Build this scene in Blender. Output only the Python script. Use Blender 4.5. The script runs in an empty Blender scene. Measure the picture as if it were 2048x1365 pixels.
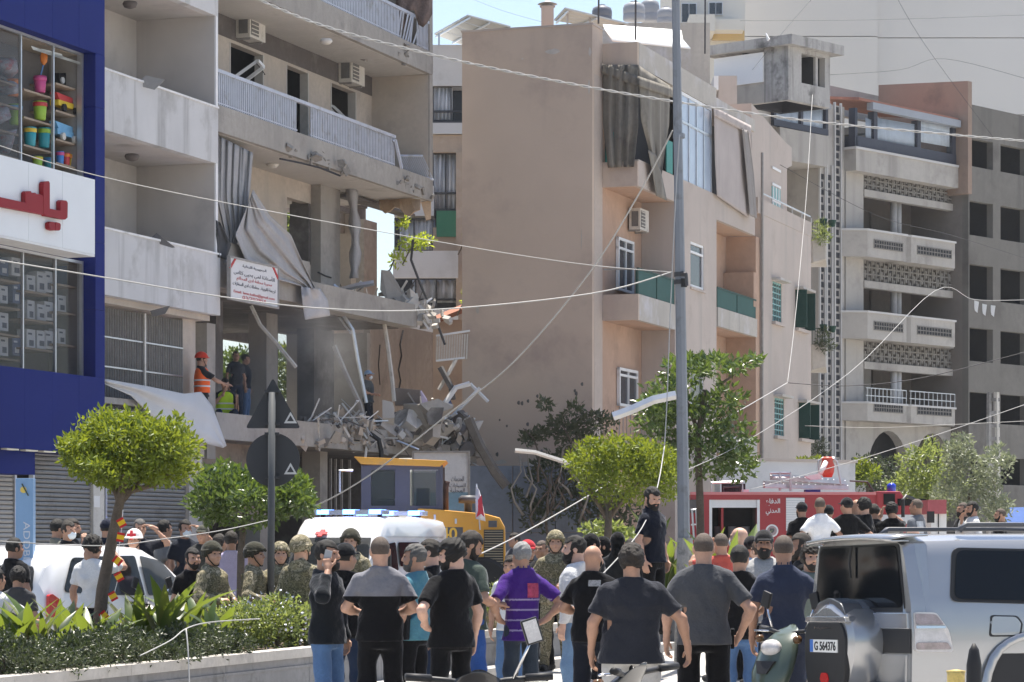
import bpy, bmesh, math, random
import numpy as np
from mathutils import Vector, Matrix, Euler
rnd = random.Random(7)
SC = bpy.context.scene
COL = SC.collection
# camera, sky, sun, exposure
F, CX, HY, CH = 5700.0, 1024.0, 1095.0, 1.7          # focal length in photo pixels, principal column, horizon row, eye height
cam_d = bpy.data.cameras.new('camera'); cam = bpy.data.objects.new('camera', cam_d); COL.objects.link(cam)
cam.location = (0, 0, CH); cam.rotation_euler = (math.radians(90), 0, 0)
cam_d.sensor_width = 36.0; cam_d.lens = 36.0 * F / 2048.0
cam_d.shift_y = (HY - 682.5) / 2048.0
cam_d.clip_start = 0.5; cam_d.clip_end = 3000
SC.camera = cam
SUN_EL, SUN_AZ = math.radians(73), math.radians(7)    # azimuth measured from +Y (straight ahead) towards +X
W = bpy.data.worlds.new('World'); SC.world = W; W.use_nodes = True
_n = W.node_tree.nodes; _bg = _n['Background']
_sky = _n.new('ShaderNodeTexSky'); _sky.sky_type = 'NISHITA'; _sky.sun_disc = False
_sky.sun_elevation = SUN_EL; _sky.sun_rotation = SUN_AZ; _sky.air_density = 1.0; _sky.dust_density = 1.6
W.node_tree.links.new(_sky.outputs[0], _bg.inputs[0]); _bg.inputs[1].default_value = 0.09
_sd = bpy.data.lights.new('sun', 'SUN'); _sd.energy = 5.0; _sd.angle = math.radians(0.55); _sd.color = (1.0, 0.94, 0.84)
_so = bpy.data.objects.new('sun', _sd); COL.objects.link(_so)
_dir = Vector((math.cos(SUN_EL) * math.sin(SUN_AZ), math.cos(SUN_EL) * math.cos(SUN_AZ), math.sin(SUN_EL)))
_so.rotation_euler = _dir.to_track_quat('Z', 'Y').to_euler(); _so.location = (0, 40, 80)
SC.view_settings.view_transform = 'Standard'; SC.view_settings.look = 'None'
SC.view_settings.exposure = 1.2; SC.view_settings.gamma = 1.0; SC.view_settings.use_curve_mapping = False
SC.render.engine = 'CYCLES'; SC.cycles.use_denoising = True
SC.cycles.max_bounces = 7; SC.cycles.diffuse_bounces = 4; SC.cycles.transparent_max_bounces = 12
SC.cycles.caustics_reflective = False; SC.cycles.caustics_refractive = False
# helpers
def P(px, py, Y):
 return Vector(((px - CX) / F * Y, Y, CH - (py - HY) / F * Y))
WORG = {}
def tag(o, label=None, cat=None, group=None, kind=None):
 if label: o['label'] = label
 if cat: o['category'] = cat
 if group: o['group'] = group
 if kind: o['kind'] = kind
 return o
def thing(name, label, cat, loc=(0, 0, 0), rotz=0.0, group=None):
 o = bpy.data.objects.new(name, None); COL.objects.link(o)
 o.location = loc; o.rotation_euler = (0, 0, rotz); o.empty_display_size = 0.2
 WORG[o.name] = Vector(loc)
 return tag(o, label, cat, group)
def link(name, me, parent=None):
 o = bpy.data.objects.new(name, me); COL.objects.link(o)
 if parent is not None:
  o.parent = parent
  if parent.name in WORG: WORG[o.name] = WORG[parent.name]
 return o
def org(parent):
 return WORG.get(parent.name, Vector((0, 0, 0))) if parent is not None else Vector((0, 0, 0))
class Fr:
 def __init__(s, x, y, tan):
  s.o = Vector((x, y)); s.t = Vector((tan, 1.0)).normalized(); s.n = Vector((s.t.y, -s.t.x))
 def pt(s, u, d, z):
  q = s.o + s.t * u + s.n * d
  return Vector((q.x, q.y, z))
 def u(s, px, d=0.0):
  k = (px - CX) / F; q = s.o + s.n * d
  return (k * q.y - q.x) / (s.t.x - k * s.t.y)
 def uz(s, px, py, d=0.0):
  u = s.u(px, d); Y = (s.o + s.t * u + s.n * d).y
  return u, CH - (py - HY) / F * Y
 def z(s, px, py, d=0.0): return s.uz(px, py, d)[1]
 def dpx(s, px, u):
  k = (px - CX) / F; q = s.o + s.t * u
  return (k * q.y - q.x) / (s.n.x - k * s.n.y)
class MB:
 def __init__(s): s.v = []; s.f = []; s.m = []; s.mi = 0
 def add(s, vs, fs):
  b = len(s.v); s.v.extend([tuple(v) for v in vs])
  for f in fs: s.f.append([b + i for i in f]); s.m.append(s.mi)
  return s
 BF = [(0, 3, 2, 1), (4, 5, 6, 7), (0, 1, 5, 4), (1, 2, 6, 5), (2, 3, 7, 6), (3, 0, 4, 7)]
 def hexa(s, p): return s.add(p, MB.BF)
 def box(s, x0, x1, y0, y1, z0, z1):
  return s.hexa([(x0, y0, z0), (x1, y0, z0), (x1, y1, z0), (x0, y1, z0), (x0, y0, z1), (x1, y0, z1), (x1, y1, z1), (x0, y1, z1)])
 def fbox(s, fr, u0, u1, d0, d1, z0, z1):
  p = lambda u, d, z: fr.pt(u, d, z)
  return s.hexa([p(u0, d0, z0), p(u0, d1, z0), p(u1, d1, z0), p(u1, d0, z0), p(u0, d0, z1), p(u0, d1, z1), p(u1, d1, z1), p(u1, d0, z1)])
 def obox(s, c, size, rot):
  R = rot if isinstance(rot, Matrix) else Euler(rot).to_matrix()
  a, b, h = size[0] / 2, size[1] / 2, size[2] / 2
  vs = [Vector(c) + R @ Vector(q) for q in ((-a, -b, -h), (a, -b, -h), (a, b, -h), (-a, b, -h), (-a, -b, h), (a, -b, h), (a, b, h), (-a, b, h))]
  return s.hexa(vs)
 def cyl(s, p0, p1, r0, r1=None, n=8, cap=True):
  p0, p1 = Vector(p0), Vector(p1); r1 = r0 if r1 is None else r1
  ax = (p1 - p0); ax = ax.normalized() if ax.length > 1e-9 else Vector((0, 0, 1))
  a = ax.orthogonal().normalized(); b = ax.cross(a); vs = []
  for p, r in ((p0, r0), (p1, r1)):
   for i in range(n):
    t = 2 * math.pi * i / n; vs.append(p + (a * math.cos(t) + b * math.sin(t)) * r)
  fs = [(i, (i + 1) % n, n + (i + 1) % n, n + i) for i in range(n)]
  if cap: fs += [tuple(range(n - 1, -1, -1)), tuple(range(n, 2 * n))]
  return s.add(vs, fs)
 def tube(s, pts, r, n=6):
  pts = [Vector(p) for p in pts]; rs = r if isinstance(r, (list, tuple)) else [r] * len(pts)
  vs = []; a = None
  for i, p in enumerate(pts):
   t = (pts[min(i + 1, len(pts) - 1)] - pts[max(i - 1, 0)])
   t = t.normalized() if t.length > 1e-9 else Vector((0, 0, 1))
   if a is None: a = t.orthogonal().normalized()
   else:
    a = a - t * a.dot(t); a = a.normalized() if a.length > 1e-6 else t.orthogonal().normalized()
   b = t.cross(a)
   for k in range(n):
    w = 2 * math.pi * k / n; vs.append(p + (a * math.cos(w) + b * math.sin(w)) * rs[i])
  fs = []
  for i in range(len(pts) - 1):
   for k in range(n):
    fs.append((i * n + k, i * n + (k + 1) % n, (i + 1) * n + (k + 1) % n, (i + 1) * n + k))
  fs += [tuple(range(n - 1, -1, -1)), tuple(range((len(pts) - 1) * n, len(pts) * n))]
  return s.add(vs, fs)
 def prism(s, poly, off):
  poly = [Vector(p) for p in poly]; off = Vector(off); n = len(poly)
  nrm = Vector((0, 0, 0))
  for i in range(n): nrm += poly[i].cross(poly[(i + 1) % n])
  if nrm.dot(off) < 0: poly = poly[::-1]
  vs = poly + [p + off for p in poly]
  fs = [tuple(range(n - 1, -1, -1)), tuple(range(n, 2 * n))] + [(i, (i + 1) % n, n + (i + 1) % n, n + i) for i in range(n)]
  return s.add(vs, fs)
 def quad(s, a, b, c, d): return s.add([a, b, c, d], [(0, 1, 2, 3)])
 def grid(s, rows):
  m = len(rows[0]); vs = [p for r in rows for p in r]; fs = []
  for i in range(len(rows) - 1):
   for j in range(m - 1): fs.append((i * m + j, i * m + j + 1, (i + 1) * m + j + 1, (i + 1) * m + j))
  return s.add(vs, fs)
 def loft(s, rings, cap=True):
  n = len(rings[0]); vs = [p for r in rings for p in r]; fs = []
  for i in range(len(rings) - 1):
   for k in range(n): fs.append((i * n + k, i * n + (k + 1) % n, (i + 1) * n + (k + 1) % n, (i + 1) * n + k))
  if cap: fs += [tuple(range(n - 1, -1, -1)), tuple(range((len(rings) - 1) * n, len(rings) * n))]
  return s.add(vs, fs)
 def lathe(s, c, prof, n=12, ax='z', sc=(1, 1)):
  rings = []
  for r, h in prof:
   ring = []
   for i in range(n):
    t = 2 * math.pi * i / n; x, y = math.cos(t) * r * sc[0], math.sin(t) * r * sc[1]
    q = (x, y, h) if ax == 'z' else ((h, x, y) if ax == 'x' else (x, h, y))
    ring.append(Vector(c) + Vector(q))
   rings.append(ring)
  return s.loft(rings)
 def build(s, name, mats, parent=None, smooth=False, local=False, thick=0.0, recalc=True, bevel=0.0):
  if not isinstance(mats, (list, tuple)): mats = [mats]
  o = Vector((0, 0, 0)) if local else org(parent)
  me = bpy.data.meshes.new(name)
  me.from_pydata([(v[0] - o.x, v[1] - o.y, v[2] - o.z) for v in s.v], [], s.f)
  for m in mats: me.materials.append(m)
  me.polygons.foreach_set('material_index', s.m)
  if recalc or bevel:
   bm = bmesh.new(); bm.from_mesh(me)
   if recalc: bmesh.ops.recalc_face_normals(bm, faces=bm.faces)
   if bevel:
    bmesh.ops.bevel(bm, geom=[e for e in bm.edges if e.calc_face_angle(0) > 0.5], offset=bevel, segments=2, profile=0.7, affect='EDGES', clamp_overlap=True)
   bm.to_mesh(me); bm.free()
  if smooth: me.polygons.foreach_set('use_smooth', [True] * len(me.polygons))
  me.update()
  ob = link(name, me, parent)
  if thick:
   md = ob.modifiers.new('thickness', 'SOLIDIFY'); md.thickness = thick; md.offset = 0
  return ob
def part(name, m, parent, fr, *b, **kw):
 return MB().fbox(fr, *b).build(name, m, parent, recalc=False, **kw)
def copies(name, me, parent, locs, first=None):
 o = org(parent); out = []
 for l in locs:
  c = bpy.data.objects.new(name, me); COL.objects.link(c); c.parent = parent; c.location = Vector(l) - o
  WORG[c.name] = Vector(l); out.append(c)
 return out
def copy_tree(o, parent=None):
 c = o.copy(); COL.objects.link(c); c.parent = parent
 for ch in list(o.children): copy_tree(ch, c)
 return c
def walls(mb, fr, u0, u1, d0, d1, z0, z1, ops):
 us = sorted({u0, u1, *[max(u0, min(u1, o[i])) for o in ops for i in (0, 1)]})
 for a, b in zip(us[:-1], us[1:]):
  if b - a < 1e-5: continue
  m = (a + b) / 2; cut = sorted([(max(z0, o[2]), min(z1, o[3])) for o in ops if o[0] < m < o[1]])
  z = z0
  for c0, c1 in cut:
   if c0 - z > 1e-4: mb.fbox(fr, a, b, d0, d1, z, c0)
   z = max(z, c1)
  if z1 - z > 1e-4: mb.fbox(fr, a, b, d0, d1, z, z1)
 return mb
# materials
MATS = {}
def _nt(name):
 m = bpy.data.materials.new(name); m.use_nodes = True; nt = m.node_tree
 return m, nt, nt.nodes['Principled BSDF']
def srgb(r, g, b):
 f = lambda c: (c / 255 / 12.92) if c / 255 <= 0.04045 else ((c / 255 + 0.055) / 1.055) ** 2.4
 return (f(r), f(g), f(b))
def mat(name, col, rough=0.8, var=0.12, scale=2.0, bump=0.0, bscale=None, metal=0.0, spec=0.3, dirt=None, streak=None, coat=0.0, alpha=1.0, trans=0.0, emit=None, obj=False):
 if name in MATS: return MATS[name]
 m, nt, b = _nt(name); N, L = nt.nodes, nt.links
 if obj:
  tc = N.new('ShaderNodeTexCoord'); pos = tc.outputs['Object']
 else:
  g = N.new('ShaderNodeNewGeometry'); pos = g.outputs['Position']
 def noise(sc, det=4.0, vec=None, rg=0.55):
  t = N.new('ShaderNodeTexNoise'); t.inputs['Scale'].default_value = sc; t.inputs['Detail'].default_value = det
  t.inputs['Roughness'].default_value = rg; L.new(vec or pos, t.inputs['Vector']); return t.outputs['Fac']
 def mix(fac, a, c):
  x = N.new('ShaderNodeMix'); x.data_type = 'RGBA'
  if isinstance(fac, float): x.inputs[0].default_value = fac
  else: L.new(fac, x.inputs[0])
  for i, q in ((6, a), (7, c)):
   if isinstance(q, tuple): x.inputs[i].default_value = (*q[:3], 1)
   else: L.new(q, x.inputs[i])
  return x.outputs[2]
 def ramp(fac, lo, hi):
  r = N.new('ShaderNodeMapRange'); r.inputs[1].default_value = lo; r.inputs[2].default_value = hi; r.clamp = True
  L.new(fac, r.inputs[0]); return r.outputs[0]
 c = tuple(col[:3])
 out = c
 if var > 0:
  f = ramp(noise(scale, 6.0), 0.3, 0.7)
  out = mix(f, tuple(max(0, x * (1 - var)) for x in c), tuple(min(1, x * (1 + var)) for x in c))
  out = mix(ramp(noise(scale * 9, 3.0), 0.35, 0.75), out, tuple(max(0, x * (1 - var * 0.8)) for x in c)) if var >= 0.1 else out
 if dirt:
  lo = 0.665 - 0.34 * dirt[1]
  out = mix(ramp(noise(dirt[2], 8.0, rg=0.65), lo, lo + 0.16), out, tuple(dirt[0]))
 if streak:
  mp = N.new('ShaderNodeMapping'); mp.inputs['Scale'].default_value = (1, 1, 0.07); L.new(pos, mp.inputs['Vector'])
  lo = 0.655 - 0.3 * streak[1]
  out = mix(ramp(noise(streak[2], 5.0, mp.outputs[0]), lo, lo + 0.25), out, tuple(streak[0]))
 if isinstance(out, tuple): b.inputs['Base Color'].default_value = (*out, 1)
 else: L.new(out, b.inputs['Base Color'])
 b.inputs['Roughness'].default_value = rough; b.inputs['Metallic'].default_value = metal
 b.inputs['Specular IOR Level'].default_value = spec; b.inputs['Alpha'].default_value = alpha
 b.inputs['Coat Weight'].default_value = coat; b.inputs['Transmission Weight'].default_value = trans
 if emit: b.inputs['Emission Color'].default_value = (*emit[:3], 1); b.inputs['Emission Strength'].default_value = emit[3]
 if bump:
  bp = N.new('ShaderNodeBump'); bp.inputs['Strength'].default_value = bump; bp.inputs['Distance'].default_value = 0.03
  L.new(noise(bscale or scale * 10, 5.0), bp.inputs['Height']); L.new(bp.outputs[0], b.inputs['Normal'])
 MATS[name] = m
 return m
def leaf_mat(name, c0, c1, trans=(0.35, 0.5, 0.05), tw=0.4, rough=0.4, spec=0.5):
 if name in MATS: return MATS[name]
 m, nt, b = _nt(name); N, L = nt.nodes, nt.links
 g = N.new('ShaderNodeNewGeometry'); x = N.new('ShaderNodeMix'); x.data_type = 'RGBA'
 L.new(g.outputs['Random Per Island'], x.inputs[0]); x.inputs[6].default_value = (*c0, 1); x.inputs[7].default_value = (*c1, 1)
 L.new(x.outputs[2], b.inputs['Base Color']); b.inputs['Roughness'].default_value = rough; b.inputs['Specular IOR Level'].default_value = spec
 t = N.new('ShaderNodeBsdfTranslucent'); t.inputs[0].default_value = (*trans, 1)
 mx = N.new('ShaderNodeMixShader'); mx.inputs[0].default_value = tw
 L.new(b.outputs[0], mx.inputs[1]); L.new(t.outputs[0], mx.inputs[2]); L.new(mx.outputs[0], N['Material Output'].inputs[0])
 MATS[name] = m; return m
def glass_mat(name, tint=(0.02, 0.025, 0.03), alpha=0.6, rough=0.05, spec=0.6):
 if name in MATS: return MATS[name]
 m, nt, b = _nt(name); N, L = nt.nodes, nt.links
 b.inputs['Base Color'].default_value = (*tint, 1); b.inputs['Roughness'].default_value = rough; b.inputs['Specular IOR Level'].default_value = spec
 t = N.new('ShaderNodeBsdfTransparent'); mx = N.new('ShaderNodeMixShader'); mx.inputs[0].default_value = alpha
 L.new(t.outputs[0], mx.inputs[1]); L.new(b.outputs[0], mx.inputs[2]); L.new(mx.outputs[0], N['Material Output'].inputs[0])
 MATS[name] = m; return m
def camo_mat(name, cols, scale=14.0):
 if name in MATS: return MATS[name]
 m, nt, b = _nt(name); N, L = nt.nodes, nt.links
 g = N.new('ShaderNodeNewGeometry'); t = N.new('ShaderNodeTexNoise'); t.inputs['Scale'].default_value = scale; t.inputs['Detail'].default_value = 3
 L.new(g.outputs['Position'], t.inputs['Vector']); r = N.new('ShaderNodeValToRGB'); r.color_ramp.interpolation = 'CONSTANT'
 els = r.color_ramp.elements
 while len(els) < len(cols): els.new(0.5)
 pos = [0.0, 0.42, 0.5, 0.58, 0.66]
 for i, c in enumerate(cols): els[i].position = pos[i]; els[i].color = (*c, 1)
 L.new(t.outputs['Fac'], r.inputs[0]); L.new(r.outputs[0], b.inputs['Base Color']); b.inputs['Roughness'].default_value = 0.9
 b.inputs['Specular IOR Level'].default_value = 0.1
 MATS[name] = m; return m
# writing
AR = {'ا': 'ﺍﺎ', 'أ': 'ﺃﺄ', 'ب': 'ﺏﺐﺑﺒ', 'ة': 'ﺓﺔ', 'ت': 'ﺕﺖﺗﺘ', 'ج': 'ﺝﺞﺟﺠ', 'ح': 'ﺡﺢﺣﺤ', 'د': 'ﺩﺪ', 'ذ': 'ﺫﺬ', 'ر': 'ﺭﺮ', 'س': 'ﺱﺲﺳﺴ', 'ع': 'ﻉﻊﻋﻌ', 'ف': 'ﻑﻒﻓﻔ', 'ق': 'ﻕﻖﻗﻘ', 'ك': 'ﻙﻚﻛﻜ', 'ل': 'ﻝﻞﻟﻠ', 'م': 'ﻡﻢﻣﻤ', 'ن': 'ﻥﻦﻧﻨ', 'ه': 'ﻩﻪﻫﻬ', 'و': 'ﻭﻮ', 'ي': 'ﻱﻲﻳﻴ', 'ى': 'ﻯﻰ', 'ـ': 'ــــ'}
def arabic(s):
 out = []
 for i, ch in enumerate(s):
  fm = AR.get(ch)
  if not fm: out.append(ch); continue
  pj = i > 0 and len(AR.get(s[i - 1], '')) == 4
  nj = len(fm) == 4 and i + 1 < len(s) and s[i + 1] in AR
  out.append(fm[3] if pj and nj else fm[2] if nj else fm[1] if pj else fm[0])
 return ''.join(reversed(out))
def text(name, s, m, parent, c, ux, uy, height=None, width=None, depth=0.004, local=False, bold=0.0):
 cu = bpy.data.curves.new(name, 'FONT'); cu.body = s; cu.align_x = 'CENTER'; cu.align_y = 'CENTER'; cu.size = 1.0; cu.extrude = 0.5; cu.offset = bold
 to = bpy.data.objects.new(name, cu); COL.objects.link(to)
 dg = bpy.context.evaluated_depsgraph_get(); me = bpy.data.meshes.new_from_object(to.evaluated_get(dg))
 bpy.data.objects.remove(to); bpy.data.curves.remove(cu)
 n = len(me.vertices); co = np.empty(n * 3); me.vertices.foreach_get('co', co); co = co.reshape(-1, 3)
 if n == 0: return None
 lo, hi = co.min(0), co.max(0); sz = np.maximum(hi - lo, 1e-6)
 sx = sy = (height / sz[1]) if height else (width / sz[0])
 if height and width: sx = width / sz[0]
 co[:, 0] = (co[:, 0] - (lo[0] + hi[0]) / 2) * sx; co[:, 1] = (co[:, 1] - (lo[1] + hi[1]) / 2) * sy
 ux, uy = Vector(ux).normalized(), Vector(uy).normalized(); w = ux.cross(uy); c = Vector(c) - (Vector((0, 0, 0)) if local else org(parent))
 A = np.array([ux[:], uy[:], (w * depth)[:]]); co = co @ A + np.array(c[:]); me.vertices.foreach_set('co', co.ravel())
 me.materials.clear(); me.materials.append(m); me.update(); me.name = name
 return link(name, me, parent)
# ground, road, pavement, planters
M_conc_ground = mat('pale_concrete_paving', (0.42, 0.405, 0.385), 0.9, 0.14, 0.8, bump=0.25, bscale=30, dirt=((0.32, 0.31, 0.29), 0.30, 0.6))
M_asph = mat('dusty_asphalt', (0.20, 0.195, 0.19), 0.92, 0.2, 1.1, bump=0.4, bscale=60, dirt=((0.33, 0.32, 0.30), 0.5, 0.25))
M_ground = mat('dry_ground', (0.24, 0.22, 0.19), 0.95, 0.2, 0.2)
M_kerb = mat('kerb_concrete', (0.42, 0.40, 0.37), 0.9, 0.18, 2.5, bump=0.3, bscale=25, dirt=((0.2, 0.19, 0.18), 0.35, 1.5))
tag(MB().quad((-900, -200, -0.012), (900, -200, -0.012), (900, 1600, -0.012), (-900, 1600, -0.012)).build('ground', M_ground), kind='structure')
TAN = 0.343
fD = Fr(-6.1, 59.0, TAN)                       # street line of the damaged block: balcony fronts
fP = Fr(*P(960, 1262, 37.5).xy, 0.294)         # front face of the planted median
q = lambda f, u, d, z=0.0: f.pt(u, d, z)
tag(MB().quad(q(fP, -60, 0.2, -0.004), q(fP, 110, 0.2, -0.004), q(fD, 120, 2.8, -0.004), q(fD, -70, 2.8, -0.004)).build('road_far_lane', M_asph), kind='structure')
tag(MB().quad(q(fP, -60, 0.25), q(fP, -60, 60), q(fP, 110, 60), q(fP, 110, 0.25)).build('road_near_lane', M_conc_ground), kind='structure')
tag(MB().fbox(fD, -70, 120, -6, 2.8, -0.3, 0.14).build('pavement', mat('pavement_concrete', (0.34, 0.32, 0.30), 0.9, 0.15, 1.0, bump=0.2), None), kind='structure')
kb = tag(MB().fbox(fD, -70, 120, 2.803, 2.95, -0.3, 0.155).build('kerb', M_kerb), kind='structure')
M_soil = mat('dry_soil', (0.13, 0.10, 0.075), 1.0, 0.3, 3, bump=0.6, bscale=20)
M_plant_wall = mat('planter_wall_paint', (0.22, 0.22, 0.225), 0.85, 0.14, 1.6, bump=0.2, bscale=12, dirt=((0.12, 0.12, 0.12), 0.35, 2.2), streak=((0.30, 0.30, 0.3), 0.3, 3))
M_cap = mat('planter_cap_concrete', (0.50, 0.47, 0.43), 0.85, 0.15, 2.2, bump=0.2, dirt=((0.3, 0.28, 0.26), 0.35, 2.0))
PW = 2.3                                        # planter width
def planter(label, u0, u1, f=fP, w=PW, h=0.6):
 t = thing('planter', label, 'planter', f.pt((u0 + u1) / 2, -w / 2, 0))
 part('soil', M_soil, t, f, u0 + .13, u1 - .13, -w + .13, -.13, 0, h - .06)
 L = 2.4; n = max(1, round((u1 - u0) / L)); L = (u1 - u0) / n
 for i in range(n):
  a, b = u0 + i * L + .006, u0 + (i + 1) * L - .006
  for da, db, ca, cb in ((-.13, 0, -.17, .035), (-w, -w + .13, -w - .035, -w + .17)):
   part('wall_panel', M_plant_wall, t, f, a, b, da, db, 0, h - .10)
   part('cap_stone', M_cap, t, f, a, b, ca, cb, h - .10, h)
   part('wall_band', M_plant_wall, t, f, a, b, da - .012, db + .012, h - .215, h - .185)
 part('end_wall', M_plant_wall, t, f, u0 - .12, u0, -w, 0, 0, h - .1)
 part('end_wall', M_plant_wall, t, f, u1, u1 + .12, -w, 0, 0, h - .1)
 k = part('footing', M_conc_ground, t, f, u0 - .2, u1 + .2, 0.0, .32, 0, .13)
 return t
uP = lambda px, d=0.0: fP.u(px, d)
planter('grey walled planter with hedges and strap leaved plants along the road', uP(-260), uP(1330))
fP2 = Fr(*P(1545, 1200, 46.0).xy, 1.05)
planter('raised planter wall behind the silver car where onlookers stand', 0.0, 9.6, fP2, 3.0, 0.75)
# building materials
PL_D = mat('blast_dusted_plaster', (0.34, 0.315, 0.285), 0.92, 0.16, 0.7, bump=0.25, bscale=9, dirt=((0.22, 0.205, 0.19), 0.42, 0.9), streak=((0.25, 0.235, 0.215), 0.4, 2.2))
PL_Dlight = mat('ceiling_paint_dusted', (0.50, 0.475, 0.44), 0.92, 0.12, 0.8, bump=0.15, dirt=((0.36, 0.34, 0.31), 0.35, 0.8))
PL_Ddark = mat('dark_taupe_paint', (0.115, 0.10, 0.095), 0.9, 0.14, 1.0, dirt=((0.17, 0.155, 0.145), 0.35, 1.2))
PL_cream = mat('cream_plaster', (0.47, 0.41, 0.35), 0.92, 0.12, 0.9, dirt=((0.36, 0.32, 0.28), 0.4, 1.0), streak=((0.38, 0.34, 0.30), 0.3, 2))
PL_W = mat('white_plaster_stained', (0.54, 0.53, 0.525), 0.9, 0.08, 0.8, bump=0.12, bscale=8, dirt=((0.38, 0.365, 0.35), 0.36, 0.9), streak=((0.27, 0.26, 0.25), 0.42, 2.6))
PL_Wi = mat('loggia_inner_plaster', (0.50, 0.465, 0.435), 0.92, 0.09, 0.8, dirt=((0.40, 0.37, 0.35), 0.4, 0.7), streak=((0.42, 0.39, 0.37), 0.3, 1.5))
M_rub = mat('broken_concrete', (0.31, 0.29, 0.265), 0.95, 0.25, 5, bump=0.8, bscale=18, dirt=((0.24, 0.22, 0.2), 0.5, 4))
M_rail = mat('painted_railing_metal', (0.46, 0.48, 0.54), 0.5, 0.08, 4, metal=0.2, spec=0.5, dirt=((0.34, 0.33, 0.33), 0.35, 3))
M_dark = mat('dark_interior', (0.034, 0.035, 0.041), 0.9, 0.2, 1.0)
M_soot_shade = mat('soot_shade_plaster', (0.13, 0.12, 0.115), 0.95, 0.3, 0.9, bump=0.3, dirt=((0.22, 0.21, 0.2), 0.4, 1.1))
M_white = mat('white_painted_metal', (0.72, 0.72, 0.72), 0.5, 0.06, 3)
M_alu = mat('bare_aluminium', (0.55, 0.56, 0.58), 0.38, 0.08, 5, metal=0.8)
M_black = mat('black_rubber', (0.018, 0.018, 0.02), 0.6, 0.1, 5)
M_ac = mat('aged_white_plastic', (0.60, 0.57, 0.52), 0.6, 0.1, 4, dirt=((0.42, 0.38, 0.33), 0.35, 6))
M_grille = mat('grey_iron_bars', (0.33, 0.315, 0.30), 0.7, 0.2, 6, metal=0.3)
M_fabric = mat('dusty_grey_fabric', (0.36, 0.35, 0.35), 0.95, 0.14, 1.4, bump=0.15, bscale=40, streak=((0.38, 0.37, 0.36), 0.4, 3))
M_wirew = mat('white_cable_sheath', (0.36, 0.355, 0.345), 0.5, 0.08, 3)
M_wired = mat('black_cable_sheath', (0.06, 0.06, 0.065), 0.6, 0.1, 3)
G_pane = glass_mat('window_glass', (0.05, 0.06, 0.075), 0.75)
G_clear = glass_mat('shop_window_glass', (0.03, 0.03, 0.035), 0.22)
def ac_unit(label, fr, u, z, d, w=.85, h=.56, dp=.34, wall_d=None):
 t = thing('air_conditioner', label, 'air conditioner', fr.pt(u, d, z))
 part('case', M_ac, t, fr, u - w / 2, u + w / 2, d, d + dp, z, z + h)
 part('front_grille', mat('ac_grille_dark', (.16, .155, .15), .7, .2, 5), t, fr, u - w * .42, u + w * .05, d + dp, d + dp + .012, z + .06, z + h - .06)
 part('side_grille', MATS['ac_grille_dark'], t, fr, u - w / 2 - .012, u - w / 2, d + .07, d + dp - .05, z + .08, z + h - .08)
 for k in range(5):
  zz = z + .1 + k * (h - .2) / 4
  part('louvre', M_ac, t, fr, u - w * .42, u + w * .05, d + dp + .012, d + dp + .02, zz, zz + .02)
 part('bracket', M_grille, t, fr, u - w * .4, u - w * .34, d - .05, d + dp * .9, z - .04, z)
 part('bracket', M_grille, t, fr, u + w * .34, u + w * .4, d - .05, d + dp * .9, z - .04, z)
 return t
# DAMAGED BUILDING
uD = lambda px, d=0.0: fD.u(px, d)
zA, zB, zC, zDD = 13.47, 10.32, 7.10, 3.95
TH = 0.55
ue = uD(866); us = uD(432) + .02
D_IN = -1.55
DB = thing('damaged_building', 'bomb damaged grey apartment building with torn balconies and gutted lower floors', 'building', fD.pt((us + ue) / 2, -4, 0.14))
def slab(px0, px1, z, d0=-9.0, name='balcony_slab', m=PL_D, top=TH):
 return part(name, m, DB, fD, px0, px1, d0, 0, z, z + top)
slab(us, ue, zA); slab(us, ue, zB)
slab(us, uD(835), zC); slab(us, uD(868), zDD)
slab(us, ue, 16.65)
part('roof_slab', PL_D, DB, fD, us, ue, -9, 0, 19.8, 20.2)
for z in (zA, zB): part('ceiling', PL_Dlight, DB, fD, us + .02, ue - .02, -8.9, -.12, z - .012, z - .003)
def opening(px0, px1, py0, py1, d=D_IN):
 a, z1 = fD.uz(px0, py0, d); b, z0 = fD.uz(px1, py1, d)
 return (a, b, min(z0, z1), max(z0, z1))
zfl = zB + TH
uW = lambda px: fD.u(px, D_IN)
ops3 = [(uW(459), uW(527), zfl + .95, zfl + 2.05), (uW(572), uW(617), zfl, zfl + 2.05), (uW(661), uW(712), zfl + .9, zfl + 2.05)]
mb = MB(); walls(mb, fD, us, uW(753), D_IN - .22, D_IN, zfl, zA - .013, ops3)
mb.build('wall', PL_cream, DB, recalc=False)
part('wall_band', PL_Ddark, DB, fD, us + .01, uW(751), D_IN, D_IN + .012, zfl + 2.12, zA - .014)
for z0, z1 in ((zB + TH, zA), (zA + TH, 16.65)):
 part('end_wall', PL_D, DB, fD, ue - .22, ue - .005, -9, -.004, z0 + .002, z1 - .014)
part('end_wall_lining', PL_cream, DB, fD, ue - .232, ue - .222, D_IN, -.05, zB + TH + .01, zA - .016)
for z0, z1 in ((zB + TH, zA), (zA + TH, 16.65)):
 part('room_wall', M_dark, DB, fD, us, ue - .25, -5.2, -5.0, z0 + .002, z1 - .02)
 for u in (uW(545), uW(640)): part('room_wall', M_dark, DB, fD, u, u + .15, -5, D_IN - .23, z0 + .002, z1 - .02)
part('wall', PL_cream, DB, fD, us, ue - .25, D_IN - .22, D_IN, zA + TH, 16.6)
def frame_piece(name, label, pts, r, m, cat='window frame'):
 t = MB().tube(pts, r, 4).build(name, m); return tag(t, label, cat)
mb = MB()
for (a, b) in (((462, 160), (515, 122)), ((515, 122), (527, 135)), ((527, 135), (478, 172))):
 mb.tube([P(*a, fD.pt(uW(490), 0, 0).y + .1), P(*b, fD.pt(uW(500), 0, 0).y + .1)], .05, 4)
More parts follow.
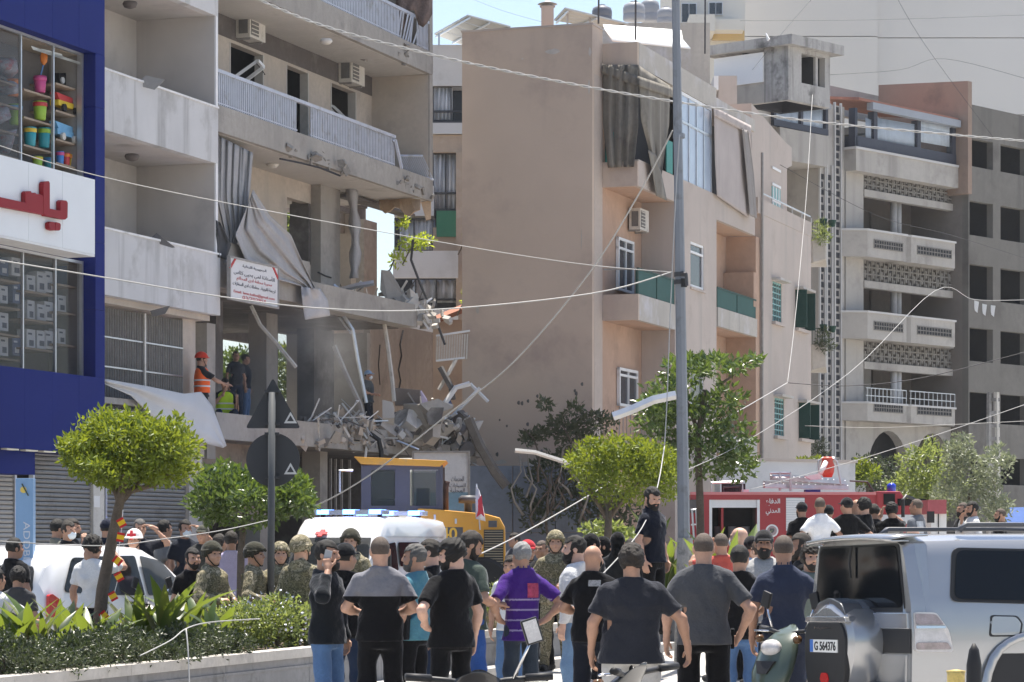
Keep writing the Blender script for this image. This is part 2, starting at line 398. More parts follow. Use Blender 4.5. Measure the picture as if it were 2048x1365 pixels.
tag(mb.build('window_frame', M_white), 'white window frame blown loose across the upper left dark window', 'window frame')
yy = fD.pt(uW(680), 0, 0).y + .25
mb = MB()
for (a, b) in (((652, 207), (668, 214)), ((668, 214), (690, 236)), ((656, 212), (676, 236)), ((652, 207), (656, 212))):
 mb.tube([P(*a, yy), P(*b, yy)], .04, 4)
tag(mb.build('window_frame', M_white), 'white broken sash hanging in the upper right window', 'window frame')
for o in ops3:
 for uu in (o[0], o[1] - .05): part('window_jamb', PL_Dlight, DB, fD, uu, uu + .05, D_IN - .2, D_IN + .01, o[2], o[3])
ac_unit('window air conditioner at the upper left over the dark window', fD, uW(486), zfl + 2.2, D_IN + .02)
ac_unit('window air conditioner at upper right beside the end wall', fD, uW(689), zfl + 2.13, D_IN + .02)
def railing(label, u0, u1, zb, h=.68, d=-.05, pitch=.098, gap=None, slantgap=None):
 t = thing('balcony_railing', label, 'railing', fD.pt((u0 + u1) / 2, d, zb), group='steel balcony railings on the damaged building')
 part('handrail', M_rail, t, fD, u0, u1, d - .04, d + .04, zb + h, zb + h + .075)
 part('bottom_rail', M_rail, t, fD, u0, (gap[0] if gap else u1), d - .015, d + .015, zb + .04, zb + .07)
 if gap: part('bottom_rail', M_rail, t, fD, gap[1], u1, d - .015, d + .015, zb + .04, zb + .07)
 me = MB().fbox(Fr(0, 0, TAN), -.026, .026, -.011, .011, .0, h).build('baluster', M_rail, t, recalc=False, local=True)
 mesh = me.data; bpy.data.objects.remove(me)
 n = int((u1 - u0) / pitch); locs = []
 for i in range(n + 1):
  u = u0 + .03 + i * pitch
  if u > u1 - .02 or (gap and gap[0] < u < gap[1]): continue
  locs.append(fD.pt(u, d, zb))
 for c in copies('baluster', mesh, t, locs): pass
 return t
railing('grey steel balcony railing with a missing bay above the torn curtain', us, uD(793), zB + TH, gap=(uD(598), uD(624)))
railing('grey steel balcony railing at the top with balusters knocked loose', us, ue - .03, zA + TH, gap=(uD(802), uD(836)))
me = MB().box(-.02, .02, -.012, .012, 0, .68).build('baluster', M_rail, None, recalc=False); msh = me.data; bpy.data.objects.remove(me)
tl = thing('loose_balusters', 'loose grey balusters splayed in the gap of the top railing', 'railing', fD.pt(uD(818), -.1, zA + TH))
for i in range(7):
 b = bpy.data.objects.new('baluster', msh); COL.objects.link(b); b.parent = tl
 b.location = fD.pt(uD(803 + i * 5), -.1, zA + TH + .02) - org(tl); b.rotation_euler = (rnd.uniform(-.1, .1), .25 + rnd.uniform(-.15, .15), .3)
fr_t = thing('fallen_railing', 'fallen panel of grey railing hanging over the balcony corner', 'railing', P(830, 340, 70.6))
mb = MB()
mb.tube([P(797, 312, 70.5), P(845, 312, 70.8)], .03, 5); mb.build('top_bar', M_rail, fr_t)
for i in range(13):
 t_ = i / 12; MB().tube([P(797 + 48 * t_, 313, 70.5 + .3 * t_), P(815 + 51 * t_, 348 + 11 * t_, 70.6 + .3 * t_)], .016, 4).build('baluster', M_rail, fr_t)
MB().tube([P(815, 348, 70.6), P(867, 360, 70.9)], .03, 5).build('bottom_bar', M_rail, fr_t)
p_ = thing('bent_railing_post', 'bent grey railing post at the broken end of the lower railing', 'railing post', P(796, 330, 69))
MB().tube([P(790, 280, 68.6), P(797, 310, 68.7), P(803, 338, 68.8)], .045, 5).build('post', M_rail, p_)
MB().tube([P(785, 283, 68.5), P(790, 280, 68.6)], .03, 5).build('stub', M_rail, p_)
mb = MB(); rows = []
for i in range(9):
 rr = []
 for j in range(5):
  px = 792 + i * 9.0; py = -40 + j * (20 + 5 * math.sin(i * 1.3)) + (6 * math.sin(i * 2.1 + j))
  rr.append(P(px, py, 69.6 + .25 * i / 8 + .12 * math.sin(i * 2.2 + j)))
 rows.append(rr)
mb.grid(rows); tag(mb.build('awning', mat('brown_striped_awning', (.16, .12, .11), .95, .4, 2.5), smooth=True, thick=.012), 'torn brown awning flapping at the top right balcony corner', 'awning')
for px, py in ((652, 83), (545, 330)):
 mb = MB(); p = P(px, py, 64); mb.lathe(p, [(.02, .06), (.12, .05), (.15, 0), (.1, -.06), (.02, -.08)], 10)
 tag(mb.build('ceiling_lamp', M_ac, smooth=True), 'round ceiling lamp under the %s balcony slab' % ('top' if py < 100 else 'cracked middle'), 'lamp')
def chunk(mb, c, s, seed, m=None):
 r = random.Random(seed); R = Euler((r.uniform(0, 6), r.uniform(0, 6), r.uniform(0, 6))).to_matrix(); n = r.choice((4, 5, 5, 6)); ph = r.uniform(0, 6); ring = []
 for k in range(n): a = ph + 2 * math.pi * k / n + r.uniform(-.35, .35); q_ = r.uniform(.65, 1.2); ring.append((math.cos(a) * q_, math.sin(a) * q_))
 vs = [Vector(c) + R @ Vector((x * s[0] * f, y * s[1] * f, z * s[2] * r.uniform(.7, 1.2))) for z, f in ((-1, r.uniform(.7, 1)), (1, r.uniform(.7, 1.05))) for x, y in ring]
 mb.add(vs, [tuple(range(n - 1, -1, -1)), tuple(range(n, 2 * n))] + [(i, (i + 1) % n, n + (i + 1) % n, n + i) for i in range(n)]); return mb
def rubble(label, pts, size, n, seed, mats=None, flat=.38, sticks=0, cat='rubble', name='concrete_chunk', grp='broken concrete on the damaged building'):
 r = random.Random(seed)
 t = thing('rubble_heap', label, cat, Vector(pts[0]))
 for i in range(n):
  a = r.random(); j = min(int(a * (len(pts) - 1)), len(pts) - 2); f = a * (len(pts) - 1) - j
  c = Vector(pts[j]).lerp(Vector(pts[j + 1]), f) + Vector((r.gauss(0, .18), r.gauss(0, .18), r.gauss(0, .09))) * (size / .25)
  s = size * r.uniform(.25, 1.0)
  chunk(MB(), c, (s, s * r.uniform(.5, 1), s * flat * r.uniform(.4, 1)), r.random()).build(name, r.choice(mats or [M_rub]), t)
 for i in range(sticks):
  j = r.randrange(len(pts) - 1); c = Vector(pts[j]).lerp(Vector(pts[j + 1]), r.random()) + Vector((0, 0, r.uniform(0, .25))); v = Vector((r.uniform(-1, 1), r.uniform(-.4, .4), r.uniform(-.5, 1))).normalized() * r.uniform(.4, 1.2)
  MB().tube([c - v * .5, c + Vector((r.uniform(-.06, .06), 0, r.uniform(-.06, .06))), c + v * .5], r.uniform(.012, .035), 4).build('splinter', r.choice([M_alu, M_ac, M_soot_shade, M_white, M_grille]), t)
 return t
rubble('cracked concrete chunks along the middle balcony edge under the railing gap', [fD.pt(uD(560), .0, zB + .06), fD.pt(uD(610), .02, zB + .12), fD.pt(uD(640), .02, zB + .1), fD.pt(uD(690), .0, zB + .04)], .17, 26, 3)
rubble('spalled concrete at the corner of the top balcony slab', [fD.pt(uD(812), 0, zA + .25), fD.pt(uD(803), -.1, zA + .1), fD.pt(uD(770), -1.2, zA + .02)], .16, 14, 4)
rubble('spalled concrete under the right corner of the middle slab', [fD.pt(uD(790), 0, zB + .2), fD.pt(uD(862), 0, zB + .1)], .15, 12, 5)
# second floor (between C and B): cream wall with window, ruined room on the right
zc = zC + TH
opsC = [(uW(574), uW(622), zc + .75, zc + 2.2)]
mb = MB(); walls(mb, fD, us, uW(660), D_IN - .22, D_IN, zc, zB - .013, opsC)
mb.build('wall', PL_cream, DB, recalc=False)
part('window_jamb', M_soot_shade, DB, fD, opsC[0][1] - .12, opsC[0][1], D_IN - .5, D_IN - .01, opsC[0][2], opsC[0][3])
part('pier', PL_D, DB, fD, uW(622), uW(661), D_IN - .5, D_IN + .25, zc, zB - .014)
fb = -4.4
def back(px0, px1, py0, py1, m=PL_cream, d=fb, th=.15, name='back_wall'):
 a, z1 = fD.uz(px0, py0, d); b, z0 = fD.uz(px1, py1, d)
 return part(name, m, DB, fD, a, b, d - th, d, z0, z1)
back(655, 698, 400, 470, PL_cream); back(655, 690, 470, 500, M_soot_shade); back(700, 732, 405, 560, PL_cream, -4.2); back(560, 640, 395, 440, PL_cream, -5.5)
back(598, 640, 440, 560, M_soot_shade, -5.3)
col_c = fD.uz(700, 500, -3)[0]
part('column', PL_D, DB, fD, fD.u(728, -3), fD.u(754, -3), -3.4, -3.0, zc - .01, zB - .014)
part('column', PL_cream, DB, fD, fD.u(702, -2.6), fD.u(712, -2.6), -3.0, -2.6, zc - .01, zB - .6)
mb = MB()
rows = []
for i in range(12):
 t_ = i / 11; py = 372 + t_ * 185; w = 9 + 3 * math.sin(i * 1.7)
 cx = 702 + 6 * math.sin(t_ * 3) + 5 * t_
 rows.append([P(cx - w, py, 68.6), P(cx - w * .3, py, 68.4), P(cx + w * .4, py, 68.45), P(cx + w, py, 68.7)])
mb.grid(rows); tag(mb.build('hanging_sheet', M_fabric, smooth=True, thick=.03), 'torn grey cloth strip hanging from the cracked middle slab', 'cloth')
mb = MB()
rows = [[P(758 + i * 10.5, 398 + 2 * math.sin(i), 70.2 + .5 * (1 - i / 8)) for i in range(9)], [P(760 + i * 10, 418 + 8 * math.sin(i * 1.4) + i * 1.2, 70.0 + .4 * (1 - i / 8)) for i in range(9)]]
mb.grid(rows); tag(mb.build('hanging_plaster', mat('peeling_tan_plaster', (.46, .33, .22), .9, .2, 4), thick=.03), 'strip of tan plaster hanging under the right end of the middle slab', 'plaster')
mb = MB(); mb.prism([P(842, 405, 70.9), P(862, 400, 71), P(862, 438, 71), P(852, 441, 70.9)], (0, .08, 0))
tag(mb.build('hanging_plaster', MATS['peeling_tan_plaster']), 'small tan flap dangling at the middle slab corner', 'plaster')
# torn balcony cover: big grey cloth from the top left down to the sign
def drape(name, label, edgeA, edgeB, Y, m, n=26, k=14, fold=.09, seed=1, thick=.01, cat='cloth', freq=9):
 r = random.Random(seed); ph = [r.uniform(0, 6) for _ in range(4)]
 def along(e, t):
  j = min(int(t * (len(e) - 1)), len(e) - 2); f = t * (len(e) - 1) - j
  return (e[j][0] + (e[j + 1][0] - e[j][0]) * f, e[j][1] + (e[j + 1][1] - e[j][1]) * f)
 rows = []
 for i in range(n + 1):
  t = i / n; a, b = along(edgeA, t), along(edgeB, t); row = []
  for j in range(k + 1):
   s = j / k; px = a[0] + (b[0] - a[0]) * s; py = a[1] + (b[1] - a[1]) * s
   yy = (Y(px) if callable(Y) else Y)
   dy = fold * (math.sin(s * freq + ph[0] + t * 1.5) + .5 * math.sin(s * freq * 2.3 + ph[1] - t * 2) + .35 * math.sin(t * 9 + s * 5 + ph[2]))
   row.append(P(px, py, yy + dy))
  rows.append(row)
 o = MB().grid(rows).build(name, m, None, smooth=True, thick=thick)
 return tag(o, label, cat)
Yf = lambda d: (lambda px: fD.pt(fD.u(px, d), d, 0).y)
drape('balcony_curtain', 'long grey curtain hanging in folds at the left of the torn second floor balcony', [(436, 272), (434, 400), (452, 480), (458, 520)], [(506, 306), (500, 380), (492, 430), (470, 500)], Yf(-.12), M_fabric, k=44, fold=.09, seed=3, freq=30)
drape('torn_awning', 'torn grey awning cloth sagging from the balcony down to the sign', [(492, 420), (470, 470), (490, 520), (556, 560), (600, 572), (616, 584)], [(506, 380), (540, 432), (582, 470), (603, 520), (622, 560), (634, 586)], Yf(.12), M_fabric, n=44, k=40, fold=.10, seed=5, freq=17)
drape('torn_awning_end', 'twisted end of the grey awning cloth hanging below the slab beside the sign', [(602, 574), (604, 600), (610, 640)], [(640, 578), (655, 600), (660, 632)], Yf(.2), mat('pale_torn_cloth', (.42, .41, .42), .9, .14, 3), n=12, k=8, fold=.12, seed=8, freq=12)
drape('dark_bundle', 'dark cloth bundle beside the white wall left of the sign', [(431, 440), (432, 470), (436, 515)], [(441, 446), (462, 490), (452, 520)], Yf(.05), mat('dark_cloth_bundle', (.07, .07, .075), .95, .2, 3), n=8, k=6, fold=.08, seed=9)
part('parapet', PL_D, DB, fD, us, uD(620), -.16, -.004, zc + .002, zc + .42)
sb = thing('notice_board', 'white advertising board with red and black Arabic lettering on the damaged balcony', 'sign', P(503, 556, 61))
fS = Fr(*fD.pt(uD(455, .25), .25, 0).xy, TAN)
S0, S1 = fS.u(456), fS.u(551); zs1, zs0 = fS.z(456, 516), fS.z(456, 596)
part('panel', mat('sign_white', (.62, .61, .61), .6, .05, 2), sb, fS, S0, S1, 0, .05, zs0, zs1)
for b in ((S0 - .04, S0, zs0 - .04, zs1 + .04), (S1, S1 + .04, zs0 - .04, zs1 + .04)): part('frame_post', M_grille, sb, fS, b[0], b[1], -.01, .07, b[2], b[3])
for z in (zs0 - .04, zs1): part('frame_bar', M_grille, sb, fS, S0, S1, -.01, .07, z, z + .04)
part('bracket', M_grille, sb, fS, S0 + .3, S0 + .36, -1.1, 0, zs1 - .1, zs1 - .04); part('bracket', M_grille, sb, fS, S1 - .36, S1 - .3, -1.1, 0, zs1 - .1, zs1 - .04)
M_tb = mat('sign_black_ink', (.04, .04, .06), .6, 0); M_tr = mat('sign_red_ink', (.45, .04, .04), .6, 0)
ux_ = Vector((fS.t.x, fS.t.y, 0)); wS = S1 - S0; hS = zs1 - zs0
for s, zz, w, h, m in (('الجمهورية اللبنانية', .86, .5, .07, M_tb), ('الأستاذة لمى يحيى كلاس', .68, .86, .12, M_tb), ('محررة محلفة لدى المحاكم', .52, .74, .10, M_tr), ('ترجمة قانونية ـ معاملات لدى السفارات', .38, .9, .09, M_tb)):
 text('lettering', arabic(s), m, sb, fS.pt((S0 + S1) / 2, .054, zs0 + zz * hS), ux_, (0, 0, 1), height=h * hS * 1.25, width=w * wS)
text('lettering', 'Email: lama.kallas@gmail.com', M_tr, sb, fS.pt((S0 + S1) / 2, .054, zs0 + .18 * hS), ux_, (0, 0, 1), height=.09 * hS, width=.86 * wS)
text('lettering', '03/702855', M_tr, sb, fS.pt((S0 + S1) / 2, .054, zs0 + .07 * hS), ux_, (0, 0, 1), height=.09 * hS, width=.5 * wS)
for uu, zz in ((S0 + .12, zs1 - .1), (S1 - .12, zs1 - .1)):
 MB().obox(fS.pt(uu, .056, zz), (.4, .012, .06), Matrix.Rotation(math.atan2(fS.t.y, fS.t.x), 3, 'Z') @ Matrix.Rotation(math.radians(40 if uu > S0 + 1 else -40), 3, 'Y')).build('corner_stripe', M_tr, sb)
# first floor (between D and C): open, columns, daylight through the back
zd = zDD + TH
for a, b, d, m in ((547 - 14, 547 + 8, -1.6, PL_D), (628, 668, -2.4, M_soot_shade), (432, 446, -1.2, M_soot_shade), (724, 742, -3.2, PL_D)):
 part('column', m, DB, fD, fD.u(a, d), fD.u(b, d), d - .45, d, zd - .002, zC - .002)
bz = -6.2
def backw(px0, px1, py0, py1, m=M_soot_shade, d=bz, name='back_wall'): return back(px0, px1, py0, py1, m, d, .2, name)
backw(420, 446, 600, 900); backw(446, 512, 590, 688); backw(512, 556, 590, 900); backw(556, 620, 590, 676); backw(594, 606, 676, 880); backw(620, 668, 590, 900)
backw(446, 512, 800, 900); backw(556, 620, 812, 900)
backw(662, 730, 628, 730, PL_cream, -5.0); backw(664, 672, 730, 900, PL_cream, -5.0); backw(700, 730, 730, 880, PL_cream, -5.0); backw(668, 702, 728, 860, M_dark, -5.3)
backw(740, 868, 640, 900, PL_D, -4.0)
part('side_wall', PL_D, DB, fD, uD(868), uD(868) + .2, -4.0, -1.8, zDD + TH, zC - .002)
part('side_wall', PL_D, DB, fD, us - .02, us + .1, -8, -2.5, zDD + TH, zC - .002)
part('door_frame', M_rub, DB, fD, fD.u(664, -4.9), fD.u(670, -4.9), -5, -4.85, zd, zd + 2.0)
def slabpiece(label, poly, Y0, thk=.18, m=PL_D, name='slab_fragment', cat='rubble'):
 pts = [P(x, y, Y0 + dy) for x, y, dy in poly]
 return tag(MB().prism(pts, (0.03, thk, .02)).build(name, m, None, bevel=.02), label, cat)
slabpiece('grey slab fragment tilted on the broken second floor corner', [(762, 540, 0), (778, 542, .1), (806, 590, .3), (830, 612, .4), (812, 626, .2), (776, 606, 0), (760, 580, 0)], 69.6, .3)
slabpiece('brown fallen panel leaning on the rubble beside the end wall', [(789, 777, 0), (841, 782, .2), (838, 812, .1), (790, 812, 0)], 69.0, .12, mat('brown_board', (.16, .13, .11), .9, .15, 2))
slabpiece('large pale broken wall fragment lying across the first floor edge', [(757, 862, 0), (800, 822, .2), (838, 808, .3), (828, 866, .2), (790, 872, 0)], 68.6, .2, M_rub)
slabpiece('torn lilac cloth panel standing in the rubble', [(840, 782, 0), (852, 800, .1), (858, 822, .2), (846, 822, .1)], 68.7, .05, mat('lilac_cloth', (.30, .27, .38), .9, .15, 3), cat='cloth', name='cloth_panel')
rubble('bright broken concrete at the right corner of the second floor slab', [P(785, 606, 70), P(830, 622, 70.3), P(868, 642, 70.6)], .3, 44, 11, [M_rub, PL_Dlight, PL_Dlight], sticks=14)
rubble('rubble heap at the right end of the first floor edge', [P(745, 880, 68.4), P(800, 862, 68.8), P(850, 838, 69.2), P(880, 845, 69.6), P(925, 880, 70.2)], .46, 95, 12, [M_rub, PL_D, M_soot_shade, PL_cream, PL_Dlight], sticks=46)
rubble('loose rubble along the broken first floor edge beside the ruined door', [P(620, 850, 64.2), P(690, 852, 65.6), P(745, 862, 67)], .2, 70, 13, [M_rub, PL_D, PL_cream, M_soot_shade], sticks=24)
rubble('rubble spilling over between the damaged block and the beige wall', [P(870, 890, 69.5), P(900, 905, 70), P(930, 930, 70.6), P(935, 980, 70.8), P(900, 1040, 70.5)], .38, 44, 14, [M_rub, PL_D, M_soot_shade], sticks=20)
rubble('white sacks and plaster lumps in front of the ruined doorway', [P(672, 850, 66), P(685, 838, 66.2), P(700, 850, 66.5)], .3, 12, 15, [PL_cream, PL_Dlight])
def stick(name, label, pts, r, Y, m=M_alu, cat='debris', n=5):
 return tag(MB().tube([P(x, y, Y + (dy[0] if dy else 0)) for x, y, *dy in pts], r, n).build(name, m), label, cat)
stick('bent_metal_strip', 'long bent aluminium strip hanging from the awning down to the rubble', [(640, 585), (680, 620), (706, 660), (716, 720), (726, 770), (733, 806)], .045, 66.6)
stick('bent_metal_strip', 'thin bent bar hanging beside the long aluminium strip', [(655, 600), (690, 652), (702, 668)], .025, 66.7)
stick('bent_metal_strip', 'slanting broken pole crossing the ruined doorway', [(668, 692), (690, 745), (720, 810), (735, 872)], .06, 66.2, M_grille)
stick('hanging_pipe', 'vertical pipe dangling from the second floor slab', [(768, 645), (775, 690), (784, 760), (788, 803)], .055, 69.0, M_ac)
stick('hanging_pipe', 'short slanted pipe dangling under the sign', [(502, 612), (520, 650), (552, 686), (592, 735)], .045, 62.5, M_ac)
stick('broken_bar', 'white bar sticking up from the rubble to the right', [(880, 822), (912, 776), (940, 768)], .07, 70.0, M_white)
stick('broken_bar', 'long white bar lying from the rubble towards the beige wall', [(870, 858), (905, 832), (960, 776)], .05, 70.2, M_white)
stick('broken_bar', 'short white bar crossing beside the beige wall', [(940, 768), (976, 804)], .045, 70.4, M_white)
stick('broken_bar', 'thin stick leaning on the first floor edge below the pipe', [(706, 905), (722, 870), (748, 838)], .035, 66.8, M_alu)
stick('broken_bar', 'thin white stick poking down from the first floor edge', [(736, 868), (730, 920)], .03, 66.6, M_white)
stick('broken_bar', 'short stick leaning left across the edge under the pole', [(704, 880), (735, 860)], .03, 66.5, M_alu)
stick('broken_bar', 'pale splinter hanging below the first floor rubble', [(790, 880), (838, 900)], .03, 68.2, M_alu)
stick('broken_bar', 'splintered board pointing up left of the beige wall', [(878, 780), (900, 742), (912, 720)], .05, 70.4, M_ac)
stick('broken_bar', 'dark plank slanting in front of the beige wall', [(880, 735), (902, 775), (905, 800)], .08, 70.2, M_soot_shade)
stick('black_hose', 'dark hose hanging from the broken first floor edge to the loader', [(733, 862), (758, 880), (763, 905), (762, 935)], .06, 66.6, M_black)
stick('fallen_branch', 'grey bare trunk fallen against the beige wall', [(936, 838), (958, 890), (990, 945), (1012, 974)], .13, 69.0, mat('grey_bark', (.17, .15, .13), .95, .25, 6, bump=.6))
stick('bent_metal_strip', 'grey metal section bridging the ruined second floor room', [(675, 582), (712, 572), (748, 566)], .07, 67.6)
stick('bent_metal_strip', 'thin diagonal bar under the ruined second floor opening', [(668, 570), (700, 598)], .04, 66.8)
stick('hanging_cable', 'loose black cable hanging from the slab corner to the fence', [(826, 480), (822, 520), (845, 580), (868, 630), (890, 690)], .035, 71.2, M_wired)
stick('hanging_cable', 'loose thin cable curling from the slab at the middle gap', [(788, 520), (780, 540), (768, 548)], .02, 70.5, M_wired)
slabpiece('blue plastic sheet caught in the rubble beside the end wall', [(872, 822, 0), (898, 800, .1), (903, 812, .1), (880, 826, 0)], 70.0, .05, mat('blue_plastic', (.05, .09, .22), .5, .1, 3), name='plastic_sheet', cat='plastic sheet')
fe = thing('iron_fence', 'pale iron fence panel in the gap beside the beige wall', 'fence', P(905, 700, 72))
for i in range(13):
 x = 875 + i * 5.0; MB().tube([P(x, 672 - .3 * i, 72.0), P(x - 2, 722 - .3 * i, 72.0)], .025, 4).build('fence_bar', M_ac, fe)
for a, b in (((872, 672), (940, 662)), ((872, 722), (930, 716))): MB().tube([P(*a, 72.0), P(*b, 72.0)], .035, 4).build('fence_rail', M_white, fe)
# ground floor of the damaged building: dark shops and posts
part('shop_back_wall', M_soot_shade, DB, fD, us - 3, ue + 1, -6, -5.8, .14, zDD)
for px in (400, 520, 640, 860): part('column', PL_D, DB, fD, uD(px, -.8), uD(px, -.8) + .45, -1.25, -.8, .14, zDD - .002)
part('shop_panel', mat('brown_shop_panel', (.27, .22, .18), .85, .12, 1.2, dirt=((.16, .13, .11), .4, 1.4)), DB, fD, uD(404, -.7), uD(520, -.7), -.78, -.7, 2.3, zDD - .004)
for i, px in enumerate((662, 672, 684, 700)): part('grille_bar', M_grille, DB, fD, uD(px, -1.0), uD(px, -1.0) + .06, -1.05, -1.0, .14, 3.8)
part('far_end_wall', M_soot_shade, DB, fD, ue - .25, ue - .02, -5.8, -.9, .14, zDD - .02)
part('first_floor_ceiling', M_soot_shade, DB, fD, us, uD(835), -8.9, -.5, zC - .02, zC - .004)
part('shop_ceiling', M_soot_shade, DB, fD, us, ue, -5.8, -.1, zDD - .02, zDD - .004)
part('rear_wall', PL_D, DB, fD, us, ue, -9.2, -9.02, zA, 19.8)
for a in ((662, 735, 384, 396, -2.4), (660, 700, 405, 416, -3.0), (700, 830, 388, 394, -1.2)): part('broken_beam', M_soot_shade, DB, fD, fD.u(a[0], a[4]), fD.u(a[1], a[4]), a[4] - .35, a[4], fD.z(a[0], a[3], a[4]), fD.z(a[0], a[2], a[4]))
back(656, 700, 480, 560, M_soot_shade, -4.0); back(712, 730, 400, 470, M_soot_shade, -3.9)  # dark panels added to give the ruined room's opening its shade
def crack(pts, d, w=.03):
 q_ = [fD.pt(*((lambda a: (a[0], d, a[1]))(fD.uz(x, y, d)))) for x, y in pts]; MB().tube(q_, w, 4).build('crack', M_dark, DB)
crack([(806, 662), (800, 690), (803, 712), (797, 740), (801, 762), (798, 778)], -3.99); crack([(760, 690), (757, 730), (760, 770)], -3.99, .02); crack([(636, 545), (650, 552), (662, 556)], D_IN + .26, .02); crack([(560, 318), (600, 326), (640, 336), (680, 352)], .003, .025); crack([(700, 880), (740, 884), (790, 892)], .003, .02); crack([(505, 118), (520, 135), (530, 150)], D_IN + .013, .012)
rubble('broken edge chunks along the first floor slab under the sign', [fD.pt(uD(600), .0, zDD + .1), fD.pt(uD(700), .02, zDD + .15), fD.pt(uD(800), .02, zDD + .2)], .2, 34, 16, [M_rub, PL_D, PL_cream], sticks=8)
rubble('rubble and plaster on the floor of the ruined second floor room', [fD.pt(fD.u(668, -2), -2, zC + TH + .1), fD.pt(fD.u(745, -2), -2, zC + TH + .1)], .22, 24, 17, [M_rub, PL_cream], sticks=12)
# WHITE APARTMENT BUILDING (loggias)
WB = thing('white_building', 'white apartment building with stained loggia parapets beside the blue shop', 'building', fD.pt(uD(320), -3, .14))
uA, uR = uD(190), uD(431)
zt = lambda px, py, d=0.0: fD.z(px, py, d)
par = [(zt(430, 328), zt(430, 218)), (zt(437, 632), zt(437, 512)), (zt(421, 30), zt(421, 30) + 1.15)]
for i, (z0, z1) in enumerate(par):
 part('parapet', PL_W, WB, fD, uA, uR + (.10 if i == 1 else 0), -.12, .06, z0, z1)
 part('parapet_cap', mat('white_coping', (.70, .69, .68), .8, .08, 2, streak=((.4, .38, .36), .3, 4)), WB, fD, uA, uR + (.10 if i == 1 else 0), -.14, .085, z1, z1 + .04)
 part('loggia_floor', PL_Wi, WB, fD, uA, uR - .11, -1.75, -.125, z0, z0 + .18)
for z0, z1 in ((par[0][0] + .18, par[2][0]), (par[1][0] + .18, par[0][0]), (par[2][0] + .18, 17)):
 part('loggia_back_wall', PL_Wi, WB, fD, uA, uR - .11, -1.95, -1.75, z0, z1)
part('side_wall', PL_Wi, WB, fD, uR - .10, uR - .001, -8, .02, par[1][1] + .05, 17)
part('corner_edge', mat('white_corner_paint', (.74, .73, .73), .8, .06, 2), WB, fD, uR - .10, uR + .004, .021, .055, par[1][1] + .045, 17)
part('rear_block', PL_W, WB, fD, uA, uR - .11, -9, -1.96, par[1][0], 17)
for (px, py), w in (((260, 8), 'top'), ((264, 313), 'middle')):
 p = P(px, py, 56.2); tag(MB().lathe(p, [(.02, .05), (.13, .04), (.15, 0), (.12, -.07), (.03, -.1)], 12).build('ceiling_lamp', mat('bronze_lamp', (.12, .10, .09), .6, .1, 4), smooth=True), 'dark round lamp on the %s white loggia ceiling' % w, 'lamp')
def leaning_panel(label, pts, Y, m):
 return tag(MB().prism([P(x, y, Y) for x, y in pts], (0, .03, 0)).build('torn_screen', m), label, 'panel')
leaning_panel('loose framed screen leaning on the upper white loggia parapet', [(271, 170), (292, 151), (329, 160), (309, 180)], 55.6, mat('grey_screen', (.30, .29, .28), .7, .1, 4))
leaning_panel('torn grey panel caught on the lower white loggia parapet', [(300, 478), (313, 466), (350, 495), (344, 496), (318, 488)], 56.3, mat('torn_panel', (.17, .16, .155), .8, .1, 4))
leaning_panel('torn grey strip stuck under the lower white loggia', [(300, 622), (340, 612), (330, 628), (305, 634)], 56.2, MATS['torn_panel'])
d1 = -.35
zg0, zg1 = zDD + .2, par[1][0]
part('first_floor_lintel', PL_cream, WB, fD, uA, uR, d1 - .3, -.13, zg1 - .12, zg1 - .002)
part('pier', PL_cream, WB, fD, fD.u(365, d1), fD.u(391, d1), d1 - .35, d1, zg0 - .6, zg1 - .121)
part('pier', PL_D, WB, fD, fD.u(414, d1), fD.u(431, d1), d1 - .35, d1, zg0 - .6, zg1 - .121)
part('stair_recess', M_dark, WB, fD, fD.u(385, -1.8), fD.u(425, -1.8), -1.9, -1.8, zg0 - .6, zg1 - .121)
part('wooden_shutter', mat('brown_wood_slats', (.12, .10, .085), .85, .3, 3), WB, fD, uA, fD.u(366, d1), d1 - .32, d1 - .24, zg0 - .6, zg1 - .121)
gr = thing('window_grille', 'rusty grey iron bar grille over the first floor window of the white building', 'window grille', fD.pt(fD.u(290, d1), d1, zg0))
gu0, gu1 = fD.u(206, d1), fD.u(364, d1)
bme = MB().box(-.016, .016, -.012, .012, 0, zg1 - .16 - zg0).build('grille_bar', M_grille, None, recalc=False); msh = bme.data; bpy.data.objects.remove(bme)
copies('grille_bar', msh, gr, [fD.pt(gu0 + (gu1 - gu0) * i / 33, d1, zg0) for i in range(34)])
for fz in (.03, .5, .78): part('cross_bar', M_alu if fz > .3 else M_grille, gr, fD, gu0, gu1, d1 + .013, d1 + .028, zg0 + (zg1 - .3 - zg0) * fz, zg0 + (zg1 - .3 - zg0) * fz + .03)
part('grille_post', M_ac, gr, fD, fD.u(284, d1), fD.u(284, d1) + .07, d1 + .03, d1 + .06, zg0, zg1 - .16)
drape('canvas_awning', 'pale grey canvas awning sagging below the iron grille', [(208, 768), (262, 792), (300, 830), (350, 868), (420, 890), (446, 896)], [(208, 758), (290, 772), (368, 788), (402, 784), (424, 812), (453, 892)], lambda px: Yf(.3)(px) , mat('pale_canvas', (.50, .50, .50), .85, .07, 1.2, bump=.1), n=30, k=14, fold=.10, seed=21, freq=5, cat='awning')
part('awning_box', M_grille, WB, fD, uA, uD(300), -.2, .15, zt(250, 812), zt(250, 800)); part('awning_box', M_ac, WB, fD, uA, uD(300), -.2, .1, zt(250, 835), zt(250, 822))
M_slat = mat('grey_shutter_steel', (.25, .245, .24), .5, .14, 2.0, metal=.35, spec=.5, dirt=((.15, .14, .135), .4, 1.2))
M_slatp = mat('pale_shutter_steel', (.42, .40, .38), .55, .1, 2.0, metal=.2)
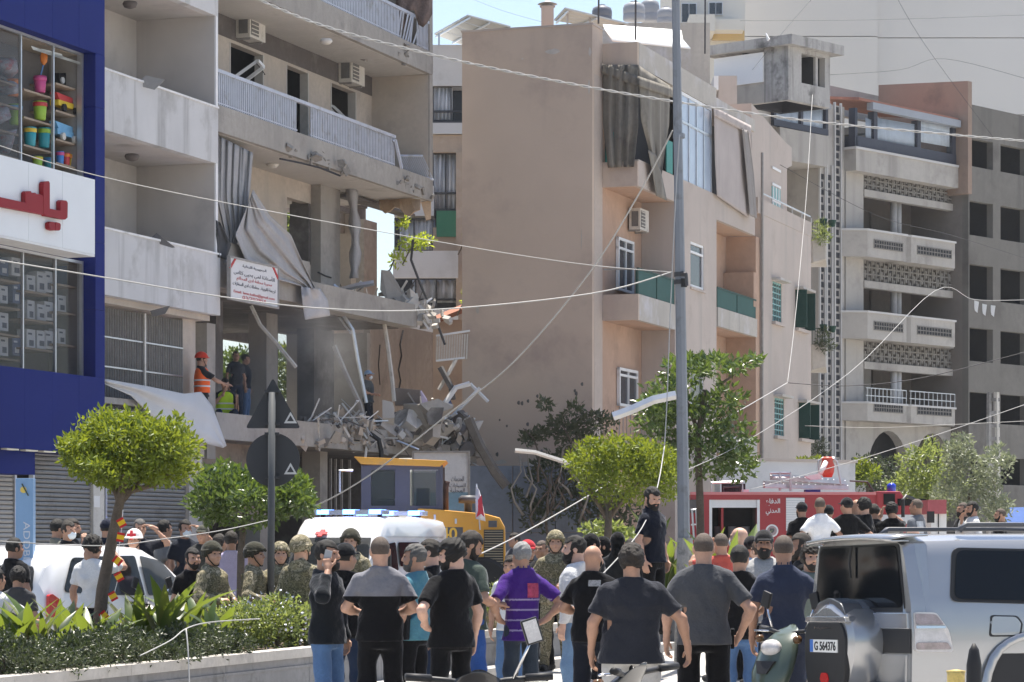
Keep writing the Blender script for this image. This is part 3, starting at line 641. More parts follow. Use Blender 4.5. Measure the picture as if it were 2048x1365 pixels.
def shutter(label, px0, px1, z1, m=M_slat, d=-.45):
 a, b = fD.u(px0, d), fD.u(px1, d)
 t = thing('roller_shutter', label, 'roller shutter', fD.pt((a + b) / 2, d, .14))
 prof = [(0, 0), (.022, .012), (.03, .04), (.022, .07), (0, .078)]
 rings = []
 f0 = Fr(0, 0, TAN)
 vs = [[f0.pt(u, dd, zz) for dd, zz in prof] for u in (0, b - a)]
 me = MB().add(vs[0] + vs[1], [(i, i + 1, 5 + i + 1, 5 + i) for i in range(4)]).build('slat', m, None); ms = me.data; bpy.data.objects.remove(me)
 copies('slat', ms, t, [fD.pt(a, d, .2 + i * .084) for i in range(int((z1 - .25) / .084))])
 part('backing', M_dark, t, fD, a, b, d - .03, d - .006, .14, z1)
 part('guide_rail', M_alu, t, fD, a - .07, a, d - .03, d + .06, .14, z1); part('guide_rail', M_alu, t, fD, b, b + .07, d - .03, d + .06, .14, z1)
 return t
zsh = 3.55
shutter('pale closed roller shutter at the far left edge behind the blue column', -60, 24, zsh, M_slatp)
shutter('grey closed roller shutter behind the trimmed tree', 64, 182, zsh)
shutter('grey closed roller shutter right of the pillar with a paper notice', 209, 372, zsh)
GW = WB
part('pillar', M_ac, WB, fD, fD.u(184, -.4), fD.u(206, -.4), -.8, -.37, .14, zsh); part('pillar', PL_Wi, WB, fD, fD.u(374, -.4), fD.u(400, -.4), -.8, -.35, .14, zDD)
part('shop_lintel', PL_cream, WB, fD, uD(-80), uD(400, -.4), -.8, -.3, zsh, zDD + .1)
part('inner_wall', M_soot_shade, WB, fD, uD(-80), uD(400), -2.2, -2.0, .14, zDD)
tag(part('paper_notice', mat('white_paper', (.75, .74, .73), .8, .03, 3), None, fD, fD.u(188, -.36), fD.u(200, -.36), -.369, -.362, zt(190, 1015, -.36), zt(190, 992, -.36)), 'white paper notice taped to the pillar between the shutters', 'paper')
# BLUE SHOP
dB = .55; uB = lambda px, d=dB: fD.u(px, d); zb = lambda px, py, d=dB: fD.z(px, py, d)
M_blue = mat('blue_cladding_panel', (.004, .014, .14), .65, .06, .5, spec=.15)
M_blue_shade = mat('blue_cladding_shaded', (.005, .010, .09), .6, .05, .5)  # darker copy of the cladding, shade of return and soffit put into colour
BS = thing('blue_shop_building', 'blue clad shop building with white sign band and toy display windows', 'building', fD.pt(uB(90), -2, .14))
b0 = uB(-130); b1 = uB(209.5)
zf = zb(209, 113)
n = 6
for i in range(n):
 a, b = b0 + (b1 - b0) * i / n, b0 + (b1 - b0) * (i + 1) / n
 part('cladding_panel', M_blue, BS, fD, a + .004, b - .004, .2, dB, zf, zf + 2.6); part('cladding_panel', M_blue, BS, fD, a + .004, b - .004, .2, dB, zf + 2.61, 18)
zl1, zl0 = zb(209, 757), zb(115, 903)
for i in range(n):
 a, b = b0 + (b1 - b0) * i / n, b0 + (b1 - b0) * (i + 1) / n
 part('cladding_panel', M_blue, BS, fD, a + .002, b - .002, .2, dB, zl0, zl1)
zz = zl1
k = 0
while zz < zf - .05:
 z2 = min(zf, zz + 1.25); part('pilaster_panel', M_blue, BS, fD, uB(191), b1, .2, dB, zz + .003, z2 - .003); zz = z2
part('side_return', M_blue_shade, BS, fD, uB(191) - .01, b1, -2, .199, .2 + zl0, 18)
zs1_, zs0_ = zb(190, 360, .85), zb(190, 510, .85); usr = fD.u(190, .85)
M_signw = mat('white_sign_panel', (.74, .755, .77), .4, .03, 1)
w_ = 1.25; u_ = usr; k = 0
while u_ > b0:
 part('sign_panel', M_signw, BS, fD, max(b0, u_ - w_) + .004, u_ - .004, .3, .85, zs0_, zs1_); u_ -= w_
part('sign_edge', M_white, BS, fD, b0, usr, .3, .845, zs0_ - .04, zs0_ - .003)
wr = fD.u(165, .3)
def shop_window(name, z0, z1, posts, reds):
 fr_ = part('window_frame', M_alu, BS, fD, wr - .06, wr, .22, .32, z0, z1)
 for p in posts: part('mullion', M_alu, fr_, fD, fD.u(p, .3) - .02, fD.u(p, .3) + .02, .25, .3, z0, z1)
 part('window_head', M_alu, fr_, fD, b0, wr, .24, .31, z1 - .05, z1)
 part('display_back', mat('display_back_board', (.16, .15, .15), .8, .15, 1.5), BS, fD, b0, wr, -.5, -.4, z0, z1)
 part('display_side', mat('display_side_board', (.30, .28, .26), .8, .1, 1.5), BS, fD, wr, wr + .05, -.4, .2, z0, z1)
 part('display_floor', MATS['display_side_board'], BS, fD, b0, wr, -.4, .2, z0 - .03, z0); part('display_ceiling', mat('display_ceiling_board', (.33, .28, .22), .8, .1, 1.5), BS, fD, b0, wr, -.4, .2, z1 - .05, z1 - .012)
zu0, zu1 = zs1_ + .002, zb(165, 107, .3); zw0, zw1 = zl1 + .002, zs0_ - .05
shop_window('upper', zu0, zu1, (43, 108), 0); shop_window('lower', zw0, zw1, (47, 112), 0)
G_shop = G_clear
def pane(px0, px1, z0, z1, nm='pane'): return part(nm, G_shop, BS, fD, fD.u(px0, .27) + .02, fD.u(px1, .27) - .02, .262, .27, z0, z1)
pane(-130, 43, zu0, zu1 - .05)
for a, b in ((-130, 47), (47, 112), (112, 163)): pane(a, b, zw0, zw1 - .05)
mb = MB(); pts = [P(x, y, Yf(.27)(x)) for x, y in ((62, 92), (108, 112), (158, 124), (160, 130), (150, 122), (126, 118), (122, 108), (104, 103), (84, 98), (66, 100))]
sh_ = tag(MB().prism(pts, (.01, .02, 0)).build('glass_shard', mat('milky_glass_edge', (.50, .50, .46), .3, .1, 4), None), 'jagged strip of broken glass at the top of the toy window', 'broken glass')
M_shelf = mat('shelf_wood', (.36, .28, .21), .7, .15, 3)
SD = .16                                          # shelf front depth
def shelf(px0, px1, py, d0=-.38, d1=SD):
 a, b = fD.u(px0, d1), fD.u(px1, d1); z = fD.z(px0 + .5 * (px1 - px0), py, d1)
 part('shelf', M_shelf, BS, fD, a, b, d0, d1, z - .035, z); return z
up = {0: (-100, 40, (150, 196, 250, 300)), 1: (48, 104, (186, 241, 296, 336)), 2: (112, 155, (172, 226, 283, 330))}
lo = {0: (-100, 42, (552, 607, 662, 712)), 1: (50, 108, (585, 641, 698)), 2: (116, 158, (571, 626, 690))}
def standards(px):
 part('shelf_standard', M_black, BS, fD, fD.u(px, .2), fD.u(px, .2) + .03, .18, .21, zu0, zu1 - .3)
standards(106); standards(42)
TOY = {k: mat('toy_%s_plastic' % k, c, .4, .04, 3, spec=.5) for k, c in dict(red=(.55, .05, .05), lime=(.35, .55, .05), orange=(.75, .22, .03), blue=(.06, .22, .55), teal=(.03, .33, .38), yellow=(.75, .52, .04), pink=(.6, .08, .25), sky=(.18, .42, .65)).items()}
def bucket(label, px, pybase, col, h=.30, r=.11, trim=None, d=SD - .12, spade=None):
 p = fD.pt(fD.u(px, d), d, fD.z(px, pybase, d))
 t = thing('toy_bucket', label, 'toy', p, group='plastic toys in the upper shop window')
 MB().lathe(p, [(r * .72, 0), (r * .8, .01), (r, h), (r * .92, h), (r * .7, .02)], 12).build('bucket', TOY[col], t, smooth=True)
 MB().lathe(p + Vector((0, 0, h * .72)), [(r * .97, 0), (r * 1.04, .01), (r * 1.05, h * .2), (r * .98, h * .22)], 12).build('band', TOY[trim or col], t, smooth=True)
 if spade:
  MB().tube([p + Vector((-.02, 0, h * .6)), p + Vector((.06, 0, h + .2))], .014, 5).build('spade_handle', TOY['blue'], t)
  MB().lathe(p + Vector((.07, 0, h + .2)), [(.01, 0), (.06, .06), (.07, .16), (.04, .26), (.005, .28)], 8, sc=(1, .3)).build('spade_blade', TOY[spade], t, smooth=True)
 return t
def toy_truck(label, px, pybase, c1, c2, d=SD - .12):
 u = fD.u(px, d); z = fD.z(px, pybase, d); p = fD.pt(u, d, z)
 t = thing('toy_truck', label, 'toy', p, group='plastic toys in the upper shop window')
 L = 1.1
 part('body', TOY[c1], t, fD, u - .38 * L, u + .30 * L, d - .1, d + .08, z + .10, z + .20)
 MB().prism([fD.pt(u - .42 * L, d + .06, z + .33), fD.pt(u + .30 * L, d + .06, z + .30), fD.pt(u + .2 * L, d + .06, z + .2), fD.pt(u - .3 * L, d + .06, z + .2)], fD.pt(0, -.14, 0) - fD.pt(0, 0, 0)).build('tipper', TOY[c2], t)
 for du in (-.25, .2): MB().cyl(fD.pt(u + du, d + .08, z + .07), fD.pt(u + du, d + .13, z + .07), .07, n=12).build('wheel', M_black if c1 != 'sky' else M_ac, t)
 return t
for c, (a, b, ys) in list(up.items()):
 for y in ys: shelf(a, b, y)
bucket('pink toy bucket with an orange spade in the upper shop window', 80, 186, 'pink', .3, .12, None, spade='orange')
bucket('lime toy bucket with red rim on the middle shelf of the upper shop window', 80, 241, 'lime', .34, .13, 'red')
bucket('lime and teal toy bucket on the third shelf of the upper shop window', 88, 296, 'teal', .36, .12, 'lime')
bucket('yellow and teal toy bucket beside the mullion on the third shelf', 60, 293, 'teal', .34, .12, 'yellow')
bucket('small green toy bucket on the bottom shelf near the mullion', 75, 336, 'lime', .2, .1, 'yellow'); bucket('small teal toy bucket on the bottom shelf of the upper window', 97, 338, 'teal', .2, .1, 'blue')
bucket('blue toy bucket on the bottom right shelf of the upper window', 120, 332, 'blue', .26, .08, 'pink'); bucket('red toy bucket on the bottom right shelf of the upper window', 132, 335, 'red', .26, .08, 'orange'); bucket('orange toy bucket at the right end of the bottom shelf', 143, 338, 'yellow', .26, .08, 'orange')
toy_truck('toy tipper truck in red and yellow on the right shelf of the upper window', 131, 228, 'yellow', 'red'); toy_truck('sky blue toy truck on the third right shelf of the upper window', 129, 285, 'sky', 'sky')
bucket('orange toy bucket behind the left pane of the upper window', 26, 193, 'orange', .3, .12); bucket('lime toy bucket behind the left pane lower shelf', 30, 250, 'lime', .36, .13, 'sky')
M_bag = mat('clear_toy_bag', (.42, .40, .44), .35, .5, 9, dirt=((.45, .12, .12), .45, 7))
for i, (px, py) in enumerate(((12, 150), (15, 197), (14, 302), (-8, 250))):
 p = fD.pt(fD.u(px, SD - .2), SD - .2, fD.z(px, py, SD - .2)); mb = MB(); chunk(mb, p + Vector((0, 0, .18)), (.22, .16, .2), i + 50)
 tag(mb.build('bagged_toys', M_bag, smooth=True), ('bag of mixed toys on the %s left shelf of the upper window' % ('top', 'second', 'bottom', 'third')[i]), 'toy')
for i, px in enumerate((124, 137, 148)):
 d = SD - .2; u = fD.u(px, d); z = fD.z(px, 172, d)
 t = thing('camera_toy', 'dark toy with a white ring on the top right shelf' if i == 1 else ('dark boxed toy at the left of the top right shelf' if i == 0 else 'dark boxed toy at the right end of the top right shelf'), 'toy', fD.pt(u, d, z))
 part('case', M_black, t, fD, u - .12, u + .12, d - .1, d, z, z + .22)
 MB().cyl(fD.pt(u, d, z + .1), fD.pt(u, d + .03, z + .1), .06, n=12).build('ring', M_white, t)
M_bxw = mat('product_box_white', (.62, .63, .68), .5, .05, 2); M_bxb = mat('product_box_blue', (.10, .13, .24), .5, .1, 3); M_bxp = mat('product_print_dark', (.10, .11, .16), .5, .2, 8)
WORDS = {0: 'left', 1: 'middle', 2: 'right'}
for c, (a, b, ys) in list(lo.items()):
 for r, y in enumerate(ys):
  shelf(a, b, y)
  xs = {0: (8, 33), 1: (62, 83, 98), 2: (124, 143)}[c]
  for i, px in enumerate(xs):
   if rnd.random() < .12: continue
   d = SD - .18; u = fD.u(px, d); z = fD.z(px, y, d); h = rnd.uniform(.28, .38); w = rnd.uniform(.26, .36); whitebox = (c == 1) or rnd.random() < .4
   t = thing('boxed_appliance', '%s box %s on the %s shelf, %s bay of lower shop window' % ('white' if whitebox else 'blue', ('left', 'right' if len(xs) == 2 else 'middle', 'right')[i], ('top', 'second', 'third', 'bottom')[r], WORDS[c]), 'box', fD.pt(u, d, z), group='boxed goods in the lower shop window')
   part('carton', M_bxw if whitebox else M_bxb, t, fD, u - w / 2, u + w / 2, d - .2, d, z, z + h)
   part('printed_picture', M_bxp if whitebox else M_bxw, t, fD, u - w * .2, u + w * .3, d, d + .003, z + .05, z + h * .45)
   part('printed_title', M_bxp if whitebox else M_bxw, t, fD, u - w * .35, u + w * .1, d, d + .003, z + h * .72, z + h * .82)
M_redl = mat('red_sign_letters', (.26, .008, .016), .55, .04, 2, spec=.25)
LT = thing('shop_sign_letters', 'big red raised Arabic letters on the white shop sign band', 'sign letters', fD.pt(fD.u(70, .86), .86, zs0_))
for poly in ([(-40, 388), (42, 406), (42, 386), (45, 383), (53, 383), (55, 388), (61, 386), (65, 389), (70, 389), (77, 392), (77.6, 430), (-40, 408)], [(77.8, 368), (80, 364), (89, 363), (91, 367), (91, 418), (112, 422), (112, 404), (115, 401), (124, 402), (127, 406), (126.5, 436), (122, 440), (84, 433), (78.2, 428)], [(90, 447), (93, 444), (101, 445), (101.5, 460), (99, 462), (92, 460), (90, 457)], [(102, 447), (104, 445), (111, 447), (113, 450), (112.5, 459), (110, 462), (103, 461), (102, 458)]):
 pts = [fD.pt(*((lambda uz: (uz[0], .86, uz[1]))(fD.uz(x, y, .86)))) for x, y in poly]
 MB().prism(pts, fD.pt(0, .09, 0) - fD.pt(0, 0, 0)).build('letter', M_redl, LT, bevel=.012)
part('soffit', M_blue_shade, BS, fD, b0, b1, -.8, .199, zl0, zl0 + .1)
bx = fD.u(90, dB); part('fascia_box', M_blue, BS, fD, b0, bx, -.2, .35, zb(90, 950), zl0 - .01)
for px in (22, 60, 96): part('downlight', mat('downlight_cream', (.8, .74, .6), .5, 0), BS, fD, fD.u(px - 12, .5), fD.u(px + 12, .5), .42, .54, zl0 - .03, zl0 - .004)
ac = thing('advertising_column', 'pale blue advertising column reading ADDBLUE at the left edge', 'advertising column', P(48, 1330, 39.5).xy.to_3d())
Yc = 39.5; x0, x1 = P(31, 0, Yc).x, P(66, 0, Yc).x
MB().box(x0, x1, Yc, Yc + .22, 0, P(0, 957, Yc).z).build('column_body', mat('pale_blue_paint', (.22, .36, .55), .45, .05, 2), ac, bevel=.01)
text('lettering', 'ADDBLUE', mat('cream_lettering', (.62, .64, .68), .5, 0), ac, (x0 + .155, Yc - .003, P(0, 1100, Yc).z), (0, 0, -1), (1, 0, 0), height=.09, width=.78)
MB().lathe((x0 + .11, Yc - .004, P(0, 980, Yc).z), [(.0, -.004), (.045, -.002), (.045, .002), (0, .004)], 14, ax='y').build('logo_drop', mat('logo_yellow', (.75, .55, .12), .5, 0), ac)
MB().tube([(x0 + .09, Yc - .006, P(0, 968, Yc).z), (x0 + .18, Yc - .006, P(0, 992, Yc).z)], .012, 4).build('logo_nozzle', mat('logo_dark', (.06, .08, .06), .5, 0), ac)
# BEIGE BUILDING
fE = Fr(2.0, 71.0, TAN)
uE = lambda px, d=0.0: fE.u(px, d)
zE = lambda px, py, d=0.0: fE.z(px, py, d)
PL_E = mat('beige_pink_plaster', (.51, .415, .34), .93, .08, .35, bump=.12, bscale=7, dirt=((.40, .32, .275), .42, .38), streak=((.37, .30, .26), .45, .7))
PL_E2 = mat('pale_pink_plaster', (.45, .39, .35), .93, .08, .5, bump=.1, dirt=((.40, .34, .30), .35, .9), streak=((.38, .34, .31), .35, 2.0))
PL_E3 = mat('salmon_recess_plaster', (.46, .315, .235), .93, .1, .6, dirt=((.36, .25, .19), .4, .8))
PL_gy = mat('peeling_grey_plaster', (.44, .41, .37), .93, .1, .8, bump=.15, dirt=((.52, .51, .53), .45, 1.1), streak=((.30, .28, .26), .3, 2.5))
M_green = mat('green_painted_metal', (.012, .05, .04), .6, .1, 3)
G_green = mat('green_balustrade_panel', (.022, .085, .075), .6, .12, 2.5, spec=.2)
EB = thing('beige_building', 'beige four storey building with blank side wall and curtained top balcony', 'building', fE.pt(uE(1400), -2, 0))
zr = 14.72
DP = fE.dpx(1275, uE(1205))                     # projection of the bay
uL, u1, uEnd = 0.0, uE(1205), uE(1622, DP)
bev = part('side_block', PL_E, EB, fE, uL, u1, -3.45, 0, 0, zr)
part('main_wall', PL_E3, EB, fE, u1 + .002, uEnd - .3, -3.4, -.002, 0, zr - .6)
part('corner_strip', mat('corner_strip_plaster', (.47, .40, .35), .9, .1, 1.0), EB, fE, .15, u1 - .02, 0, .006, 3.2, zr - 1.2)  # thin facing by the corner, toned apart from the side block
part('roof_coping', PL_E2, EB, fE, uL - .02, u1, -3.47, .02, zr, zr + .05)
def sidept(px, py, o=-.004):
 d = fE.dpx(px, 0.0); q_ = fE.pt(o, d, 0); return Vector((q_.x, q_.y, CH - (py - HY) / F * q_.y))
for i, (cx, cy, w, h) in enumerate(((1105, 104, 14, 6), (1178, 175, 2.5, 14), (1180, 105, 3, 9), (1045, 118, 2, 2), (1163, 480, 1.2, 20), (955, 620, 3, 8), (1060, 930, 22, 7), (1000, 925, 16, 5))):
 r_ = random.Random(i); MB().prism([sidept(cx + w * math.cos(a) * r_.uniform(.6, 1.2), cy + h * math.sin(a) * r_.uniform(.6, 1.2)) for a in [k * math.pi / 5 for k in range(10)]], (fE.t * -.003).to_3d()).build('paint_patch', mat('bare_plaster_patch', (.50, .47, .44), .95, .15, 6) if i < 4 else PL_gy, EB)
for i in range(16):
 r_ = random.Random(50 + i); x_, y_ = r_.uniform(945, 1170), r_.uniform(760, 920); MB().lathe(sidept(x_, y_), [(.001, -.004), (r_.uniform(.025, .06), 0), (.001, .004)], 7, ax='y').build('pock_mark', M_soot_shade, EB)
uA_, uB_ = u1, uE(1510, DP)
zr1, zr0 = zE(1275, 84, DP), zE(1275, 130, DP)
part('roof_band', PL_E, EB, fE, uA_, uA_ + .12, .003, DP, zr0, zr1)
part('roof_band', PL_gy, EB, fE, uA_ + .121, uE(1432, DP), DP - .12, DP + .01, zr0 - .02, zr1)
part('roof_band', PL_gy, EB, fE, uE(1432, DP) + .01, uB_, DP - .12, DP - .0, zr0 - .02, zr1 - .25)
part('roof_slab', PL_E2, EB, fE, uA_ + .12, uB_, 0, DP - .125, zr0, zr0 + .2)
zp1, zp0 = zE(1275, 322, DP), zE(1275, 372, DP)
part('top_parapet', PL_E2, EB, fE, uA_ + .1, uB_, DP - .12, DP, zp0, zp1 + .05)
part('top_parapet_side', PL_E, EB, fE, uA_, uA_ + .1, .003, DP, zp0, zp1)
part('balcony_floor', PL_E3, EB, fE, uA_ + .1, uB_, 0.001, DP - .121, zp0, zp0 + .15)
def cutwall(name, m, px0, px1, z0, z1, wins, d0=0.003, d1=None):
 d1 = DP if d1 is None else d1
 return walls(MB(), fE, uE(px0, DP), uE(px1, DP), d0, d1, z0, z1, wins).build(name, m, EB, recalc=False)
def win_px(px0, px1, py0, py1, d):
 a, z1 = fE.uz(px0, py0, d); b, z0 = fE.uz(px1, py1, d); return (a, b, min(z0, z1), max(z0, z1))
w_a = win_px(1381, 1408, 482, 582, DP); w_b = win_px(1383, 1409, 735, 810, DP)
w_b = (w_a[0], w_a[1], w_a[2] - 3.15, w_a[3] - 3.15)
zbay = zp0
cutwall('wall_strip', PL_E2, 1350, 1433, 0, zbay, [w_a, w_b])
def tall_window(w, d, label=None, frame=M_white, glass=None, par=EB, split=.75, fr=fE, vert=0):
 glass = glass or G_pane
 t = part('window', frame, par, fr, w[0], w[0] + .07, d - .1, d - .02, w[2], w[3])
 part('frame_bar', frame, t, fr, w[1] - .07, w[1], d - .1, d - .02, w[2], w[3])
 for z in (w[2], w[3] - .07): part('frame_bar', frame, t, fr, w[0], w[1], d - .1, d - .018, z, z + .07)
 if split: part('frame_bar', frame, t, fr, w[0], w[1], d - .1, d - .022, w[2] + (w[3] - w[2]) * split, w[2] + (w[3] - w[2]) * split + .06)
 for k in range(vert): part('frame_bar', frame, t, fr, w[0] + (w[1] - w[0]) * (k + 1) / (vert + 1) - .025, w[0] + (w[1] - w[0]) * (k + 1) / (vert + 1) + .025, d - .1, d - .024, w[2], w[3])
 part('pane', glass, t, fr, w[0] + .05, w[1] - .05, d - .075, d - .065, w[2] + .05, w[3] - .05)
 part('blind', mat('white_blind', (.45, .46, .48), .8, .1, 2), t, fr, w[0] + .02, w[1] - .02, d - .16, d - .14, w[2] + .02, w[3] - .02)
 return t
tall_window(w_a, DP); tall_window(w_b, DP)
for w in (w_a, w_b): part('window_sill', PL_E2, EB, fE, w[0] - .06, w[1] + .06, DP - .02, DP + .05, w[2] - .07, w[2] - .005)
def balcony(px0, px1, py_top, py_bot, rail, partition=None, low=False, side=True, label=None):
 a, b = (uE(px0) if side else uE(px0, DP)), uE(px1, DP)
 z1, z0 = zE(px0 if not side else 1275, py_top, DP), zE(px0 if not side else 1275, py_bot, DP)
 part('balcony_front', PL_gy, EB, fE, a + .1, b, DP - .1, DP + .02, z0, z1)
 if side: part('balcony_side', PL_E, EB, fE, a, a + .1, .003, DP + .02, z0, z1)
 part('balcony_floor', PL_E3, EB, fE, a + .1, b, .003, DP - .101, z0, z0 + .14)
 if rail:
  r = part('balustrade', M_green, EB, fE, a + .1, b, DP - .06, DP, z1 + rail, z1 + rail + .05)
  n = max(1, round((b - a) / 2.0))
  for i in range(n):
   p0, p1 = a + .1 + (b - a - .1) * i / n, a + .1 + (b - a - .1) * (i + 1) / n
   part('balustrade_panel', G_green, r, fE, p0 + .04, p1 - .01, DP - .04, DP - .02, z1 + .02, z1 + rail)
   part('balustrade_post', M_green, r, fE, p0, p0 + .04, DP - .055, DP - .005, z1, z1 + rail)
  if side:
   part('balustrade_post', M_green, r, fE, a + .02, a + .06, DP - .06, DP, z1, z1 + rail)
   part('side_rail', M_grille, r, fE, a + .02, a + .06, .02, DP - .06, z1 + rail, z1 + rail + .04)
 return z0, z1
balcony(1205, 1350, 588, 640, .62)
balcony(1433, 1513, 614, 652, .52, side=False)
part('partition', PL_E3, EB, fE, uE(1508, DP), uE(1512.5, DP), .003, DP - .01, zE(1437, 590, DP), zE(1437, 590, DP) + 1.0)
balcony(1433, 1513, 868, 905, .0, side=False)
for (x0, x1, y0, y1) in ((1231, 1262, 474, 590), (1233, 1270, 735, 818)):
 w = win_px(x0, x1, y0, y1, 0.0); walls
 tall_window(w, .11, vert=1, split=.78)
ww = win_px(1233, 1270, 735, 818, 0.0)
rl = thing('window_railing', 'thin iron railing below the lowest white window of the beige building', 'railing', fE.pt(uE(1250), .3, ww[2] - .7))
for i in range(9): part('railing_bar', M_grille, rl, fE, uE(1215) + i * .33, uE(1215) + i * .33 + .02, .3, .32, ww[2] - .95, ww[2] - .08)
for z in (ww[2] - .95, ww[2] - .1): part('railing_bar', M_grille, rl, fE, uE(1215), uE(1215) + 2.7, .295, .325, z, z + .03)
ac_unit('outdoor air conditioner unit on the beige wall above the tall window', fE, uE(1267, .05), zE(1265, 462, .05), .05, .8, .55, .3)
part('recess_side', PL_E3, EB, fE, uE(1513, DP), uE(1521, DP), .003, DP - .02, 0, zp0)
zt2 = zE(1513, 404, DP)
wins = [win_px(1545, 1563, 562, 648, DP), win_px(1591, 1612, 580, 662, DP), win_px(1549, 1568, 795, 874, DP), win_px(1598, 1620, 806, 880, DP)]
wt = win_px(1543, 1560, 372, 424, DP)
cutwall('front_block', PL_E2, 1521, 1622, 0, zt2 - .3, wins)
part('terrace_parapet', PL_E2, EB, fE, uE(1515, DP), uEnd, DP - .12, DP + .015, zt2 - .298, zt2 + .15)
part('terrace_rail', M_alu, EB, fE, uE(1525, DP), uEnd, DP - .05, DP - .01, zt2 + .32, zt2 + .36)
for i in range(6): part('terrace_rail_post', M_alu, EB, fE, uE(1525, DP) + i * 1.3, uE(1525, DP) + i * 1.3 + .03, DP - .05, DP - .02, zt2 + .15, zt2 + .32)
M_tealw = mat('teal_window_paint', (.20, .38, .38), .5, .1, 3)
for i, w in enumerate(wins):
 sh = (i in (1, 3))
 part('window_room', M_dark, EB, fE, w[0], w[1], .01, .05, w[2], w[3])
 part('lintel_canopy', PL_gy, EB, fE, w[0] - .12, w[1] + .15, DP, DP + .28, w[3] + .02, w[3] + .09)
 part('window_sill', PL_E2, EB, fE, w[0] - .1, w[1] + .1, DP - .02, DP + .12, w[2] - .1, w[2] - .005)
 if sh:
  s = part('shutter', M_green, EB, fE, w[0] - .02, w[0] + .03, DP - .02, DP + .36, w[2], w[3])
  for k in range(14): part('shutter_slat', M_green, s, fE, w[0] - .03, w[0] - .02, DP + .02, DP + .34, w[2] + .05 + k * (w[3] - w[2] - .1) / 14, w[2] + .05 + k * (w[3] - w[2] - .1) / 14 + .05)
  part('shutter', M_green, EB, fE, w[1] - .03, w[1] + .02, DP - .02, DP + .3, w[2], w[3])
 else:
  g = part('window', M_tealw, EB, fE, w[0], w[1], DP - .06, DP - .03, w[3] - .06, w[3])
  part('pane', G_pane, g, fE, w[0] + .03, w[1] - .03, DP - .14, DP - .13, w[2] + .03, w[3] - .06)
  for k in range(5): part('grille_bar', M_tealw, g, fE, w[0] + (w[1] - w[0]) * k / 4 - .02, w[0] + (w[1] - w[0]) * k / 4 + .02, DP - .05, DP - .02, w[2], w[3])
  for k in range(7): part('grille_bar', M_tealw, g, fE, w[0], w[1], DP - .055, DP - .025, w[2] + (w[3] - w[2]) * k / 7, w[2] + (w[3] - w[2]) * k / 7 + .035)
pl = [(1503, 207), (1572, 286), (1584, 296), (1584, 332), (1574, 337), (1574, 440), (1503, 440)]
ds = DP - .6
pts = [fE.pt(*((lambda q: (q[0], ds, q[1]))(fE.uz(x, y, ds)))) for x, y in pl]
MB().prism(pts, fE.pt(0, -2.5, 0) - fE.pt(0, 0, 0)).build('stair_block', PL_E2, EB)
wt = win_px(1543, 1560, 372, 424, ds)
g = part('window', M_tealw, EB, fE, wt[0], wt[1], ds + .002, ds + .02, wt[2], wt[3])
for k in range(3): part('window_bar', M_white, g, fE, wt[0] + .1 + k * .35, wt[0] + .18 + k * .35, ds + .021, ds + .035, wt[2], wt[3])
for k in range(3): part('window_bar', M_white, g, fE, wt[0], wt[1], ds + .022, ds + .034, wt[2] + .2 + k * .5, wt[2] + .28 + k * .5)
YE = lambda d: (lambda px: fE.pt(fE.u(px, d), d, 0).y)
M_cur = mat('stained_brown_curtain', (.19, .175, .15), .95, .2, .9, bump=.15, bscale=30, dirt=((.11, .10, .09), .4, 1.2), streak=((.26, .24, .21), .45, 4))
M_awn = mat('faded_pink_awning', (.40, .355, .34), .95, .08, 1.0, streak=((.33, .29, .28), .3, 4))
drape('balcony_curtain', 'stained brown curtain covering the left side of the beige top balcony', [(1206, 130), (1206, 250), (1216, 336)], [(1276, 130), (1276, 250), (1268, 334)], lambda px: fE.pt(u1, 0, 0).y - .12 - (px - 1206) / 70 * .324 * DP, M_cur, fold=.1, seed=31, freq=22, cat='curtain')
drape('balcony_curtain', 'stained brown curtain along the front of the beige top balcony torn at the bottom', [(1277, 131), (1282, 240), (1298, 300), (1308, 345)], [(1340, 172), (1338, 250), (1330, 300), (1322, 360)], YE(DP + .08), M_cur, fold=.1, seed=32, freq=16, cat='curtain')
drape('torn_curtain_strip', 'dangling torn strip of brown curtain below the beige top balcony', [(1296, 300), (1304, 340), (1312, 392)], [(1312, 310), (1322, 345), (1334, 402)], YE(DP + .15), M_cur, n=12, k=5, fold=.1, seed=33, cat='curtain')
drape('scalloped_valance', 'brown scalloped valance under the roof band of the beige building', [(1204, 128), (1204, 148)], [(1345, 176), (1345, 196)], lambda px: YE(DP + .14)(max(px, 1276)) if px > 1276 else fE.pt(u1, 0, 0).y - .2 - (px - 1206) / 70 * .324 * DP, M_cur, n=3, k=40, fold=.05, seed=34, freq=60, cat='valance')
drape('balcony_awning', 'faded pink awning cloth hanging over the right half of the beige top floor', [(1428, 226), (1430, 320), (1434, 392)], [(1500, 262), (1503, 350), (1498, 436)], YE(DP + .1), M_awn, fold=.05, seed=35, freq=14, cat='awning')
drape('balcony_awning_edge', 'loose grey edge of the faded awning on the beige top floor', [(1484, 258), (1492, 340), (1500, 432)], [(1497, 262), (1508, 350), (1514, 438)], YE(DP + .22), mat('grey_awning_edge', (.26, .24, .23), .95, .1, 2), fold=.05, seed=36, freq=8, cat='awning')
drape('scalloped_valance', 'pink scalloped valance above the faded awning', [(1427, 214), (1428, 232)], [(1502, 252), (1502, 270)], YE(DP + .16), M_awn, n=3, k=30, fold=.05, seed=37, freq=50, cat='valance')
wc = (uE(1364, DP), uE(1424, DP), zp1 + .06, zr0 - .03)
cw = part('casement_window', M_white, EB, fE, wc[0], wc[1], DP - .06, DP - .01, wc[3] - .08, wc[3])
n = 4
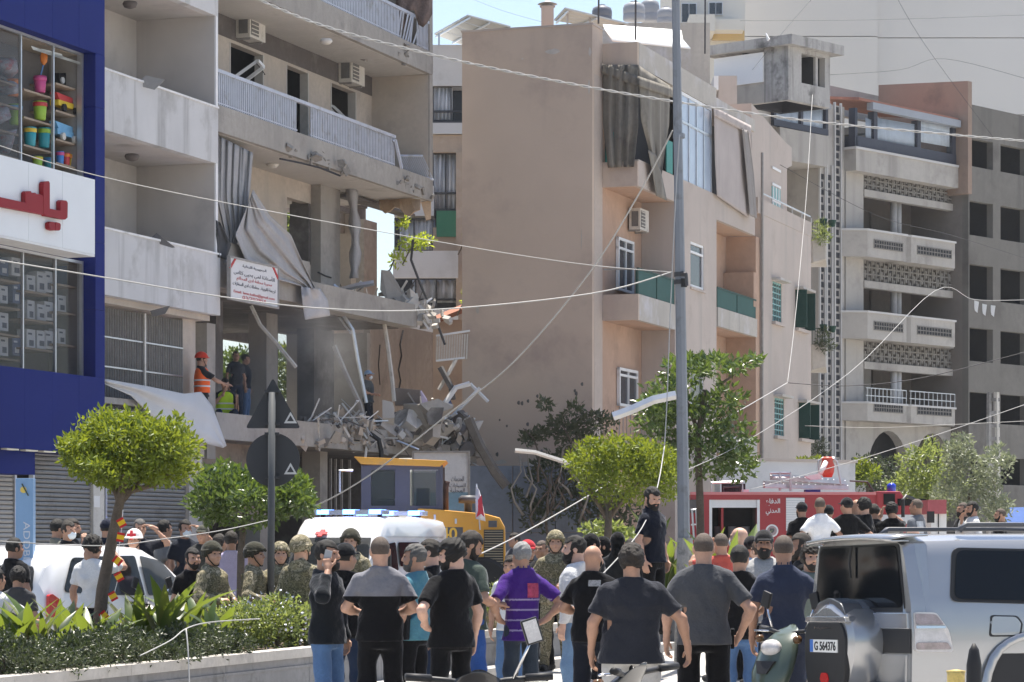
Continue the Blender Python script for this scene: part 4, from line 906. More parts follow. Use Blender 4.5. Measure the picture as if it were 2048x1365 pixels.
for k in range(n + 1): part('window_bar', M_alu, cw, fE, wc[0] + (wc[1] - wc[0]) * k / n - .03, wc[0] + (wc[1] - wc[0]) * k / n + .03, DP - .055, DP - .005, wc[2], wc[3] - .08)
part('window_bar', M_alu, cw, fE, wc[0], wc[1], DP - .054, DP - .004, wc[2] + 1.5, wc[2] + 1.56)
M_bpane = mat('milky_blue_glass', (.36, .42, .52), .25, .08, 1.2, spec=.6)
for k in range(n):
 a, b = wc[0] + (wc[1] - wc[0]) * k / n + .03, wc[0] + (wc[1] - wc[0]) * (k + 1) / n - .03
 part('pane', M_bpane, cw, fE, a, b, DP - .045, DP - .035, wc[2], wc[2] + 1.5); part('pane', M_bpane, cw, fE, a, b, DP - .045, DP - .035, wc[2] + 1.56, wc[3] - .08)
part('inner_dark', M_dark, EB, fE, uA_ + .2, uB_, .004, .03, zp1, zr0)
for px, y0, y1 in ((1212, 280, 322), (1331, 300, 345)):
 pass
part('green_panel', mat('teal_panel', (.03, .22, .19), .5, .1, 2), EB, fE, u1 + .001, u1 + .06, .08, .32, zp1 - .1, zp1 + .75)
part('green_panel', MATS['teal_panel'], EB, fE, uE(1333, DP), uE(1345, DP), DP - .02, DP + .005, zp1 + .06, zp1 + .9)
tag(MB().tube([fE.pt(uE(1521, DP), DP + .05, z) for z in (.2, 4, 8, zp0 + 2.5)], .04, 6).build('drain_pipe', M_grille), 'grey drain pipe down the beige facade between its two blocks', 'pipe')
M_hoard = mat('blue_grey_render', (.20, .225, .27), .9, .12, .8, dirt=((.15, .165, .19), .4, 1.2))
GWL = thing('garden_wall', 'blue grey rendered wall panels at the foot of the beige side wall', 'wall', P(1020, 1200, 69.5))
fH = Fr(P(938, 0, 70.0).x, 70.0, 9.0)
for i, (a, b) in enumerate(((936, 1025), (1026, 1110), (1111, 1200))):
 ua, ub = fH.u(a), fH.u(b); part('wall_panel', M_hoard, GWL, fH, ua + .008, ub - .008, -.2, 0, 0, 2.05); part('wall_panel', M_hoard, GWL, fH, ua + .008, ub - .008, -.2, -.003, 2.065, fH.z(a, 932))
EW = thing('yard_wall', 'long white rendered yard wall behind the fire truck', 'wall', P(1540, 1100, 80))
fY = Fr(*P(1440, 0, 76.0).xy, 1.6)
part('wall_body', mat('white_wall_render', (.55, .55, .56), .9, .07, .6, dirt=((.42, .42, .43), .35, 1)), EW, fY, 0, 4.6, -.25, 0, 0, fY.z(1480, 922)); part('wall_coping', PL_E2, EW, fY, -.05, 4.65, -.3, .05, fY.z(1480, 922), fY.z(1480, 922) + .08)
tk = thing('chimney', 'small square beige chimney with a dark metal cowl', 'chimney', P(1095, 45, 74))
c = P(1095, 45, 73.5); MB().box(c.x - .16, c.x + .16, 73.4, 73.75, zr, P(0, 14, 73.5).z).build('stack', PL_E2, tk)
MB().lathe((c.x, 73.57, P(0, 14, 73.5).z), [(.2, 0), (.2, .03), (.02, .04)], 12).build('collar', M_grille, tk)
for dx in (-.1, .1): MB().cyl((c.x + dx, 73.57, P(0, 14, 73.5).z), (c.x + dx, 73.57, P(0, 7, 73.5).z), .015).build('cowl_leg', M_grille, tk)
MB().lathe((c.x, 73.57, P(0, 8, 73.5).z), [(.26, 0), (.1, .06), (.02, .1)], 12).build('cowl', M_grille, tk, smooth=True)
roof = thing('tarp_roof', 'white tarpaulin sheet roof behind the beige parapet', 'roof', P(1270, 75, 76))
rows = [[P(1206 + i * 12, 50 + i * .9, 78 + .25 * math.sin(i)) for i in range(14)], [P(1210 + i * 12, 60 + i * 1.6, 76.5 + .1 * math.sin(i * 2)) for i in range(14)], [P(1225 + i * 12, 82 + i * 1.2, 75.2) for i in range(14)]]
MB().grid(rows).build('tarp_sheet', mat('white_tarp', (.78, .78, .77), .6, .04, 2), roof, smooth=True, thick=.03)
M_solar = mat('solar_back_sheet', (.40, .41, .40), .5, .05, 2)
def solar(label, pts, Ys, legs):
 t = thing('solar_panel_array', label, 'solar panels', P(*pts[0], Ys[0]))
 A, B, C_, D_ = [P(x, y, Y) for (x, y), Y in zip(pts, Ys)]
 for i in range(4):
  a, b = A.lerp(B, i / 4 + .01), A.lerp(B, (i + 1) / 4 - .01); c, d = D_.lerp(C_, (i + 1) / 4 - .01), D_.lerp(C_, i / 4 + .01)
  MB().prism([a, b, c, d], (0, .02, .05)).build('solar_panel', M_solar, t)
 for i in range(3):
  f = i / 2; MB().tube([A.lerp(D_, f * .9 + .05) + Vector((0, 0, -.05)), B.lerp(C_, f * .9 + .05) + Vector((0, 0, -.05))], .035, 4).build('support_rail', M_alu, t)
 for (x, y0, y1, Y) in legs: MB().tube([P(x, y0, Y), P(x, y1, Y)], .04, 4).build('support_leg', M_alu, t)
 return t
solar('tilted solar panels on a frame above the pale rear building', [(868, 70), (936, 32), (1022, 55), (942, 98)], [95, 90, 90, 95], [(878, 66, 92, 92), (936, 36, 88, 94), (975, 45, 88, 93)])
solar('tilted solar panels on the roof behind the chimney', [(1108, 42), (1130, 18), (1258, 50), (1205, 58)], [85, 80, 80, 85], [(1135, 24, 60, 81), (1180, 35, 60, 81)])
def tank(label, px, py0, py1, Y, wpx, m):
 c0, c1 = P(px, py1, Y), P(px, py0, Y); r = wpx / 2 / F * Y; h = c1.z - c0.z
 t = thing('water_tank', label, 'water tank', c0, group='rooftop water tanks')
 MB().lathe(c0, [(r * .95, 0), (r, .05 * h), (r, .3 * h), (r * .96, .33 * h), (r, .36 * h), (r, .66 * h), (r * .96, .7 * h), (r * .92, .8 * h), (r * .5, .92 * h), (r * .3, .93 * h)], 18).build('tank_body', m, t, smooth=True)
 MB().lathe(c0 + Vector((0, 0, .9 * h)), [(r * .33, 0), (r * .35, .09 * h), (r * .1, .12 * h)], 14).build('lid', m, t, smooth=True)
 return t
M_tank = mat('dark_grey_tank', (.13, .14, .17), .5, .06, 2); M_tank2 = mat('grey_tank', (.26, .27, .30), .5, .06, 2)
TY = 95
tank('dark round water tank left of the roof aerial', 1204, 10, 46, TY, 40, M_tank); tank('grey round water tank in the middle of the rooftop row', 1268, 3, 42, TY + 2, 44, M_tank2); tank('pale round water tank highest in the rooftop row', 1300, -4, 44, TY + 6, 38, M_tank2); tank('low round water tank beside the utility pole top', 1332, 14, 48, TY + 5, 36, M_tank2)
rb = thing('tank_platform', 'low concrete roof room carrying the water tanks', 'roof room', P(1290, 60, 97))
MB().box(P(1175, 0, 94).x, P(1420, 0, 94).x, 94, 104, zr - 4, P(0, 46, 94).z).build('room_wall', PL_gy, rb)
for px, y0, y1, Y, lb in ((1197, -6, 48, 74, 'thin aerial mast on the beige parapet'), (1271, -30, 80, 74, 'tall thin mast above the tarpaulin roof'), (1410, -20, 108, 80, 'tall thin mast beside the stained roof room')):
 tag(MB().tube([P(px, y1, Y), P(px + .5, y0, Y)], .025, 5).build('aerial_mast', M_wired), lb, 'mast')
G_veil = glass_mat('veranda_glass', (.04, .05, .06), .12)
# REAR BUILDING in the gap
RB = thing('rear_building', 'pale rear building with curtained windows seen through the gap', 'building', P(860, 1100, 92))
YR = 92.0
def rbox(name, m, px0, px1, py0, py1, Y0, th, parent):
 a, b = P(px0, py1, Y0), P(px1, py0, Y0)
 return MB().box(a.x, b.x, Y0, Y0 + th, a.z, b.z).build(name, m, parent, recalc=False)
PL_R = mat('pale_rear_plaster', (.62, .60, .58), .9, .06, .6, dirt=((.5, .48, .45), .3, .8), streak=((.48, .45, .42), .3, 1.5))
PL_R2 = mat('tan_rear_plaster', (.47, .36, .27), .9, .1, .6, dirt=((.55, .48, .4), .4, .9))
rbox('wall', PL_R, 790, 940, 90, 172, YR, 6, RB); rbox('wall', PL_R, 790, 940, 246, 268, YR - .2, 6, RB)
rbox('wall', PL_R2, 866, 945, 270, 305, YR - .1, 5, RB); rbox('wall', PL_R2, 912, 945, 305, 1095, YR - .3, 5, RB); rbox('wall', PL_R2, 866, 916, 455, 512, YR - .15, 3, RB)
rbox('wall', PL_R, 788, 868, 372, 432, YR - .05, 5, RB); rbox('balcony_wall', PL_R, 786, 916, 502, 556, YR - 1.0, .2, RB); rbox('balcony_wall', PL_R, 786, 916, 618, 700, YR - 1.0, .2, RB)
rbox('room', M_dark, 790, 940, 150, 260, YR + 1.0, .2, RB); rbox('room', M_dark, 790, 916, 300, 620, YR + 1.0, .2, RB)
M_cwhite = mat('white_net_curtain', (.80, .81, .84), .9, .08, 2, streak=((.6, .62, .68), .4, 6))
RCL = iter(('white net curtain in the topmost rear building window', 'dark edged white curtain in the left middle rear window', 'white curtain in the right middle rear window above the balcony wall', 'wide white curtain in the lowest rear building window', 'white curtain behind the tall green framed rear window'))
for a, b, y0, y1 in ((868, 905, 176, 240), (800, 870, 440, 500), (830, 868, 437, 500), (825, 912, 560, 606), (868, 914, 308, 420)):
 drape('window_curtain', next(RCL), [(a, y0), (a, y1)], [(b, y0), (b, y1)], YR + .25, M_cwhite, n=2, k=24, fold=.05, seed=a, freq=30, cat='curtain')
for i, (x0, x1, y0, y1, nv) in enumerate(((866, 938, 170, 246, 2), (866, 916, 305, 422, 2), (790, 866, 436, 505, 2), (790, 914, 556, 618, 3))):
 w = rbox('window', M_wired, x0, x1, y0, y0 + 4, YR + .1, .08, RB); rbox('window_bar', M_wired, x0, x1, y1 - 4, y1, YR + .1, .08, w); rbox('window_bar', M_wired, x0, x1, (y0 * .3 + y1 * .7) - 2, (y0 * .3 + y1 * .7) + 2, YR + .1, .08, w)
 for k in range(nv + 1): rbox('window_bar', M_wired, x0 + (x1 - x0) * k / nv - 1.5, x0 + (x1 - x0) * k / nv + 1.5, y0, y1, YR + .11, .06, w)
 rbox('pane', G_veil, x0, x1, y0, y1, YR + .2, .02, w)
rbox('balcony_panel', mat('green_sheet', (.05, .20, .11), .6, .12, 2), 873, 914, 422, 474, YR - .25, .05, RB)
TR = thing('tiled_lean_to', 'small red tiled roof edge in the gap beside the beige wall', 'roof', P(905, 640, 74))
MB().prism([P(868, 650, 75), P(938, 622, 75), P(938, 612, 77), P(872, 640, 77)], (0, 0, .12)).build('tile_field', mat('red_clay_tiles', (.30, .13, .085), .9, .25, 6), TR)
rbox('lean_to_wall', PL_E, 866, 940, 640, 1000, 75.5, .2, TR)
# GREY BALCONY BUILDING and its neighbours
fG = Fr(P(1690, 0, 112).x, 112.0, .869)
uG = lambda px, d=0.0: fG.u(px, d)
zG = lambda px, py, d=0.0: fG.z(px, py, d)
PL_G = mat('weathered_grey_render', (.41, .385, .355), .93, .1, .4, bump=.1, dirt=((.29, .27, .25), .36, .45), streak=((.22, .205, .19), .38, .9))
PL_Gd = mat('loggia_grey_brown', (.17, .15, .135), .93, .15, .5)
G_veil = glass_mat('veranda_glass', (.04, .05, .06), .12)
PL_Gw = mat('loggia_white', (.50, .49, .48), .9, .06, .8)
GB = thing('grey_balcony_building', 'grey rendered building with paired balconies and pierced concrete friezes', 'building', fG.pt(uG(1800), -4, 0))
g0, g1 = uG(1692), uG(1917)
ztop = zG(1700, 302)
fl = [zG(1735, y) for y in (845, 685, 525)]                 # undersides of the balconies' loggias
part('left_pier', PL_G, GB, fG, g0, uG(1727), -8, 0, 0, ztop); part('right_pier', PL_G, GB, fG, uG(1906), g1, -8, -.0, 0, ztop)
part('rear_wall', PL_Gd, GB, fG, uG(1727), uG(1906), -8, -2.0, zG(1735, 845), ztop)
part('top_parapet', PL_G, GB, fG, uG(1712, .5), uG(1917, .5), -.2, .5, zG(1735, 345, .5), zG(1735, 302, .5)); part('top_coping', PL_Gw, GB, fG, uG(1710, .5), uG(1918, .55), -.2, .56, zG(1735, 302, .5), zG(1735, 302, .5) + .09)
floorsG = [(372, 345, 408, 465, 508), (0, 0, 0, 0, 0)]
H = 3.22
zpar = zG(1735, 462, .7)                                       # top of the balcony parapet of the upper floor
M_lat = mat('pierced_block_concrete', (.20, .19, .175), .93, .1, 2)
for k in range(3):
 zp = zpar - k * H; bot = zp - 1.0; fz1, fz0 = zp + H - 1.02, zp + H - 1.85
 if k == 0: fz1, fz0 = zG(1735, 346, .2), zG(1735, 378, .2)
 part('loggia_floor', PL_G, GB, fG, uG(1727), uG(1906), -2.0, .1, bot, bot + .25)
 part('frieze_beam', PL_G, GB, fG, uG(1727), uG(1906), -.25, .05, fz0 - .28, fz0); 
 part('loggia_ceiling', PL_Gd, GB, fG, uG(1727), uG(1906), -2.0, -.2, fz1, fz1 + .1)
 lat = MB(); ua, ub = uG(1728), uG(1905); nn = 22
 for i in range(nn + 1): lat.fbox(fG, ua + (ub - ua) * i / nn - .03, ua + (ub - ua) * i / nn + .03, -.12, -.02, fz0, fz1)
 for j in range(4): lat.fbox(fG, ua, ub, -.115, -.025, fz0 + (fz1 - fz0) * j / 3 - .03, fz0 + (fz1 - fz0) * j / 3 + .03)
 for i in range(nn):
  for j in range(3): lat.fbox(fG, ua + (ub - ua) * (i + .28) / nn, ua + (ub - ua) * (i + .72) / nn, -.10, -.04, fz0 + (fz1 - fz0) * (j + (.1 if (i + j) % 2 else .45)) / 3, fz0 + (fz1 - fz0) * (j + (.55 if (i + j) % 2 else .9)) / 3)
 tag(lat.build('frieze_lattice', M_lat, GB, recalc=False), kind='stuff')
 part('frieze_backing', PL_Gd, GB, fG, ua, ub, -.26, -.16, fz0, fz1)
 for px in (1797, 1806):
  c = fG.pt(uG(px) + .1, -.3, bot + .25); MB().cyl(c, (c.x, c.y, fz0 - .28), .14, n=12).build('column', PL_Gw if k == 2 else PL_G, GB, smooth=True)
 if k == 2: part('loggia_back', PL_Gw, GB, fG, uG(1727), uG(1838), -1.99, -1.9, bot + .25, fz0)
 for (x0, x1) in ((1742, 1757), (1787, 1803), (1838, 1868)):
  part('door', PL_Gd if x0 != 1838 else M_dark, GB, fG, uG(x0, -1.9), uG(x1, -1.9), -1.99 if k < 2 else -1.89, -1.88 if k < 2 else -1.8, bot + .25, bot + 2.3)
 for (x0, x1) in ((1735, 1813), (1822, 1910)):
  dd = .75; a, b = uG(x0, dd), uG(x1, dd)
  z0, z1 = zp - 1.02, zp
  poly = [fG.pt(a - .75, 0.02, z0), fG.pt(a, dd, z0), fG.pt(b, dd, z0), fG.pt(b, 0.02, z0)]
  if k == 2: z1 = zp - .35
  bal = MB().prism(poly, (0, 0, z1 - z0)).build('balcony_front', PL_G, GB)
  poly2 = [fG.pt(a - .8, 0.02, z1), fG.pt(a - .02, dd + .05, z1), fG.pt(b + .04, dd + .05, z1), fG.pt(b + .04, 0.02, z1)]
  MB().prism(poly2, (0, 0, .08)).build('coping', PL_Gw, bal)
  sl = part('slot', M_dark, bal, fG, a + .45, b - .3, dd + .002, dd + .01, z0 + .38, z0 + .68)
  lt = MB(); m_ = 12
  for i in range(m_ + 1): lt.fbox(fG, a + .45 + (b - a - .75) * i / m_ - .02, a + .45 + (b - a - .75) * i / m_ + .02, dd + .01, dd + .03, z0 + .38, z0 + .68)
  for j in range(3): lt.fbox(fG, a + .42, b - .27, dd + .012, dd + .032, z0 + .36 + j * .16, z0 + .40 + j * .16)
  tag(lt.build('slot_lattice', M_lat, bal, recalc=False), kind='stuff')
  if k == 2:
   for i in range(11): part('railing_bar', M_alu, bal, fG, a + (b - a) * i / 10 - .015, a + (b - a) * i / 10 + .015, dd - .03, dd, z1 + .08, z1 + .62)
   for z in (z1 + .3, z1 + .6): part('railing_rail', M_alu, bal, fG, a - .1, b, dd - .035, dd + .005, z, z + .035)
zar = zpar - 2 * H - 1.02
ar = MB()
for (x0, x1) in ((1737, 1820), (1830, 1904)):
 a, b = uG(x0), uG(x1); n_ = 14; c = (a + b) / 2; r = (b - a) / 2; zs = zar - r * 1.15 - .3
 for i in range(n_):
  t0, t1 = math.pi * i / n_, math.pi * (i + 1) / n_
  q0 = (c + r * math.cos(t0), zs + r * 1.15 * math.sin(t0)); q1 = (c + r * math.cos(t1), zs + r * 1.15 * math.sin(t1))
  ar.prism([fG.pt(q0[0], -.05, q0[1]), fG.pt(q1[0], -.05, q1[1]), fG.pt(q1[0], -.05, zar), fG.pt(q0[0], -.05, zar)], fG.pt(0, -.4, 0) - fG.pt(0, 0, 0))
ar.fbox(fG, uG(1727), uG(1737), -.45, -.05, 0, zar); ar.fbox(fG, uG(1820), uG(1830), -.45, -.05, 0, zar); ar.fbox(fG, uG(1904), uG(1906), -.45, -.05, 0, zar)
ar.build('arcade_wall', PL_G, GB)
part('arcade_back', M_dark, GB, fG, uG(1727), uG(1906), -3, -2.8, 0, zar)
M_navy = mat('dark_blue_frame', (.05, .055, .075), .5, .1, 2)
vz1, vz0 = zG(1735, 222, .3), zG(1735, 302, .5) + .09
VG = GB
part('veranda_sill', M_navy, GB, fG, uG(1712, .4), uG(1915, .4), -.3, .4, vz0, vz0 + .45)
for (x0, x1) in ((1715, 1746), (1752, 1833), (1838, 1903)):
 w = part('veranda_window', M_navy, GB, fG, uG(x1, .35), uG(x1, .35) + .25, .1, .4, vz0 + .451, vz1)
 part('pane', G_veil, w, fG, uG(x0, .35), uG(x1, .35), .3, .32, vz0 + .451, vz1 - .2)
 drape('veranda_curtain', 'pale blue curtain in the %s bay of the rooftop glazing' % ('narrow left' if x0 < 1720 else 'wide middle' if x0 < 1800 else 'right end'), [(x0 + (16 if x0 < 1720 else 1), 236), (x0 + (16 if x0 < 1720 else 1), 284)], [(x1 - 1, 236 + (x1 - x0) * .17), (x1 - 1, 284 + (x1 - x0) * .17)], lambda px: fG.pt(fG.u(px, .26), .26, 0).y, mat('pale_blue_curtain', (.62, .70, .80), .9, .1, 2, streak=((.42, .50, .60), .5, 5)), n=2, k=26, fold=.02, seed=x0, freq=26, cat='curtain')
part('veranda_post', M_navy, GB, fG, uG(1710, .4), uG(1715, .4), .1, .4, vz0, vz1)
gut = part('gutter', mat('grey_gutter', (.30, .32, .36), .5, .05, 2), GB, fG, uG(1742, .6), uG(1918, .6), .4, .7, vz1, vz1 + .28)
MB().prism([fG.pt(uG(1705, .3), .6, vz1 + .28), fG.pt(uG(1917, .6), .6, vz1 + .28), fG.pt(uG(1880, 0), -3, vz1 + .75), fG.pt(uG(1695, 0), -3, vz1 + .75)], (0, 0, .1)).build('roof_sheet', mat('rust_red_roof_sheet', (.32, .15, .11), .8, .2, 2), GB)
part('rear_parapet', PL_G, GB, fG, uG(1660, -4), uG(1835, -4), -4.3, -4, zG(1700, 235, -4), zG(1700, 180, -4))
NW = thing('stair_wing', 'grey stair wing with tall pierced strips and a glazed top veranda', 'building', fG.pt(uG(1620), -3, 0))
n0, n1 = uG(1535), uG(1690)
part('strip_wall', PL_G, NW, fG, uG(1640), uG(1691), -6, -.05, 0, zG(1660, 208))
part('left_body', PL_G, NW, fG, uG(1500), uG(1640), -8, -1.6, 0, zG(1600, 330, -1.6))
for i, (px, y0, y1, w) in enumerate(((1641, 330, 945, 5), (1655, 330, 945, 5), (1671, 205, 945, 6))):
 ls = MB(); a = uG(px); ww_ = .32 if i == 2 else .26; z0, z1 = zG(px, y1), zG(px, y0); m_ = int((z1 - z0) / .3)
 for k in range(m_): ls.fbox(fG, a + (.0 if k % 2 else .06), a + ww_ - (.06 if k % 2 else 0), -.049, -.02, z0 + k * .3, z0 + k * .3 + .21)
 tag(ls.build('pierced_strip', M_dark, NW, recalc=False), kind='stuff')
 for s_ in (-.08, ww_ + .02): part('strip_rib', PL_Gw, NW, fG, a + s_, a + s_ + .06, -.05, .04, z0, z1)
part('veranda_parapet', PL_G, NW, fG, uG(1560, .3), uG(1655, .3), -1.5, .3, zG(1600, 325, .3), zG(1600, 262, .3))
vw = part('veranda_window', M_navy, NW, fG, uG(1546, .2), uG(1655, .2), .1, .25, zG(1600, 262, .2) + .01, zG(1600, 262, .2) + .25)
for px in (1546, 1600, 1650): part('window_bar', M_navy, vw, fG, uG(px, .2), uG(px, .2) + .15, .1, .25, zG(1600, 262, .2) + .26, zG(1600, 208, .2))
part('pane', G_veil, vw, fG, uG(1550, .2), uG(1652, .2), .17, .19, zG(1600, 262, .2) + .26, zG(1600, 208, .2))
drape('veranda_curtain', 'blue curtain behind the glazed veranda of the stair wing', [(1552, 216), (1552, 262)], [(1648, 220), (1648, 272)], lambda px: fG.pt(fG.u(px, .12), .12, 0).y, MATS['pale_blue_curtain'], n=2, k=26, fold=.05, seed=91, freq=26, cat='curtain')
part('gutter', MATS['grey_gutter'], NW, fG, uG(1548, .5), uG(1662, .5), .2, .5, zG(1600, 206, .5), zG(1600, 195, .5))
MB().prism([fG.pt(uG(1490, .4), .4, zG(1600, 195, .5)), fG.pt(uG(1662, .4), .4, zG(1600, 195, .5)), fG.pt(uG(1655), -3, zG(1600, 178, .5)), fG.pt(uG(1478), -3, zG(1600, 178, .5))], (0, 0, .12)).build('roof_sheet', MATS['rust_red_roof_sheet'], NW)
part('veranda_side', PL_G, NW, fG, uG(1500, 0), uG(1546, .2), -3, .05, zG(1540, 320), zG(1540, 200))
for k, (y0, y1) in enumerate(((460, 340), (615, 500), (700, 660))):
 z1_, z0_ = zG(1600, y1, -1.6), zG(1600, y0, -1.6)
 part('window', PL_Gd, NW, fG, uG(1576, -1.59), uG(1622, -1.59), -1.598, -1.55, z0_, z1_)
for i, (y0, y1) in enumerate(((482, 528), (692, 742))):
 YB = 97.0
 cb = thing('corner_balcony', ('upper' if i == 0 else 'lower') + ' small corner balcony with hanging plant pots beside the beige block', 'balcony', P(1640, y1, YB))
 a, b = P(1622, y1, YB), P(1662, y0, YB)
 MB().prism([(a.x, YB - .6, a.z), (b.x - .25, YB - .6, a.z + .1), (b.x, YB + 1.2, a.z), (a.x, YB + 1.2, a.z)], (0, 0, b.z - a.z)).build('slab', PL_gy, cb)
 for k in range(8): MB().tube([(a.x + .08 * k, YB - .55, b.z), (a.x + .08 * k, YB - .55, b.z + .55)], .012, 4).build('railing_bar', M_green, cb)
 MB().tube([(a.x, YB - .55, b.z + .55), (b.x - .2, YB - .55, b.z + .55)], .02, 4).build('handrail', M_green, cb)
 for k in range(2):
  c = Vector((a.x + .35 + .3 * k, YB - .7, b.z + .45 - .05 * k)); pt_ = thing('plant_pot', '%s green plant pot hanging on the %s corner balcony' % (('left', 'right')[k], ('upper', 'lower')[i]), 'plant pot', c)
  MB().lathe(c, [(.09, 0), (.13, .2), (.14, .22), (.11, .22)], 10).build('pot', M_green, pt_, smooth=True)
# stained roof room
RR = thing('stained_roof_room', 'weathered black stained concrete roof room with a dark opening', 'roof room', P(1600, 190, 104))
PL_st = mat('mould_stained_concrete', (.42, .405, .39), .95, .15, .9, bump=.3, dirt=((.12, .115, .11), .45, 1.0), streak=((.14, .135, .13), .45, 2.5))
fT = Fr(P(1577, 0, 102).x, 102.0, .869)
tz0, tz1 = fT.z(1577, 200), fT.z(1577, 92)
ta, tb = 0.0, fT.u(1660)
wo = (fT.u(1603), fT.u(1650), fT.z(1603, 166), fT.z(1603, 106))
walls(MB(), fT, ta, tb, -.25, 0, tz0, tz1, [wo]).build('front_wall', PL_st, RR, recalc=False)
part('inner_dark', M_dark, RR, fT, ta + .21, tb - .01, -2.2, -2.0, tz0, tz1); part('far_wall', M_dark, RR, fT, tb - .2, tb, -2.2, -.251, tz0, tz1); part('opening_frame', PL_st, RR, fT, wo[1] - .45, wo[1] - .3, -.2, -.1, wo[2], wo[3])  # far wall blackened, the room's shade is in its colour
dl = fT.dpx(1528, 0.0); part('side_wall', PL_st, RR, fT, ta - .0, ta + .2, dl, -.251, tz0, tz1)
part('white_panel', mat('white_roof_panel', (.78, .78, .79), .6, .03, 1), RR, fT, ta - .06, ta - .002, fT.dpx(1430, 0.0), dl, fT.z(1577, 158), fT.z(1577, 98))
part('side_wall', PL_G, RR, fT, ta + .01, ta + .2, fT.dpx(1430, 0.0), dl, tz0, fT.z(1577, 158))
part('roof_slab', PL_st, RR, fT, ta - .3, tb + .4, fT.dpx(1415, 0.0), .35, tz1, tz1 + .35)
tag(MB().prism([P(1531, 66, 101.5), P(1538, 78, 101.5), P(1534, 82, 101.5)], (.05, .1, 0)).build('roof_shard', M_white), 'white shard standing on the stained roof slab', 'shard')
hb = thing('roof_hutch', 'small pinkish roof hutch behind the beige parapet', 'roof room', P(1455, 180, 92))
rbox('hutch_wall', PL_E2, 1437, 1474, 152, 240, 92, 1.5, hb); rbox('hutch_door', M_white, 1428, 1437, 152, 180, 91.9, 1.4, hb)
# RIGHT EDGE BUILDING
RG = thing('gutted_frame_building', 'grey brown building with rows of dark empty windows at the right edge', 'building', fG.pt(uG(2000), -4, 0))
PL_RG = mat('grey_brown_render', (.175, .165, .15), .94, .12, .4, bump=.1, dirt=((.12, .11, .10), .40, .5), streak=((.085, .08, .075), .35, .9))
dR = .8; r0 = uG(1937, dR); r1 = uG(2140, dR)
rows_ = ((276, 332), (401, 470), (528, 597), (655, 722), (784, 845), (914, 968))
ops = []
for (y0, y1) in rows_:
 z1_, z0_ = zG(1940, y0, dR), zG(1940, y1, dR)
 for (x0, x1) in ((1939, 1986), (2001, 2052), (2066, 2125)):
  ops.append((uG(x0, dR), uG(x1, dR), z0_, z1_))
walls(MB(), fG, r0, r1, dR - .3, dR, 0, zG(1937, 208, dR), ops).build('front_wall', PL_RG, RG, recalc=False)
part('side_wall', mat('shaded_side_render', (.20, .18, .165), .94, .12, .5), RG, fG, r0, r0 + .25, -2, dR - .301, 0, zG(1937, 208, dR))  # the side wall's shade is put into a colour of its own
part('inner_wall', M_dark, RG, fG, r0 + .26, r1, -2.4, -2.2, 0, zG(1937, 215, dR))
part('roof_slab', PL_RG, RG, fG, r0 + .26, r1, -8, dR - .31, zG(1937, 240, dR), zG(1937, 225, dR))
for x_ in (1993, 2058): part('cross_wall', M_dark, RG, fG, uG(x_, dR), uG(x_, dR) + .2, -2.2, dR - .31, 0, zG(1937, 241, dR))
part('rear_block', PL_RG, RG, fG, r0 + .26, r1, -12, -2.41, 0, zG(1937, 245, dR))
for z in range(6): part('inner_floor', PL_RG, RG, fG, r0 + .26, r1, -2.2, dR - .31, ops[z * 3][2] - .35, ops[z * 3][2] - .05)
PL_br = mat('brown_stained_gable', (.30, .22, .175), .94, .1, .4, dirt=((.20, .155, .13), .4, .6), streak=((.22, .17, .14), .3, .8))
MB().prism([fG.pt(r0 - .3, fG.dpx(1936, r0 - .3), zG(1937, 292, dR) - 2), fG.pt(r0 - .3, fG.dpx(1936, r0 - .3), zG(1937, 165, dR)), fG.pt(r0 - .3, fG.dpx(1757, r0 - .3), zG(1937, 165, dR) + .3), fG.pt(r0 - .3, fG.dpx(1757, r0 - .3), zG(1937, 292, dR) - 2)], (fG.t * .3).to_3d()).build('gable_wall', PL_br, RG)
for i, (x, y) in enumerate(((1952, 612), (1968, 618), (1985, 620))):
 mb = MB(); Yp = fG.pt(uG(x, dR), dR, 0).y - .1
 mb.prism([P(x - 7, y - 12 + 4 * i % 3, Yp), P(x + 6, y - 8, Yp), P(x + 3, y + 14, Yp), P(x - 2, y + 10, Yp)], (0, .03, 0)); tag(mb.build('hanging_rag', mat('white_rag', (.7, .7, .7), .9, .05, 3)), '%s white rag hanging on the wire before the right building' % ('left', 'middle', 'right')[i], 'rag')
# FAR TOWERS
PL_T = mat('pale_concrete_tower', (.70, .675, .64), .93, .04, .12, bump=.04, streak=((.63, .605, .57), .3, .35))
TW = thing('concrete_tower', 'huge blank pale concrete tower wall filling the upper right', 'building', P(1800, 1095, 175))
for (x0, x1, dy) in ((1490, 1755, 0), (1757, 2330, .5)):
 a, b = P(x0, 0, 170), P(x1, 0, 170); h = 4.6; z = 0
 for k in range(13): MB().box(a.x, b.x, 170 + dy, 200, k * h, (k + 1) * h - .05).build('wall_panel', PL_T, TW, recalc=False)
TL = thing('cream_apartment_tower', 'cream apartment tower with windows and a balcony behind the roofs', 'building', P(1420, 1095, 150))
PL_C = mat('cream_tower_paint', (.70, .66, .59), .9, .05, .4)
def tb_(name, m, px0, px1, py0, py1, Y0=150, th=.3, par=None): return rbox(name, m, px0, px1, py0, py1, Y0, th, par or TL)
tb_('wall', PL_C, 1350, 1490, -400, 1095, 150, 15)
for (x0, x1, y0, y1) in ((1362, 1394, 6, 46), (1417, 1446, 4, 30)):
 w = tb_('window', M_white, x0, x1, y0, y1, 149.85, .14); tb_('pane', G_pane, x0 + 2, (x0 + x1) / 2 - 1, y0 + 2, y1 - 2, 149.8, .04, w); tb_('pane', G_pane, (x0 + x1) / 2 + 1, x1 - 2, y0 + 2, y1 - 2, 149.8, .04, w)
